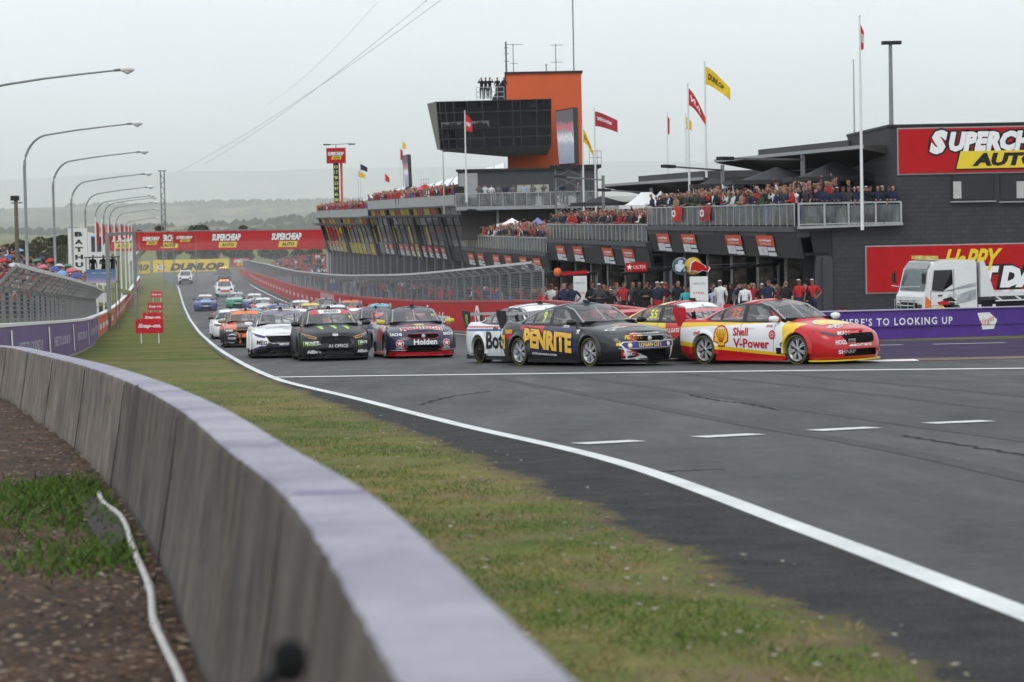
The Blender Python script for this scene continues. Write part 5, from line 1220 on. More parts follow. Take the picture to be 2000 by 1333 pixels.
for s, v, c, h, w, m_, k in (('Shell', 90, (-0.26, 0.735), 0.18, 0.46, pr_, {}), ('V-Power', 90, (0.06, 0.475), 0.20, 1.10, pr_, {'rot': -0.03}), ('MAN', 42, (1.235, 0.665), 0.075, 0.27, pw_, {}), ('HOGS', 42, (1.16, 0.475), 0.10, 0.24, pw_, {}), ('SHARP', 42, (1.30, 0.27), 0.085, 0.42, pw_, {}), ('MIGHTYMITE', 0, (0.0, 0.40), 0.055, 0.62, pw_, {'shear': 0.2}), ('SHARP', 0, (0.75, 0.27), 0.07, 0.24, pw_, {}), ('REPCO', 60, (1.55, 0.80), 0.06, 0.26, pw_, {'shear': 0.2}), ('17', 90, (-0.52, 1.13), 0.20, 0.24, po_, {}), ('PIRTEK', 0, (0.08, 1.315), 0.075, 0.62, py_, {'shear': 0.2}), ('FORD', 90, (1.0, 0.45), 0.03, 0.09, pw_, {}), ('Rheem', 90, (-1.62, 0.72), 0.09, 0.24, pr_, {'shear': 0.4, 'rot': 0.3}), ('DHL', 90, (0.60, 0.85), 0.05, 0.18, pr_, {}), ('12', 0, (0.50, 1.19), 0.05, 0.07, pr_, {})):
    decal_text(c1, 'ford', s, v, c, h, w, m_, **k)
on(c1, 'ford', 'oval_badge', disc(0.05, 1.0, 0.45, sx=1.6), 90, pb_, 0.007)
on(c1, 'ford', 'round_badge', disc(0.10, 0.70, 0.66), 90, pr_, 0.007)
for k in range(8):
    a = k * 0.785; on(c1, 'ford', 'badge_ray', [(0.70 + math.cos(a + d) * r_, 0.66 + math.sin(a + d) * r_) for d, r_ in ((-0.3, 0.03), (0, 0.085), (0.3, 0.03))], 90, pw_, 0.010)
on(c1, 'ford', 'badge_box', [(x + 1.42, z + 0.46) for x, z in ((-0.085, -0.075), (0.085, -0.075), (0.085, 0.075), (-0.085, 0.075))], 42, pw_, 0.007); decal_text(c1, 'ford', 'PPG', 42, (1.42, 0.46), 0.07, 0.13, pr_, lift=0.012)
on(c1, 'ford', 'corner_badge', [(0.80, 0.25), (0.98, 0.25), (0.98, 0.38), (0.80, 0.38)], 90, pk_, 0.007)
on(c1, 'ford', 'bonnet_emblem_edge', [(y * 2.6, -1.60 + z * 1.5) for y, z in fan], 'top', pw_, 0.006); on(c1, 'ford', 'bonnet_emblem', [(y * 2.35, -1.60 + z * 1.32) for y, z in fan], 'top', py_, 0.009)
on(c1, 'ford', 'window_strip', [(-0.29, 0.95), (-0.205, 0.95), (-0.205, 1.28), (-0.29, 1.28)], 90, pk_, 0.008)

# ---- charcoal and gold lettered car
L_pen = livery('charcoal', (0.030, 0.031, 0.034), [
    ((0.025, 0.03, 0.14), [(0, 1, 0, -0.60), (-0.9, 0, -0.15, 0.85), (1, 0, -0.35, 0.95), (0, 0, -1, 0.86)]),
    ((0.50, 0.015, 0.02), [(0, 1, 0, -0.60), (-1, 0, 0, -0.42), (1, 0, 0, 1.35), (0.10, 0, 1, -0.72), (0, 0, -1, 0.93)]),
    ((0.014, 0.014, 0.015), [(0, 0, -1, 0.34)]),
    ((0.045, 0.05, 0.20), [(0, 0, 1, -1.30), (0, -1, 0, 0.5), (-1, 0, 0, -0.1)])])
loc = car_at(1152, 716, 0.55, (1.40, -0.93))
c2 = race_car('holden', loc, 0.55, 'charcoal race car with big gold lettering along its doors', L_pen, wing=carbon, mirror=pk_, banner=paint_ink('dark_strip', (0.04, 0.04, 0.042)))
decal_text(c2, 'holden', 'PENRITE', 90, (-0.22, 0.595), 0.44, 1.92, pg_, bold=0.055, outline=pk_, rot=-0.07, lift=0.012)
decal_text(c2, 'holden', 'PENRITE', 90, (-0.22, 0.665), 0.20, 1.93, paint_ink('pale_gold', (0.78, 0.58, 0.22)), bold=0.02, rot=-0.06, lift=0.0125) if False else None
for s, v, c, h, w, m_, k in (('AUSTRALIAN MADE & OWNED', 90, (-0.38, 0.285), 0.05, 1.0, pw_, {'rot': -0.04}), ('PENRITE', 0, (0.1, 1.315), 0.075, 0.70, paint_ink('pale_gold', (0.72, 0.55, 0.24)), {}), ('9', 90, (-0.55, 1.13), 0.24, 0.13, ph_, {}), ('PENRITE', 40, (1.20, 0.64), 0.085, 0.36, py_, {}), ('NAPA', 90, (-2.12, 0.58), 0.10, 0.14, pb_, {}), ('PIRTEK', 90, (0.42, 0.905), 0.06, 0.24, pw_, {}), ('CRC', 75, (1.62, 0.83), 0.08, 0.2, pw_, {}), ('ppg', 45, (1.33, 0.45), 0.07, 0.10, pw_, {}), ('LOCO', 0, (-0.50, 0.27), 0.07, 0.13, pt_, {}), ('AUSTRALIAN MADE & OWNED', 0, (0.0, 0.715), 0.03, 0.8, pw_, {}), ('CRC', 42, (1.17, 0.285), 0.075, 0.22, pw_, {'lift': 0.014}), ('PENRITE', 90, (-1.82, 0.80), 0.09, 0.32, py_, {})):
    decal_text(c2, 'holden', s, v, c, h, w, m_, **k)
on(c2, 'holden', 'red_patch', [(1.02, 0.225), (1.34, 0.225), (1.34, 0.345), (1.02, 0.345)], 42, pr_, 0.008)
on(c2, 'holden', 'bumper_panel_edge', [(-0.66, 0.55), (0.66, 0.55), (0.73, 0.50), (0.66, 0.40), (0.60, 0.16), (0.57, 0.16), (0.60, 0.395), (-0.60, 0.395), (-0.57, 0.16), (-0.60, 0.16), (-0.66, 0.40), (-0.73, 0.50)], 0, pw_, 0.008)
on(c2, 'holden', 'bumper_panel', [(-0.64, 0.535), (0.64, 0.535), (0.69, 0.49), (0.62, 0.405), (-0.62, 0.405), (-0.69, 0.49)], 0, pb_, 0.011)
decal_text(c2, 'holden', 'LOGAN CITY', 0, (0.0, 0.472), 0.10, 0.62, py_, lift=0.016)
for sx in (-0.52, 0.52): on(c2, 'holden', 'roundel', disc(0.058, sx, 0.47, 6), 0, py_, 0.014); on(c2, 'holden', 'roundel_core', disc(0.04, sx, 0.47, 6), 0, pw_, 0.016)
on(c2, 'holden', 'winglet', [(0.94, 0.42), (1.2, 0.37), (1.52, 0.20), (1.56, 0.13), (1.40, 0.15), (1.0, 0.18), (1.3, 0.20), (1.38, 0.25), (1.15, 0.35)], 42, pw_, 0.006)
on(c2, 'holden', 'tail_patch', [(-2.22, 0.40), (-2.02, 0.40), (-2.0, 0.72), (-2.20, 0.72)], 90, py_, 0.006); on(c2, 'holden', 'lamp_roundel', disc(0.10, 1.20, 0.64), 40, pr_, 0.008)
on(c2, 'holden', 'tail_roundel', disc(0.13, -1.82, 0.74), 90, pr_, 0.007); on(c2, 'holden', 'arrow', [(1.02, 0.53), (1.09, 0.53), (1.09, 0.56), (1.15, 0.50), (1.09, 0.44), (1.09, 0.47), (1.02, 0.47)], 45, py_, 0.007)
on(c2, 'holden', 'bonnet_roundel', disc(0.30, 0.05, -1.62, sx=1.6, sy=0.8), 'top', paint_ink('dull_gold', (0.30, 0.22, 0.10)), 0.006); on(c2, 'holden', 'bonnet_core', disc(0.2, 0.05, -1.62, sx=1.7, sy=0.7), 'top', paint_ink('dull_red', (0.25, 0.05, 0.04)), 0.009)
on(c2, 'holden', 'star', [(0.98 + r_ * math.cos(a * 0.628 + 1.57), 0.80 + r_ * math.sin(a * 0.628 + 1.57)) for a in range(10) for r_ in ((0.085 if a % 2 == 0 else 0.035),)], 90, pw_, 0.007)
def grille_badge(c, spec, ring=None, badge=ps_, z=0.605):
    if ring:
        o_ = CARS[spec]['cuts'][0]; e = [(y * 1.05, 0.603 + (q - 0.603) * 1.15) for y, q in o_]
        mb = MB(); pts = [Vector((2.455 - 0.16 * abs(y) ** 2 - (q - 0.55) * 0.35, y, q)) for y, q in e]; mb.tube(pts + [pts[0]], 0.010, 6); mb.build('grille_rim', ring, c)
    mb = MB(); mb.lathe([(0.001, 0.02), (0.05, 0.015), (0.055, 0.0), (0.001, -0.01)], 16, 'X', c=(2.41, 0, z)); mb.build('badge', badge, c)
    for k in range(3 if spec == 'holden' else 5):
        zz = (0.565 + 0.035 * k) if spec == 'holden' else (0.47 + 0.038 * k); wd = 0.36 if spec == 'holden' else 0.40
        mb = MB(); mb.bar((2.32, -wd, zz), (2.32, wd, zz), 0.02, 0.008); mb.build('grille_bar', rim_dk, c)
grille_badge(c2, 'holden', ps_); grille_badge(c1, 'ford', None, pr_, 0.70)

# ---- matt black car with green claw marks
L_mon = livery('matt_black', (0.022, 0.023, 0.024), [((0.030, 0.031, 0.032), [(0, 0, 1, -0.72)]), ((0.50, 0.02, 0.02), [(0, 1, 0, -0.78), (0, 0, 1, -0.72), (-1, 0, 0, 1.15), (1, 0, 0, -0.95)])], 0.42)
loc = car_at(657, 705, 0.147, (2.45, 0))
c3 = race_car('ford', loc, 0.147, 'black race car with three green claw marks on its bonnet', L_mon, rim=rim_dk, banner=pr_)
for k, (y0, sc) in enumerate(((-0.36, 1.0), (0.0, 1.15), (0.34, 0.95))):
    cl = [(y0 - 0.13, -1.28), (y0 + 0.10, -1.26), (y0 + 0.05, -1.40), (y0 + 0.09, -1.43), (y0 + 0.06, -1.60 * 1), (y0 + 0.10, -1.63), (y0 + 0.06, -1.85 * (0.97 + 0.03 * sc)), (y0 - 0.02, -1.66), (y0 + 0.0, -1.62), (y0 - 0.06, -1.48), (y0 - 0.03, -1.44)]
    on(c3, 'ford', 'claw_mark', cl, 'top', pn_, 0.006)
on(c3, 'ford', 'pill_badge', [(-0.28, 1.262), (0.30, 1.262), (0.33, 1.315), (0.30, 1.365), (-0.28, 1.365), (-0.31, 1.315)], 0, pw_, 0.014)
for s, v, c, h, w, m_, k in (('ENZED', 0, (0.05, 1.313), 0.06, 0.40, pk_, {'lift': 0.019}), ('MONSTER', 0, (-0.60, 0.485), 0.085, 0.40, pw_, {}), ('ENERGY', 0, (-0.60, 0.425), 0.03, 0.30, pn_, {}), ('AllSafe', 0, (-0.58, 0.25), 0.09, 0.38, pw_, {'bold': 0.05}), ('AllSafe', 0, (0.72, 0.25), 0.085, 0.30, pw_, {'bold': 0.05}), ('MONSTER', 0, (0.76, 0.485), 0.075, 0.22, pw_, {}), ('A1 OFFICE', 0, (0.06, 0.40), 0.085, 0.52, pw_, {'bold': 0.0}), ('6', 0, (0.54, 1.17), 0.08, 0.06, ph_, {})):
    decal_text(c3, 'ford', s, v, c, h, w, m_, **k)
for y0 in (-0.86, 0.60):
    for k in range(3): on(c3, 'ford', 'small_claw', [(y0 + 0.045 * k, 0.535), (y0 + 0.045 * k + 0.03, 0.535), (y0 + 0.045 * k + 0.02, 0.40), (y0 + 0.045 * k + 0.008, 0.40)], 0, pn_, 0.008)
for sg in (-1, 1): on(c3, 'ford', 'lamp_rim', [(0.49 * sg, 0.635), (0.60 * sg, 0.665), (0.87 * sg, 0.745), (0.89 * sg, 0.735), (0.60 * sg, 0.648), (0.52 * sg, 0.628), (0.56 * sg, 0.60), (0.72 * sg, 0.635), (0.72 * sg, 0.618), (0.55 * sg, 0.582)], 0, paint_ink('amber', (0.55, 0.25, 0.06)), 0.010)
on(c3, 'ford', 'nose_panel', [(-0.55, 0.665), (0.55, 0.665), (0.50, 0.44), (0.60, 0.34), (0.60, 0.12), (-0.60, 0.12), (-0.60, 0.34), (-0.50, 0.44)], 0, pk_, 0.004); on(c3, 'ford', 'oval_badge', disc(0.045, 0.0, 0.70, sx=1.9), 0, ps_, 0.008); grille_badge(c3, 'ford', None, rim_dk, 0.55)

# ---- dark blue car with the red bull lettering, and its team mate behind
L_rb = livery('navy', (0.030, 0.032, 0.065), [
    ((0.50, 0.02, 0.03), [(0, 1, 0, -0.70), (-1, 0, 0, 0.85), (1, 0, 0.5, -0.55), (0, 0, -1, 0.90)]),
    ((0.70, 0.45, 0.04), [(0, 1, 0, -0.70), (-1, 0, 0, 1.02), (1, 0, 0, -0.86), (0, 0, -1, 0.95)]),
    ((0.30, 0.31, 0.33), [(0, 1, 0, -0.70), (-1, 0, 0, -0.30), (1, 0, 0.6, 0.75), (0, 0, -1, 0.90), (0, 0, 1, -0.45)]),
    ((0.55, 0.012, 0.02), [(0, 0, -1, 0.185)])])
for (px, py, hx, lab, num, heavy) in ((828, 700, 0.168, 'dark blue race car with red bonnet lettering, foremost of the two blue team cars', '97', True), (748, 672, 0.16, 'dark blue team car half hidden behind the foremost blue car', '88', False)):
    loc = car_at(px, py, hx, (2.45, 0)); c = race_car('holden', loc, hx, lab, L_rb, wing=pr_, mirror=paint_ink('mirror_yellow', (0.55, 0.45, 0.03)), splitter=pr_, skirt=pr_, banner=paint_ink('navy_strip', (0.06, 0.06, 0.08)))
    for s, v, q, h, w, m_, k in (('Red Bull', 'top', (0.0, -1.98), 0.30, 1.12, pr_, {'outline': pw_}), ('SACHS', 0, (-0.72, 0.655), 0.075, 0.30, pw_, {}), ('SACHS', 0, (0.72, 0.655), 0.075, 0.30, pw_, {}), ('Holden', 0, (0.05, 0.45), 0.16, 0.64, pw_, {}), ('CALTEX', 0, (0.0, 1.355), 0.045, 0.66, pw_, {}), ('Holden', 0, (0, 1.290), 0.08, 0.98, pr_, {}), (num, 0, (0.52, 1.16), 0.07, 0.10, ph_, {}), ('CALTEX', 0, (-0.64, 0.285), 0.04, 0.20, pw_, {}), ('CALTEX', 0, (0.64, 0.285), 0.04, 0.20, pw_, {})):
        if heavy or s in ('CALTEX', 'Holden', 'Red Bull'): decal_text(c, 'holden', s, v, q, h, w, m_, **k)
    for sx in (-0.64, 0.64):
        on(c, 'holden', 'star_roundel', disc(0.105, sx, 0.415), 0, pw_, 0.006); on(c, 'holden', 'star_field', disc(0.092, sx, 0.415), 0, pr_, 0.009); on(c, 'holden', 'star', [(sx + r_ * math.cos(a * 0.628 + 1.57), 0.415 + r_ * math.sin(a * 0.628 + 1.57)) for a in range(10) for r_ in ((0.085 if a % 2 == 0 else 0.035),)], 0, pw_, 0.012)
        on(c, 'holden', 'chin_line', [(sx - 0.22, 0.225), (sx + 0.22, 0.225), (sx + 0.22, 0.238), (sx - 0.22, 0.238)], 0, pw_, 0.008); on(c, 'holden', 'intake_flash', [(sx * 0.69, 0.32), (sx * 0.80, 0.32), (sx * 0.92, 0.16), (sx * 0.78, 0.16)], 0, pr_, 0.008)
    on(c, 'holden', 'sun_disc', disc(0.14, 0.0, -1.55, sx=1.2, sy=1.0), 'top', py_, 0.006)
    for sg in (-1, 1): on(c, 'holden', 'bull_shape', [(sg * 0.12, -1.58), (sg * 0.25, -1.45), (sg * 0.5, -1.5), (sg * 0.62, -1.62), (sg * 0.45, -1.60), (sg * 0.35, -1.68), (sg * 0.2, -1.64)], 'top', pr_, 0.008)
    if heavy:
        grille_badge(c, 'holden', pr_)
    # bull flank graphic
    on(c, 'holden', 'flank_graphic', [(0.30, 0.36), (0.55, 0.75), (0.20, 0.86), (-0.25, 0.70), (-0.5, 0.45), (-0.2, 0.5)], 90, pr_, 0.006)

# ---- white and purple car
L_meg = livery('white_purple', (0.74, 0.74, 0.75), [((0.05, 0.03, 0.14), [(0, 0, -1, 0.37), (0.0, -0.35, -1, 0.60)]), ((0.012, 0.012, 0.013), [(0, 0, -1, 0.30), (0, -0.30, -1, 0.50)]), ((0.30, 0.25, 0.30), [(0, 1, 0, -0.75), (-1, 0, 0, 0.9), (0.4, 0, -1, 0.62)])])
loc = car_at(556, 700, 0.13, (2.45, 0))
c5 = race_car('ford', loc, 0.13, 'white race car with a black nose beside the black car', L_meg, rim=rim_dk, mirror=pw_, banner=paint_ink('grey_purple', (0.14, 0.12, 0.17)))
for s, v, c, h, w, m_, k in (('MEGA', 0, (0.10, 1.318), 0.10, 0.72, pw_, {'shear': 0.3, 'bold': 0.06}), ('MEGA', 'top', (0.05, -1.55), 0.36, 1.15, ps_, {'shear': 0.3}), ('FUEL', 'top', (0.25, -1.85), 0.18, 0.5, ps_, {'shear': 0.2}), ('MEGA', 0, (-0.58, 0.455), 0.13, 0.40, pk_, {'rot': -0.1}), ('MEGA', 0, (0.60, 0.455), 0.13, 0.40, pk_, {'rot': 0.1}), ('MEGA', 0, (0.0, 0.40), 0.055, 0.28, pw_, {})):
    decal_text(c5, 'ford', s, v, c, h, w, m_, **k)
on(c5, 'ford', 'nose_panel', [(-0.54, 0.665), (0.54, 0.665), (0.44, 0.46), (0.52, 0.36), (0.52, 0.12), (-0.52, 0.12), (-0.52, 0.36), (-0.44, 0.46)], 0, pk_, 0.004)
for sg in (-1, 1): on(c5, 'ford', 'lamp_cover', [(sg * 0.50, 0.632), (sg * 0.60, 0.66), (sg * 0.87, 0.738), (sg * 0.885, 0.70), (sg * 0.74, 0.622), (sg * 0.56, 0.588)], 0, paint_ink('deep_purple', (0.05, 0.03, 0.11)), 0.008)

# ---- orange and black car
L_or = livery('orange_black', (0.62, 0.10, 0.02), [((0.022, 0.022, 0.024), [(0, 0, -1, 0.70)]), ((0.03, 0.03, 0.03), [(0, -1, 0, 0.42), (1, 0, 0, -0.95), (0, 0, -1, 0.98)])])
loc = car_at(486, 679, 0.14, (2.45, 0))
c6 = race_car('holden', loc, 0.14, 'orange and black race car at the left of the pack near the white line', L_or, banner=po_, mirror=paint_ink('bronze', (0.25, 0.22, 0.12)), rim=rim_dk)
for s, v, c, h, w, m_, k in (('McHATTON', 0, (-0.05, 1.315), 0.085, 0.9, py_, {'shear': 0.2}), ('SPEED', 0, (-0.70, 0.65), 0.06, 0.26, pw_, {}), ('FUCHS', 0, (-0.62, 0.36), 0.085, 0.28, pw_, {}), ('GB', 'top', (0.2, -1.6), 0.3, 0.6, ps_, {})):
    decal_text(c6, 'holden', s, v, c, h, w, m_, **k)
on(c6, 'holden', 'swoosh', [(-0.82, 0.46), (-0.62, 0.50), (-0.42, 0.46), (-0.62, 0.54)], 0, pw_, 0.008); on(c6, 'holden', 'swoosh', [(-0.82, 0.25), (-0.62, 0.20), (-0.42, 0.25), (-0.62, 0.17)], 0, pw_, 0.008)
on(c6, 'holden', 'orange_flash', [(-0.38, 0.52), (-0.33, 0.54), (-0.26, 0.25), (-0.30, 0.14), (-0.34, 0.14)], 0, po_, 0.008); on(c6, 'holden', 'orange_box', [(-0.24, 0.40), (0.02, 0.40), (0.02, 0.53), (-0.24, 0.53)], 0, po_, 0.012)
grille_badge(c6, 'holden', po_)

# ---- white car with large black words, behind the charcoal one
L_bot = livery('white_stripe', (0.72, 0.73, 0.75), [((0.50, 0.05, 0.05), [(0, 1, 0, -0.62), (0, 0, 1, -0.875), (0, 0, -1, 0.915)]), ((0.06, 0.12, 0.30), [(0, 1, 0, -0.62), (0, 0, 1, -0.79), (0, 0, -1, 0.85), (-1, 0, 0, -0.2)]), ((0.012, 0.012, 0.012), [(0, 0, -1, 0.19)])])
loc = car_at(940, 709, 0.47, (-1.42, -0.93))
c7 = race_car('ford', loc, 0.47, 'white race car with black words on its side, tucked behind the charcoal car', L_bot, rim=rim_dk, wing=carbon, wing_plate=carbon, banner=pw_)
decal_text(c7, 'ford', 'Bottle', 90, (-0.25, 0.57), 0.42, 1.5, pk_, bold=0.03); decal_text(c7, 'ford', 'the', 90, (-0.55, 0.86), 0.10, 0.26, pk_); decal_text(c7, 'ford', '14', 90, (-0.55, 1.13), 0.2, 0.2, ph_)
mb = MB()
for k in range(3): mb.add([(-2.30 + 0.05 * k, -0.836, 1.20), (-2.27 + 0.05 * k, -0.836, 1.20), (-2.26 + 0.045 * k, -0.836, 0.95), (-2.275 + 0.045 * k, -0.836, 0.95)], [(0, 1, 2, 3)])
mb.build('claw_mark', pn_, c7)
# ---- yellow, red and black car behind the leader
L_55 = livery('yellow_red', (0.70, 0.52, 0.04), [((0.50, 0.02, 0.02), [(1, 0, 0.6, -0.55), (0, 0, 1, -0.55)]), ((0.02, 0.02, 0.02), [(0, 1, 0, -0.5), (0.5, 0, -1, 0.35)]), ((0.70, 0.52, 0.04), [(1, 0, 0.3, -2.15)]), ((0.04, 0.04, 0.045), [(1, 0, 0.35, -2.45), (0, 0, -1, 0.66)])])
loc = car_Y(1377, 60.6, 0.62, (1.40, -0.93))
c8 = race_car('ford', loc, 0.62, 'yellow, red and black race car between the charcoal and the red cars', L_55, wing=pr_, banner=pw_, mirror=pk_)
for s, v, c, h, w, m_, k in (('55', 90, (-0.52, 1.13), 0.2, 0.26, ph_, {}), ('ultra', 0, (0.0, 1.315), 0.07, 0.6, pb_, {'shear': 0.2}), ('ALLGATE', 90, (0.3, 0.75), 0.1, 0.5, pw_, {})): decal_text(c8, 'ford', s, v, c, h, w, m_, **k)
on(c8, 'ford', 'yellow_flash', [(1.02, 0.60), (1.30, 0.50), (1.52, 0.30), (1.36, 0.52)], 42, py_, 0.008)

# ---- the pack behind
pale = (0.70, 0.71, 0.72)
PACK = [
    (455, 124, 'holden', 'plain white race car behind the orange car', pale, [], pw_, 'CASTROL', pr_),
    (403, 226, 'holden', 'deep blue race car alone near the white line, behind the pack', (0.06, 0.07, 0.24), [((0.55, 0.58, 0.68), [(0, 0, 1, -1.30)]), ((0.20, 0.34, 0.55), [(0, -1, 0, 0.45), (0, 0, 1, -0.78), (0, 0, -1, 1.0)])], pw_, 'GARRY', pb_),
    (465, 236, 'holden', 'grey and green race car ahead of the lead safety car', (0.40, 0.47, 0.45), [((0.02, 0.30, 0.16), [(0, 0, -1, 0.80)])], ps_, 'DEWALT', pk_),
    (500, 226, 'ford', 'white and blue race car beside the grey-green one', pale, [((0.06, 0.08, 0.26), [(0, 0, -1, 0.85)])], pw_, 'SUPER', pb_),
    (517, 205, 'holden', 'white and red race car right of the grey-green one', (0.62, 0.60, 0.60), [((0.48, 0.03, 0.05), [(0, 1, 0, -0.62)])], pw_, 'PREMIAIR', pr_),
    (494, 132, 'ford', 'blue and orange roofed race car behind the white one', (0.18, 0.36, 0.60), [((0.60, 0.28, 0.10), [(0, 0, 1, -1.32), (-1, 0, 0, 0.2)]), (pale, [(0, 0, -1, 0.55)])], pt_, 'WILSON', pw_),
    (583, 116, 'holden', 'white and orange roofed race car behind the black car', (0.70, 0.68, 0.66), [((0.60, 0.22, 0.08), [(0, 0, 1, -1.30), (0, 1, 0, -0.1)])], pw_, 'PREPAID', po_),
    (592, 186, 'ford', 'white race car with dark roof rail in the middle of the pack', pale, [((0.06, 0.06, 0.07), [(0, 0, -1, 0.5)])], pw_, 'AUTO', pk_),
    (612, 166, 'holden', 'race car with a yellow screen banner in mid pack', (0.55, 0.52, 0.46), [((0.03, 0.03, 0.03), [(0, 0, -1, 0.6)])], py_, 'IRWIN', pk_),
    (662, 152, 'holden', 'pale blue race car with white screen banner in mid pack', (0.32, 0.48, 0.60), [((0.50, 0.03, 0.04), [(0, 0, -1, 0.8)])], pw_, 'NISMO', pr_),
    (710, 108, 'holden', 'red and white race car with white screen banner behind the black car', (0.55, 0.06, 0.07), [(pale, [(0, 0, -1, 0.80), (0, -1, 0, 0.75)]), ((0.03, 0.03, 0.03), [(0, 0, -1, 0.36)])], pw_, 'NISMO', pr_),
    (548, 162, 'holden', 'white race car with blue doors in the gap behind the white and orange one', pale, [((0.08, 0.10, 0.32), [(0, 1, 0, -0.7), (0, 0, -1, 0.85)])], pb_, 'BOC', pw_),
    (642, 192, 'ford', 'distant silver race car deep in the pack', (0.45, 0.46, 0.47), [((0.04, 0.04, 0.05), [(0, 0, -1, 0.6)])], pk_, 'RACE', pw_),
    (692, 178, 'holden', 'distant orange-striped white race car near the pit wall', pale, [((0.62, 0.16, 0.03), [(0, -1, 0, 0.3), (0, 0, 1, -0.7)])], po_, 'TEKNO', pw_),
    (750, 152, 'ford', 'white and teal race car against the red pit wall', (0.66, 0.70, 0.70), [((0.10, 0.35, 0.38), [(0, 0, -1, 0.7)])], pt_, 'AUTO', pw_)]
for i, (px, Y, spec, lab, base, layers, ban, word, wm) in enumerate(PACK):
    c = race_car(spec, car_Y(px, Y, 0.145), 0.145, lab, livery('pack_%d' % i, base, layers), rim=rim_dk, banner=ban, detail=1, wing=carbon if i % 2 else pr_, mirror=carbon)
    decal_text(c, spec, word, 0, (0, 1.318), 0.075, 0.8, wm, res=1)
    decal_text(c, spec, word, 0, (0, 0.44), 0.10, 0.55, pw_, res=1)

# ---- drivers at the wheel of the nearest cars
def driver_mesh():
    mb = MB(); mb.lathe([(0.001, 0.30), (0.06, 0.292), (0.105, 0.25), (0.125, 0.19), (0.122, 0.12), (0.10, 0.07), (0.07, 0.045), (0.075, 0.03), (0.15, 0.0), (0.21, -0.05), (0.20, -0.2), (0.16, -0.3), (0.001, -0.3)], 16)
    for sy in (-1, 1): mb.tube([(0, sy * 0.17, -0.05), (0.16, sy * 0.22, -0.16), (0.36, sy * 0.13, -0.08)], [0.06, 0.048, 0.04], 8)
    return mb.mesh('person_driver')
DRV = driver_mesh()
for c_, who, m_ in ((c1, 'the red, white and yellow car', pw_), (c2, 'the charcoal lettered car', pw_), (c3, 'the black claw-marked car', pk_), (c5, 'the white black-nosed car', pw_), (c6, 'the orange and black car', po_), (c8, 'the yellow, red and black car', py_)):
    bpy.context.view_layer.update(); o = link('person', DRV, m_); o.matrix_world = c_.matrix_world @ Matrix.Translation((-0.10, -0.38, 1.06)); tag(o, 'helmeted driver at the wheel of ' + who, 'person', 'drivers in their cars')
    mb = MB(); mb.add([(0.118 * math.cos(a), 0.118 * math.sin(a), z) for z in (0.15, 0.21) for a in [R(-60 + 20 * k) for k in range(7)]], [(i, i + 1, i + 8, i + 7) for i in range(6)]); vz = mb.build('visor', inner_m, o); vz.scale = (1.07, 1.07, 1)

# ---- safety car, recovery vehicles
def suv(px, Y, hx, label, paint, bar, tall=1.72, low=None):
    loc = car_Y(px, Y, hx, (2.35, 0)); ang = math.atan2(-math.sqrt(1 - hx * hx), hx); root = empty('safety_vehicle', loc, ang, label, 'safety car', 'course vehicles')
    prof = [(-2.3, 0.35), (-2.35, 0.9), (-2.15, 1.1), (-1.95, tall - 0.08), (-1.2, tall), (0.1, tall - 0.02), (0.35, tall - 0.1), (1.05, 1.13), (1.2, 1.08), (2.1, 0.98), (2.3, 0.86), (2.36, 0.55), (2.3, 0.32)]
    mb = MB(); rows = []
    for y, s_ in ((-0.95, 0.0), (-0.93, 0.6), (-0.80, 1.0), (0, 1.02), (0.80, 1.0), (0.93, 0.6), (0.95, 0.0)):
        rows.append([(x * (0.985 + 0.015 * s_), y * (1 if z < 1.1 else 1 - 0.22 * (z - 1.1) / (tall - 1.1)), z if z < 0.95 or s_ > 0.9 else 0.95 + (z - 0.95) * (0.80 + 0.2 * s_)) for x, z in prof])
    mb.sheet(rows, smooth=False); n = len(prof); mb.add(rows[0], [tuple(range(n))]); mb.add(rows[-1], [tuple(reversed(range(n)))]); mb.add([r_[0] for r_ in rows] + [r_[-1] for r_ in rows], [(0, 1, 2, 3, 4, 5, 6, 13, 12, 11, 10, 9, 8, 7)])
    mb.build('body', paint, root)
    mb = MB(); mb.add([(1.12, -0.74, 1.15), (1.12, 0.74, 1.15), (0.40, 0.62, tall - 0.1), (0.40, -0.62, tall - 0.1)], [(0, 1, 2, 3)]); mb.build('windscreen', suv_glass, root)
    for sg in (-1, 1):
        mb = MB(); mb.add([(0.9, sg * 0.955, 1.16), (0.2, sg * 0.86, tall - 0.16), (-1.7, sg * 0.86, tall - 0.16), (-1.9, sg * 0.955, 1.16)], [(0, 1, 2, 3)]); mb.build('side_window', suv_glass, root)
        mb = MB(); mb.tube([(2.28, sg * 0.66, 0.82), (2.36, sg * 0.66, 0.80)], [0.15, 0.13], 12); mb.build('headlight', lampglass, root)
        mb = MB(); mb.box((0.75, sg * 1.06, 1.16), (0.12, 0.2, 0.16)); mb.build('mirror', paint, root)
        for ax in (1.42, -1.42):
            w_ = link('wheel', WHEEL[0], None, root, (ax, sg * 0.80, 0.37)); w_.scale = (1.1, 1, 1.1); w_.material_slots[0].link = 'OBJECT'; w_.material_slots[0].material = tyre_m
    mb = MB(); mb.box((2.37, 0, 0.64), (0.04, 1.0, 0.2)); mb.build('grille', low or pr_, root)
    mb = MB(); mb.box((2.35, 0, 0.42), (0.1, 1.7, 0.2)); mb.build('bumper', low or paint, root)
    if bar:
        mb = MB(); mb.box((-0.2, 0, tall + 0.06), (0.25, 1.1, 0.1)); mb.build('light_bar', mat('amber_housing', (0.35, 0.12, 0.03), 0.3), root)
        for y in (-0.35, 0.0, 0.35): mb = MB(); mb.box((-0.06, y, tall + 0.06), (0.03, 0.2, 0.09)); mb.build('beacon', mat('beacon', (0.9, 0.3, 0.05), 0.4, var=0, emit=(1.0, 0.32, 0.06), estr=4.0), root)
    return root
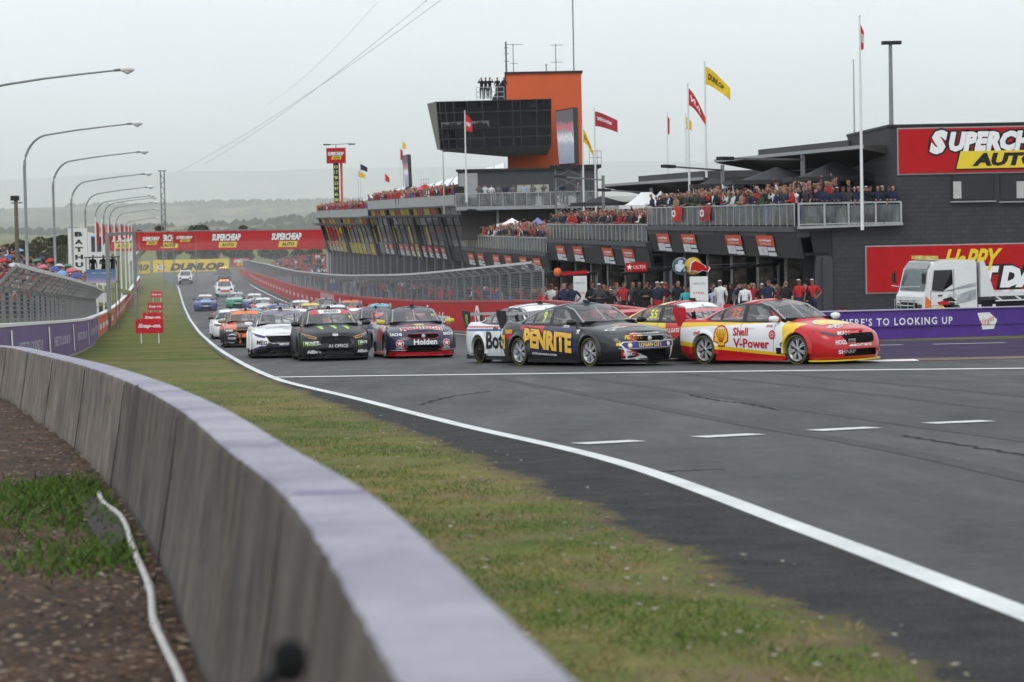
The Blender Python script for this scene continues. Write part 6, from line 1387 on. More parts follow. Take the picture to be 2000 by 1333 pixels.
suv(440, 281, 0.145, 'white and red safety car with amber lights behind the pack', livery('safety_white', (0.70, 0.70, 0.71), [((0.5, 0.03, 0.03), [(0, 0, 1, -1.60)])]), True)
suv(438, 352, 0.145, 'dim dark recovery vehicle with amber lights behind the safety car', livery('dark_truck', (0.10, 0.09, 0.085), []), True, 2.0, pk_)
suv(362, 350, 0.10, 'white off-road vehicle with black bull bar at the far end of the straight', livery('plain_white', (0.68, 0.68, 0.68), []), False, 1.8, pk_)
# ================================================================== pit building and its neighbours
TA = Vector((14.03, 115.0, 0)); TT = Vector((-0.1686, 0.9857, 0)); TN = Vector((0.9857, 0.1686, 0)); TANG = math.atan2(TT.y, TT.x)
def LP(a, b_, z): return TA + TT * a + TN * b_ + Vector((0, 0, EYE.z + z))
def lbox(mb, a0, a1, b0, b1, z0, z1, mi=0, lean=0.0):
    """box in building coordinates; lean moves the top towards the track"""
    vs = [LP(a, b_ - (lean if z == z1 else 0), z) for z in (z0, z1) for a, b_ in ((a0, b0), (a1, b0), (a1, b1), (a0, b1))]
    return mb.add(vs, [(3, 2, 1, 0), (4, 5, 6, 7), (0, 1, 5, 4), (1, 2, 6, 5), (2, 3, 7, 6), (3, 0, 4, 7)], mi)
def wbuild(mb, name, m, root, fix=True):
    O = root.matrix_basis.translation if False else Vector(root.location); mb.v = [tuple(Vector(v) - O) for v in mb.v]; return mb.build(name, m, root, fix)
def wtext(root, s, c, h, ux, uz, m, **k): return sign_text(root, s, Vector(c) - Vector(root.location), h, ux, uz, m, **k)
m, N, L, b = nodes_mat('grey_blockwork'); t = N.new('ShaderNodeTexCoord').outputs['Object']
mpn = N.new('ShaderNodeMapping'); mpn.inputs['Rotation'].default_value = (R(90), 0, 0); L.new(t, mpn.inputs[0])
bk = N.new('ShaderNodeTexBrick'); bk.inputs['Scale'].default_value = 1.0; bk.inputs['Brick Width'].default_value = 0.4; bk.inputs['Row Height'].default_value = 0.2; bk.inputs['Mortar Size'].default_value = 0.012
bk.inputs['Color1'].default_value = (0.036, 0.037, 0.043, 1); bk.inputs['Color2'].default_value = (0.030, 0.031, 0.036, 1); bk.inputs['Mortar'].default_value = (0.019, 0.02, 0.023, 1); L.new(mpn.outputs[0], bk.inputs['Vector'])
n1 = noise(N, L, t, 0.7, 4); c2 = ramp(N, L, n1.outputs['Fac'], [(0.3, (0.85, 0.85, 0.85)), (0.7, (1.12, 1.12, 1.12))]); L.new(mixc(N, L, 0.8, bk.outputs['Color'], c2.outputs[0], 'MULTIPLY'), b.inputs['Base Color']); b.inputs['Roughness'].default_value = 0.7
bp = N.new('ShaderNodeBump'); bp.inputs['Strength'].default_value = 0.4; bp.inputs['Distance'].default_value = 0.02; L.new(bk.outputs['Fac'], bp.inputs['Height']); bp.invert = True; L.new(bp.outputs[0], b.inputs['Normal'])
blockw = m
grey_d = mat('charcoal_cladding', (0.022, 0.022, 0.023), 0.6, var=0.12, scale=1.5); grey_m = mat('slate_cladding', (0.052, 0.054, 0.060), 0.6, var=0.1, scale=1.0)
grey_l = mat('pale_cladding', (0.30, 0.31, 0.31), 0.5, var=0.1); soffit = mat('brown_soffit', (0.055, 0.051, 0.048), 0.8, var=0.12)
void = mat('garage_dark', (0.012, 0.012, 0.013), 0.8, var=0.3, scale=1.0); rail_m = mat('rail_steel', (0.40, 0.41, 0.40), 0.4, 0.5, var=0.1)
m, N, L, b = nodes_mat('balustrade_glass'); tcg = N.new('ShaderNodeTexCoord').outputs['Object']; mpg = N.new('ShaderNodeMapping'); mpg.inputs['Scale'].default_value = (1.2, 1.2, 0.7); L.new(tcg, mpg.inputs[0]); ng = noise(N, L, mpg.outputs[0], 1.6, 5, 0.7); L.new(ramp(N, L, ng.outputs['Fac'], [(0.3, (0.06, 0.065, 0.065)), (0.55, (0.26, 0.28, 0.28)), (0.7, (0.40, 0.42, 0.42))]).outputs[0], b.inputs['Base Color']); b.inputs['Roughness'].default_value = 0.06; b.inputs['Alpha'].default_value = 0.36; bal_glass = m  # colour noise paints reflection streaks and smudges onto the glass
dark_glass = mat('dark_glazing', (0.008, 0.009, 0.011), 0.05, var=0.2, scale=0.5, spec=0.4)
orange_t = mat('tower_orange', (0.60, 0.105, 0.032), 0.65, var=0.07, scale=0.4)
poster_o = ink('poster_orange', (0.58, 0.07, 0.03)); poster_w = ink('poster_white', (0.62, 0.63, 0.64))
def ub(name, label, cat, a=0, b_=0, z=-5.5):
    return empty(name, LP(a, b_, z), 0, label, cat)
def balustrade(root, a0, a1, bb, ztop, h, gap, glass=True):
    mb = MB(); mb.bar(LP(a0, bb, ztop), LP(a1, bb, ztop), 0.07); wbuild(mb, 'handrail', rail_m, root)
    n = max(1, int(abs(a1 - a0) / gap)); pm = MB(); pm.box((0, 0, 0), (0.045, 0.045, h)); pme = pm.mesh('baluster'); pme.materials.append(rail_m)
    for i in range(n + 1):
        a = a0 + (a1 - a0) * i / n; link('baluster', pme, None, root, LP(a, bb, ztop - h / 2) - Vector(root.location))
        if glass and i < n:
            a2 = a0 + (a1 - a0) * (i + 1) / n; mb = MB(); lbox(mb, a + 0.06, a2 - 0.06, bb - 0.01, bb + 0.01, ztop - h + 0.06, ztop - 0.06); wbuild(mb, 'glass_panel', bal_glass, root)
def poster(root, a, b0, z0, b1, z1, w):
    """a sponsor banner on the sloping garage fascia: orange head, two white boxes"""
    p1, p0 = LP(a, b1, z1), LP(a, b0, z0); up = p1 - p0; H = up.length; up.normalize(); ux = -TT
    n = ux.cross(up)
    def q(nm, f0, f1, x0, x1, m_):
        mb = MB(); c = [p0 + ux * x + up * (H * f) + n * 0.03 for x, f in ((x0, f0), (x1, f0), (x1, f1), (x0, f1))]; mb.add(c, [(0, 1, 2, 3)]); wbuild(mb, nm, m_, root, False)
    q('poster_head', 0.46, 0.94, -w / 2, w / 2, poster_o); q('poster_box', 0.06, 0.44, -w / 2, 0.05, poster_w); q('poster_box', 0.26, 0.42, 0.12, w / 2 - 0.1, poster_w); q('poster_box', 0.04, 0.2, 0.12, w / 2, poster_w)
    wtext(root, 'coles', p0 + up * (H * 0.74), H * 0.13, ux, up, i_white, w=w * 0.72, lift=0.045, bold=0.04); wtext(root, 'SUPERCAR', p0 + up * (H * 0.58), H * 0.09, ux, up, i_white, w=w * 0.66, lift=0.045)
    wtext(root, '12', p0 + up * (H * 0.25) - ux * w * 0.22, H * 0.2, ux, up, ink('grey_print', (0.2, 0.2, 0.2)), lift=0.045)
STEP = -0.93
for blk in range(3):
    zo = STEP * blk; a0, a1 = (0.0, 30.0) if blk == 0 else (30.0, 61.0) if blk == 1 else (61.0, 99.0); zg = gz(LP((a0 + a1) / 2, 0, 0).y) - EYE.z + 0.4
    root = ub('pit_garage_block', ['nearest pit garage block with packed glass balcony and four orange banners', 'second pit garage block, one step lower, below the white marquee', 'third pit garage block, lowest balcony with blue and white tents'][blk], 'building', a0, 0, zg)
    zf = -0.80 + zo
    mb = MB(); lbox(mb, a0, a1, -1.35, 9, zf - 0.25, zf); wbuild(mb, 'balcony_slab', grey_m, root)
    mb = MB(); lbox(mb, a0, a1, -1.2, -0.6, zf - 0.5, zf - 0.26); wbuild(mb, 'fascia_band', grey_m, root)
    # sloping fascia panels, some proud
    na = 6 if blk < 2 else 7
    for k in range(na):
        p0, p1 = a0 + (a1 - a0) * k / na + 0.04, a0 + (a1 - a0) * (k + 1) / na - 0.04; up = 0.22 if k % 2 == 0 else 0.0; o_ = 0.05 if k % 2 == 0 else 0
        mb = MB(); mb.add([LP(p0, -0.98 - o_, -2.25 + zo), LP(p1, -0.98 - o_, -2.25 + zo), LP(p1, -1.22 - o_, -1.25 + up + zo), LP(p0, -1.22 - o_, -1.25 + up + zo), LP(p0, -0.85, -2.25 + zo), LP(p1, -0.85, -2.25 + zo), LP(p1, -1.05, -1.25 + up + zo), LP(p0, -1.05, -1.25 + up + zo)], [(0, 1, 2, 3), (7, 6, 5, 4), (0, 4, 5, 1), (1, 5, 6, 2), (2, 6, 7, 3), (3, 7, 4, 0)]); wbuild(mb, 'fascia_panel', grey_d, root)
    for pa in ((5.2, 11.0, 20.3, 26.2) if blk < 2 else (4, 9.5, 16, 21.5, 29, 34)): poster(root, a0 + pa, -1.04, -2.22 + zo, -1.28, -1.16 + zo, 3.0)
    # garage openings: piers and dark bays
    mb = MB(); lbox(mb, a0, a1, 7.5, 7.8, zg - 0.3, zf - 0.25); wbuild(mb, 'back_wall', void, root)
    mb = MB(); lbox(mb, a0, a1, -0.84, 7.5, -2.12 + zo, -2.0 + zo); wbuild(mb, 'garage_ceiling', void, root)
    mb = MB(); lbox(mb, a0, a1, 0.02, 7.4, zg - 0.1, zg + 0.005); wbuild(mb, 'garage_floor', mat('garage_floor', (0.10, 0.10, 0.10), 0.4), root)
    npier = 6 if blk < 2 else 7
    for k in range(npier + 1):
        a = a0 + (a1 - a0) * k / npier
        if blk and k == 0: continue
        mb = MB(); lbox(mb, a - 0.3 + (0.31 if k == 0 else 0), a + 0.3, -0.3, 0.42, zg - 0.3, -2.13 + zo); wbuild(mb, 'pier', grey_m, root)
        if 0 < k < npier:
            mb = MB(); p = [LP(a + x, -0.315, z) for x, z in ((-0.24, zg + 0.4), (0.24, zg + 0.4), (0.24, -2.4 + zo), (-0.24, -2.4 + zo))]; mb.add(p, [(0, 1, 2, 3)]); wbuild(mb, 'pier_poster', mat('pier_print', (0.11, 0.10, 0.085), 0.5, var=0.9, scale=2.0), root, False)
            mb = MB(); p = [LP(a - 0.31, x, z) for x, z in ((-0.26, zg + 0.4), (0.38, zg + 0.4), (0.38, -2.4 + zo), (-0.26, -2.4 + zo))]; mb.add(p, [(0, 1, 2, 3)]); wbuild(mb, 'pier_poster', MATS['pier_print'], root, False)
    for k in range(npier):
        a = a0 + (a1 - a0) * (k + 0.5) / npier
        mb = MB(); mb.bar(LP(a - 1.3, 2.0, -2.3 + zo), LP(a + 1.3, 2.0, -2.3 + zo), 0.08); wbuild(mb, 'strip_light', mat('strip_light', (0.8, 0.8, 0.8), 0.4, var=0, emit=(1, 1, 0.97), estr=1.2 if k % 3 == 0 else 0.4), root)
    balustrade(root, a0 + 0.15, a1 - 0.1, -1.25, 0.20 + zo, 1.0, 1.15)
    # roof canopy over the terrace with light edge
    if blk < 2:
        mb = MB(); mb.add([LP(a, b_, z + zo) for a, b_, z in ((a0 + 1, 2.3, 2.62), (a1 - 2, 2.3, 2.62), (a1 - 2, 9.4, 1.2), (a0 + 1, 9.4, 1.2), (a0 + 1, 2.3, 2.8), (a1 - 2, 2.3, 2.8), (a1 - 2, 9.4, 2.8), (a0 + 1, 9.4, 2.8))], [(3, 2, 1, 0), (4, 5, 6, 7), (0, 1, 5, 4), (1, 2, 6, 5), (2, 3, 7, 6), (3, 0, 4, 7)]); wbuild(mb, 'terrace_roof', soffit, root)
        mb = MB(); mb.bar(LP(a0 + 1, 2.25, 2.74 + zo), LP(a1 - 2, 2.25, 2.74 + zo), 0.12, 0.16); wbuild(mb, 'roof_edge', grey_l, root)
        mb = MB(); lbox(mb, a0 + 12, a1 - 1.0, 5.0, 9.5, 2.0 + zo, 3.35 + zo); wbuild(mb, 'roof_plant_wall', grey_m, root)
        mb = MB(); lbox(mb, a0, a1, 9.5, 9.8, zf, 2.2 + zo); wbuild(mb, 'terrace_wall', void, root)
# ---- glass suites further along
for i, (a0, a1, zt, lab) in enumerate(((100, 168, 1.75, 'dark glass fronted suites with leaning black pillars and a crowded roof deck'), (168, 228, 0.95, 'far glass fronted suites with painted yellow and red reflections, lower roof deck'))):
    zg = gz(LP((a0 + a1) / 2, 0, 0).y) - EYE.z + 0.4; root = ub('glass_suites', lab, 'building', a0, 0, zg); zb = -4.0 - 0.25 * i; ln = 1.4
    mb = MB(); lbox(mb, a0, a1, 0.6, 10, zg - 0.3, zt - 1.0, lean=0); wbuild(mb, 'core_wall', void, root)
    zs = [zb, zb + 1.25, zb + 3.1, zt - 1.05, zt - 0.85]
    def bz(z): return 0.2 - ln * (z - zb) / (zt - zb)
    def face(nm, a, c, z0, z1, m_, off=0.0):
        mb = MB(); vs = [LP(a, bz(z0) - off, z0), LP(c, bz(z0) - off, z0), LP(c, bz(z1) - off, z1), LP(a, bz(z1) - off, z1), LP(a, bz(z0) + 0.1, z0), LP(c, bz(z0) + 0.1, z0), LP(c, bz(z1) + 0.1, z1), LP(a, bz(z1) + 0.1, z1)]
        mb.add(vs, [(0, 1, 2, 3), (7, 6, 5, 4), (0, 4, 5, 1), (1, 5, 6, 2), (2, 6, 7, 3), (3, 7, 4, 0)]); return wbuild(mb, nm, m_, root)
    np_ = 16 if i == 0 else 14; r_ = random.Random(40 + i)
    tints = [grey_d, mat('suite_yellow', (0.42, 0.33, 0.03), 0.4, var=0.5, scale=1.2), mat('suite_red', (0.33, 0.02, 0.025), 0.4, var=0.3), mat('suite_grey', (0.16, 0.17, 0.17), 0.4, var=0.4, scale=1.5), mat('suite_slate', (0.07, 0.075, 0.08), 0.4, var=0.3)]  # panel colours, also painting coloured reflections onto the glass as flat tints
    for k in range(np_):
        a, c = a0 + (a1 - a0) * k / np_ + 0.05, a0 + (a1 - a0) * (k + 1) / np_ - 0.05; far = k / np_
        face('spandrel_panel', a, c, zs[0], zs[1], tints[0] if (i == 0 and k < 8) else r_.choice([tints[1], tints[1], tints[3], tints[0]]))
        face('window_pane', a, c, zs[1] + 0.04, zs[2], dark_glass, -0.03)
        face('upper_pane', a, c, zs[2] + 0.05, zs[3] - 0.7, dark_glass if k < 3 and i == 0 else r_.choice([tints[4], dark_glass, tints[3], tints[4], tints[2]]), -0.02)
        face('banner_panel', a, c, zs[3] - 0.66, zs[3], tints[3] if (i == 0 and k < 3) else r_.choice([tints[1], tints[1], tints[2], tints[3]]))
        if k % 3 == 0: face('yellow_blind', a + 0.4, a + 1.3, zs[1] + 0.05, zs[2] - 0.1, tints[1] if k > 4 or i else tints[3], 0.02)
        face('mullion', c - 0.02, c + 0.12, zs[0], zs[3], grey_d, 0.04)
        mb = MB(); mb.bar(LP(a + 0.3, bz(zs[3]) - 0.2, zs[3] - 0.85), LP(c - 0.4, bz(zs[3]) - 0.75, zs[3] - 0.6), 0.5, 0.05); wbuild(mb, 'sun_blade', black_p, root)
    mb = MB(); lbox(mb, a0, a1, bz(zt) - 0.1, 10, zt - 1.06, zt - 0.92); wbuild(mb, 'roof_slab', grey_m, root)
    for k in range(14):
        a, c = a0 + (a1 - a0) * k / 14 + 0.03, a0 + (a1 - a0) * (k + 1) / 14 - 0.03; mb = MB(); lbox(mb, a, c, bz(zt) - 0.02, bz(zt) + 0.05, zt - 0.9, zt); wbuild(mb, 'parapet_panel', grey_l, root)
    for a in ((a0 + 0.3, a0 + 14, a0 + 33, a0 + 52) if i == 0 else (a0 + 1, a0 + 30, a0 + 57)): face('leaning_pillar', a, a + 1.3, zb - 0.3, zt - 1.0, black_p, 0.22)
    for k in range(4, np_ - 1):
        if i == 0 or k > 8:
            poster(root, a0 + (a1 - a0) * (k + 0.4) / np_, bz(zb) - 0.06, zb + 0.05, bz(zb + 1.2) - 0.06, zb + 1.2, 2.2)
    for k in range(12):
        a = a0 + (a1 - a0) * (k + 0.5) / 12; mb = MB(); lbox(mb, a - 0.2, a + 0.2, 0.05, 0.2, zg - 0.3, zb); wbuild(mb, 'pier', mat('pale_pier', (0.13, 0.13, 0.127), 0.8), root)
# ---- upper lounge behind the third block, white marquee roof, race control tower
Yk = 214; zq = lambda py, px=1000, Y=Yk: at(px, py, Y).z
root = empty('lounge_building', gpt(1030, Yk), 0, 'long grey flat roofed lounge below the orange tower', 'building'); xa, xb = at(895, 380, Yk).x, at(1168, 380, Yk).x
mb = MB(); mb.box(((xa + xb) / 2, Yk + 5, (zq(333) + zq(402)) / 2), (xb - xa, 10, zq(333) - zq(402))); wbuild(mb, 'wall', grey_m, root)
mb = MB(); mb.box(((xa + xb) / 2, Yk + 4.9, zq(333) + 0.08), (xb - xa + 0.3, 10.3, 0.16)); wbuild(mb, 'roof_edge', grey_d, root)
for p0, p1 in ((1010, 1037), (1040, 1072)):
    x0, x1 = at(p0, 370, Yk).x, at(p1, 370, Yk).x; mb = MB(); mb.box(((x0 + x1) / 2, Yk - 0.02, (zq(362) + zq(376)) / 2), (x1 - x0, 0.06, zq(362) - zq(376))); wbuild(mb, 'window', mat('window_cream', (0.34, 0.34, 0.29), 0.3, var=0.15), root)
mb = MB(); x0, x1 = at(896, 360, Yk).x, at(933, 360, Yk).x; mb.box(((x0 + x1) / 2, Yk - 0.05, (zq(337) + zq(385)) / 2), (x1 - x0, 0.1, zq(337) - zq(385))); wbuild(mb, 'pale_panel', grey_l, root)
Yd = 203; xa, xb = at(890, 400, Yd).x, at(1168, 400, Yd).x; zd = at(1000, 402, Yd).z
mb = MB(); mb.box(((xa + xb) / 2, Yd + 5, zd - 0.15), (xb - xa, 10, 0.3)); wbuild(mb, 'deck_slab', grey_l, root)
mb = MB(); mb.box(((xa + xb) / 2 + 0.4, Yd + 6, zd - 1.5), (xb - xa, 8, 2.4)); wbuild(mb, 'undercroft_wall', soffit, root)
zr_ = at(1000, 377, Yd).z; mb = MB(); mb.bar((xa, Yd, zr_), (xb, Yd, zr_), 0.07); wbuild(mb, 'handrail', rail_m, root)
for k in range(13):
    x = xa + (xb - xa) * k / 12; mb = MB(); mb.bar((x, Yd, zd), (x, Yd, zr_), 0.07); wbuild(mb, 'baluster', rail_m, root)
    if k < 12: mb = MB(); mb.box((x + (xb - xa) / 24, Yd, (zd + zr_) / 2), ((xb - xa) / 12 - 0.12, 0.02, zr_ - zd - 0.1)); wbuild(mb, 'glass_panel', bal_glass, root)
for px_, w in ((1095, 0.9), (1053, 0.7), (1120, 0.8)):
    p = at(px_, 392, Yd + 2); mb = MB(); mb.box((p.x, Yd + 2, zd + 0.35), (w, 0.4, 0.7)); wbuild(mb, 'air_conditioner', white_p, root)
p = at(897, 372, Yd + 1); root2 = empty('loudspeaker_stack', (p.x, Yd + 1, zd), 0, 'black loudspeaker stack on the deck in front of the grey lounge', 'loudspeaker')
for k in range(2): mb = MB(); mb.box((0, 0, 0.5 + 0.75 * k), (0.8, 0.7, 0.7)); mb.build('cabinet', black_p, root2)
# tower
Yt = 224; root = empty('control_tower', gpt(1060, Yt), 0, 'orange control tower with black glass pod cantilevered to the left', 'building')
x0, x1 = at(990, 240, Yt).x, at(1137, 240, Yt).x; zt, zb = at(1060, 143, Yt).z, at(1060, 345, Yt).z
mb = MB(); mb.box(((x0 + x1) / 2, Yt + 3, (zt + zb - 8) / 2), (x1 - x0, 6, zt - zb + 8)); wbuild(mb, 'shaft', orange_t, root)
mb = MB(); mb.box(((x0 + x1) / 2, Yt + 2.95, zt + 0.06), (x1 - x0 + 0.25, 6.25, 0.16)); wbuild(mb, 'parapet', grey_d, root)
mb = MB(); mb.prism([(0, 0), (0, 2.4), (-1.2, 0.4), (-2.6, -3.0), (-2.2, -3.0), (-0.9, -0.2)], 0.5, 0.9, lambda a, c, d: Vector((x0 + a, Yt + d + 1, zt - 2.4 + c))); wbuild(mb, 'stair_stringer', grey_d, root)
Yp = 213
def pp(px, py, Y=Yp): return at(px, py, Y)
TL, TR, BR, BL = pp(851, 199), pp(1077, 193), pp(1077, 284, Yp + 1.6), pp(860, 292, Yp + 1.6)
B2, B3 = pp(1075, 301), pp(985, 304)
# pod shell: front polygon and depth
fr = [TL, TR, BR, B2 + Vector((-0.2, 3, 0)), B3 + Vector((0, 3, 0)), BL]
mb = MB(); fv = [TL, TR, BR, BL]; bk_ = [v + Vector((0, 9.5, 0)) for v in fv]; mb.add(fv + bk_, [(0, 1, 2, 3), (7, 6, 5, 4), (0, 4, 5, 1), (1, 5, 6, 2), (2, 6, 7, 3), (3, 7, 4, 0)]); wbuild(mb, 'pod_frame', mat('mullion_grey', (0.10, 0.105, 0.11), 0.5, var=0.1), root)
lf = [pp(834, 203, Yp + 2.5), TL, BL, pp(854, 292.5, Yp + 2.5)]; lb = [v + Vector((0.2, 6, 0)) for v in lf]; mb = MB(); mb.add(lf + [lf[0] + Vector((0.3, 6, 0)), lf[3] + Vector((0.3, 6, 0)), TL + Vector((0, 6, 0)), BL + Vector((0, 6, 0))], [(0, 1, 2, 3), (0, 4, 6, 1), (3, 2, 7, 5), (0, 3, 5, 4)]); wbuild(mb, 'pod_nose', mat('nose_glazing', (0.20, 0.21, 0.21), 0.15, var=0.15), root)
mb = MB(); k_ = [BL + Vector((0, 0.1, -0.02)), BR + Vector((0, 0.1, -0.02)), B2 + Vector((-0.2, 3.5, 0)), pp(988, 305) + Vector((0, 3.5, 0))]; mb.add(k_ + [BL + Vector((0.3, 9, 0)), BR + Vector((0, 9, 0))], [(0, 1, 2, 3), (3, 2, 5, 4), (0, 3, 4)]); wbuild(mb, 'pod_soffit', mat('pod_soffit', (0.17, 0.165, 0.16), 0.7), root)
rowsz = [0, 0.14 * 0 + 0.115, 0.30, 0.62, 0.76, 1.0]; rowf = [0.0, 0.24, 0.58, 0.79, 1.0]
def pf_(u, v): return (TL * (1 - u) + TR * u) * (1 - v) + (BL * (1 - u) + BR * u) * v
cols = [0.0, 0.03, 0.08, 0.15, 0.27, 0.40, 0.535, 0.66, 0.73, 0.87, 1.0]
for r0, r1 in zip(rowf, rowf[1:]):
    for c0_, c1_ in zip(cols, cols[1:]):
        q = [pf_(c0_ + 0.004, r0 + 0.012), pf_(c1_ - 0.004, r0 + 0.012), pf_(c1_ - 0.004, r1 - 0.012), pf_(c0_ + 0.004, r1 - 0.012)]; o_ = Vector((0, -0.05, 0)); mb = MB()
        mb.add([v + o_ for v in q] + [v + Vector((0, 0.03, 0)) for v in q], [(0, 1, 2, 3), (0, 4, 5, 1), (1, 5, 6, 2), (2, 6, 7, 3), (3, 7, 4, 0)]); wbuild(mb, 'window_pane', dark_glass, root)
q = [pf_(0.03, 0.44), pf_(0.45, 0.43), pf_(0.45, 0.56), pf_(0.03, 0.57)]; mb = MB(); mb.add([v + Vector((0, -0.06, 0)) for v in q], [(0, 1, 2, 3)]); wbuild(mb, 'lit_view', mat('seen_through', (0.20, 0.215, 0.21), 0.3, var=0.1), root, False)
for k in range(15):
    u = 0.04 + 0.4 * k / 15 + random.Random(k).uniform(0, 0.02); hgt = random.Random(k + 50).uniform(0.35, 0.85)
    c = pf_(u, 0.565); mb = MB(); mb.tube([c + Vector((0, -0.08, 0)), c + Vector((0, -0.08, hgt * 0.55)), c + Vector((0, -0.08, hgt * 0.62)), c + Vector((0, -0.08, hgt))], [0.26, 0.2, 0.1, 0.1], 8); wbuild(mb, 'occupant_silhouette', void, root)
for k in range(3):
    a, c = pf_(1, 0) + Vector((-6.2, 1.0, 0.1)), pf_(1, 0) + Vector((-3.9, 1.0, 0.1)); mb = MB(); mb.bar(a + Vector((0, 0, 0.4 * k + 0.2)), c + Vector((0, 0, 0.4 * k + 0.2)), 0.05); wbuild(mb, 'roof_rail', rail_m, root)
for k in range(5):
    a = pf_(1, 0) + Vector((-6.2 + 0.57 * k, 1.0, 0.05)); mb = MB(); mb.bar(a, a + Vector((0, 0, 1.05)), 0.05); wbuild(mb, 'rail_post', rail_m, root)
PODROOF = pf_(1, 0) + Vector((-6.0, 1.5, 0.05))
# aerials
def aer(name, px, y0, y1, Y, lab, yagi, r_=0.04, bars=()):
    b0 = at(px + (y0 - y1) * 0.0, y0, Y); t0 = at(px - (y0 - y1) * 0.02, y1, Y); root_ = empty(name, b0, 0, lab, 'aerial', 'aerials on the tower roof'); H = t0.z - b0.z; mb = MB(); mb.tube([(0, 0, -0.2), (0, 0, H)], r_, 6); mb.build('mast', steel_d, root_)
    for f, w in bars:
        mb = MB(); mb.bar((-w * 0.4, 0, H * f), (w * 0.6, 0, H * f), 0.04)
        for k in range(5): mb.bar((-w * 0.4 + w * k / 5, -0.3, H * f), (-w * 0.4 + w * k / 5, 0.3, H * f), 0.02)
        mb.build('antenna_boom', steel_d, root_)
aer('aerial', 1121, 141, -6, 225, 'very tall white whip aerial at the right of the tower roof', 0, 0.06)
aer('aerial', 989, 141, 82, 225, 'lattice aerial with brackets at the left corner of the tower roof', 0, 0.09, ((0.35, 0.5), (0.6, 0.5), (0.8, 0.4)))
aer('aerial', 1003, 141, 86, 225, 'thin aerial with a wide top boom left on the tower roof', 0, 0.04, ((0.97, 1.5), (0.3, 0.7)))
aer('aerial', 1086, 139, 87, 225, 'mast with two horizontal booms on the right half of the tower roof', 0, 0.04, ((0.97, 1.1), (0.33, 1.0)))
aer('aerial', 1067, 139, 126, 225, 'short stubby camera mast in the middle of the tower roof', 0, 0.05, ((0.9, 0.25),))
# big screen on scaffold
def screen(px0, px1, py0, py1, Y, lab, skew, seed):
    p = at((px0 + px1) / 2, (py0 + py1) / 2, Y); root = empty('video_screen', gpt((px0 + px1) / 2, Y), 0, lab, 'screen')
    A, B, C, D = at(px0, py0 + skew, Y + 1.5), at(px1, py0, Y), at(px1 + 3, py1 - 2, Y), at(px0 + 8, py1, Y + 1.5)
    m, N, L, b = newmat('screen_picture_%d' % seed); t = N.new('ShaderNodeTexCoord').outputs['Generated']; n1 = noise(N, L, t, 7, 6, 0.7); sp = N.new('ShaderNodeSeparateXYZ'); L.new(t, sp.inputs[0])
    mth = N.new('ShaderNodeMath'); mth.operation = 'MULTIPLY_ADD'; L.new(n1.outputs['Fac'], mth.inputs[0]); mth.inputs[1].default_value = 0.5; L.new(sp.outputs['Z'], mth.inputs[2])
    c = ramp(N, L, mth.outputs[0], [(0.3, (0.25, 0.30, 0.38)), (0.62, (0.38, 0.42, 0.50)), (0.70, (0.75, 0.75, 0.8)), (0.85, (0.30, 0.30, 0.36)), (0.93, (0.65, 0.10, 0.16)), (1.02, (0.22, 0.24, 0.28)), (1.2, (0.12, 0.10, 0.12))])
    b.inputs['Base Color'].default_value = (0.02, 0.02, 0.02, 1); L.new(c.outputs[0], b.inputs['Emission Color']); b.inputs['Emission Strength'].default_value = 0.8
    bk_ = Vector((0.35, 0.8, 0)); mb = MB(); mb.add([A, B, C, D] + [v + bk_ for v in (A, B, C, D)], [(0, 1, 2, 3), (7, 6, 5, 4), (0, 4, 5, 1), (1, 5, 6, 2), (2, 6, 7, 3), (3, 7, 4, 0)]); wbuild(mb, 'cabinet', black_p, root)
    o_ = Vector((-0.01, -0.03, 0)); mb = MB(); e = 0.04; ctr = (A + B + C + D) / 4; mb.add([v + (ctr - v) * e + o_ for v in (A, B, C, D)], [(0, 1, 2, 3)]); wbuild(mb, 'display', m, root, False)
    r_ = random.Random(seed)
    zb = gpt((px0 + px1) / 2, Y).z
    for dx in (-1.0, 1.0):
        for dy in (0.3, 2.3):
            mb = MB(); mb.bar((p.x + dx + 0.3, Y + dy, zb), (p.x + dx + 0.3, Y + dy, D.z), 0.12); wbuild(mb, 'scaffold_leg', steel_d, root)
    mb = MB(); z = D.z
    for k in range(5): mb.bar((p.x - 0.7, Y + 0.3, z - 0.9 * k), (p.x + 1.3, Y + 0.3, z - 0.9 * k - 0.9), 0.07); mb.bar((p.x + 1.3, Y + 0.3, z - 0.9 * k), (p.x - 0.7, Y + 0.3, z - 0.9 * k - 0.9), 0.07)
    wbuild(mb, 'scaffold_bracing', steel_d, root)
    mb = MB(); mb.box((p.x + 0.8, Y + 1.4, D.z - 0.15), (4.0, 2.6, 0.25)); wbuild(mb, 'platform', black_p, root)
    mb = MB()
    for zz in (0.5, 1.0): mb.bar((p.x + 1.9, Y + 0.3, D.z + zz), (p.x + 2.8, Y + 0.3, D.z + zz), 0.05)
    for k in range(4): mb.bar((p.x + 1.9 + 0.3 * k, Y + 0.3, D.z), (p.x + 1.9 + 0.3 * k, Y + 0.3, D.z + 1.05), 0.05)
    wbuild(mb, 'platform_rail', rail_m, root)
    return root
screen(1084, 1120, 210, 323, 196, 'tall video screen on scaffold showing the race beside the orange tower', 7, 3)
screen(784, 796, 302, 368, 300, 'far narrow video screen rising above the roof deck crowd', 3, 4)
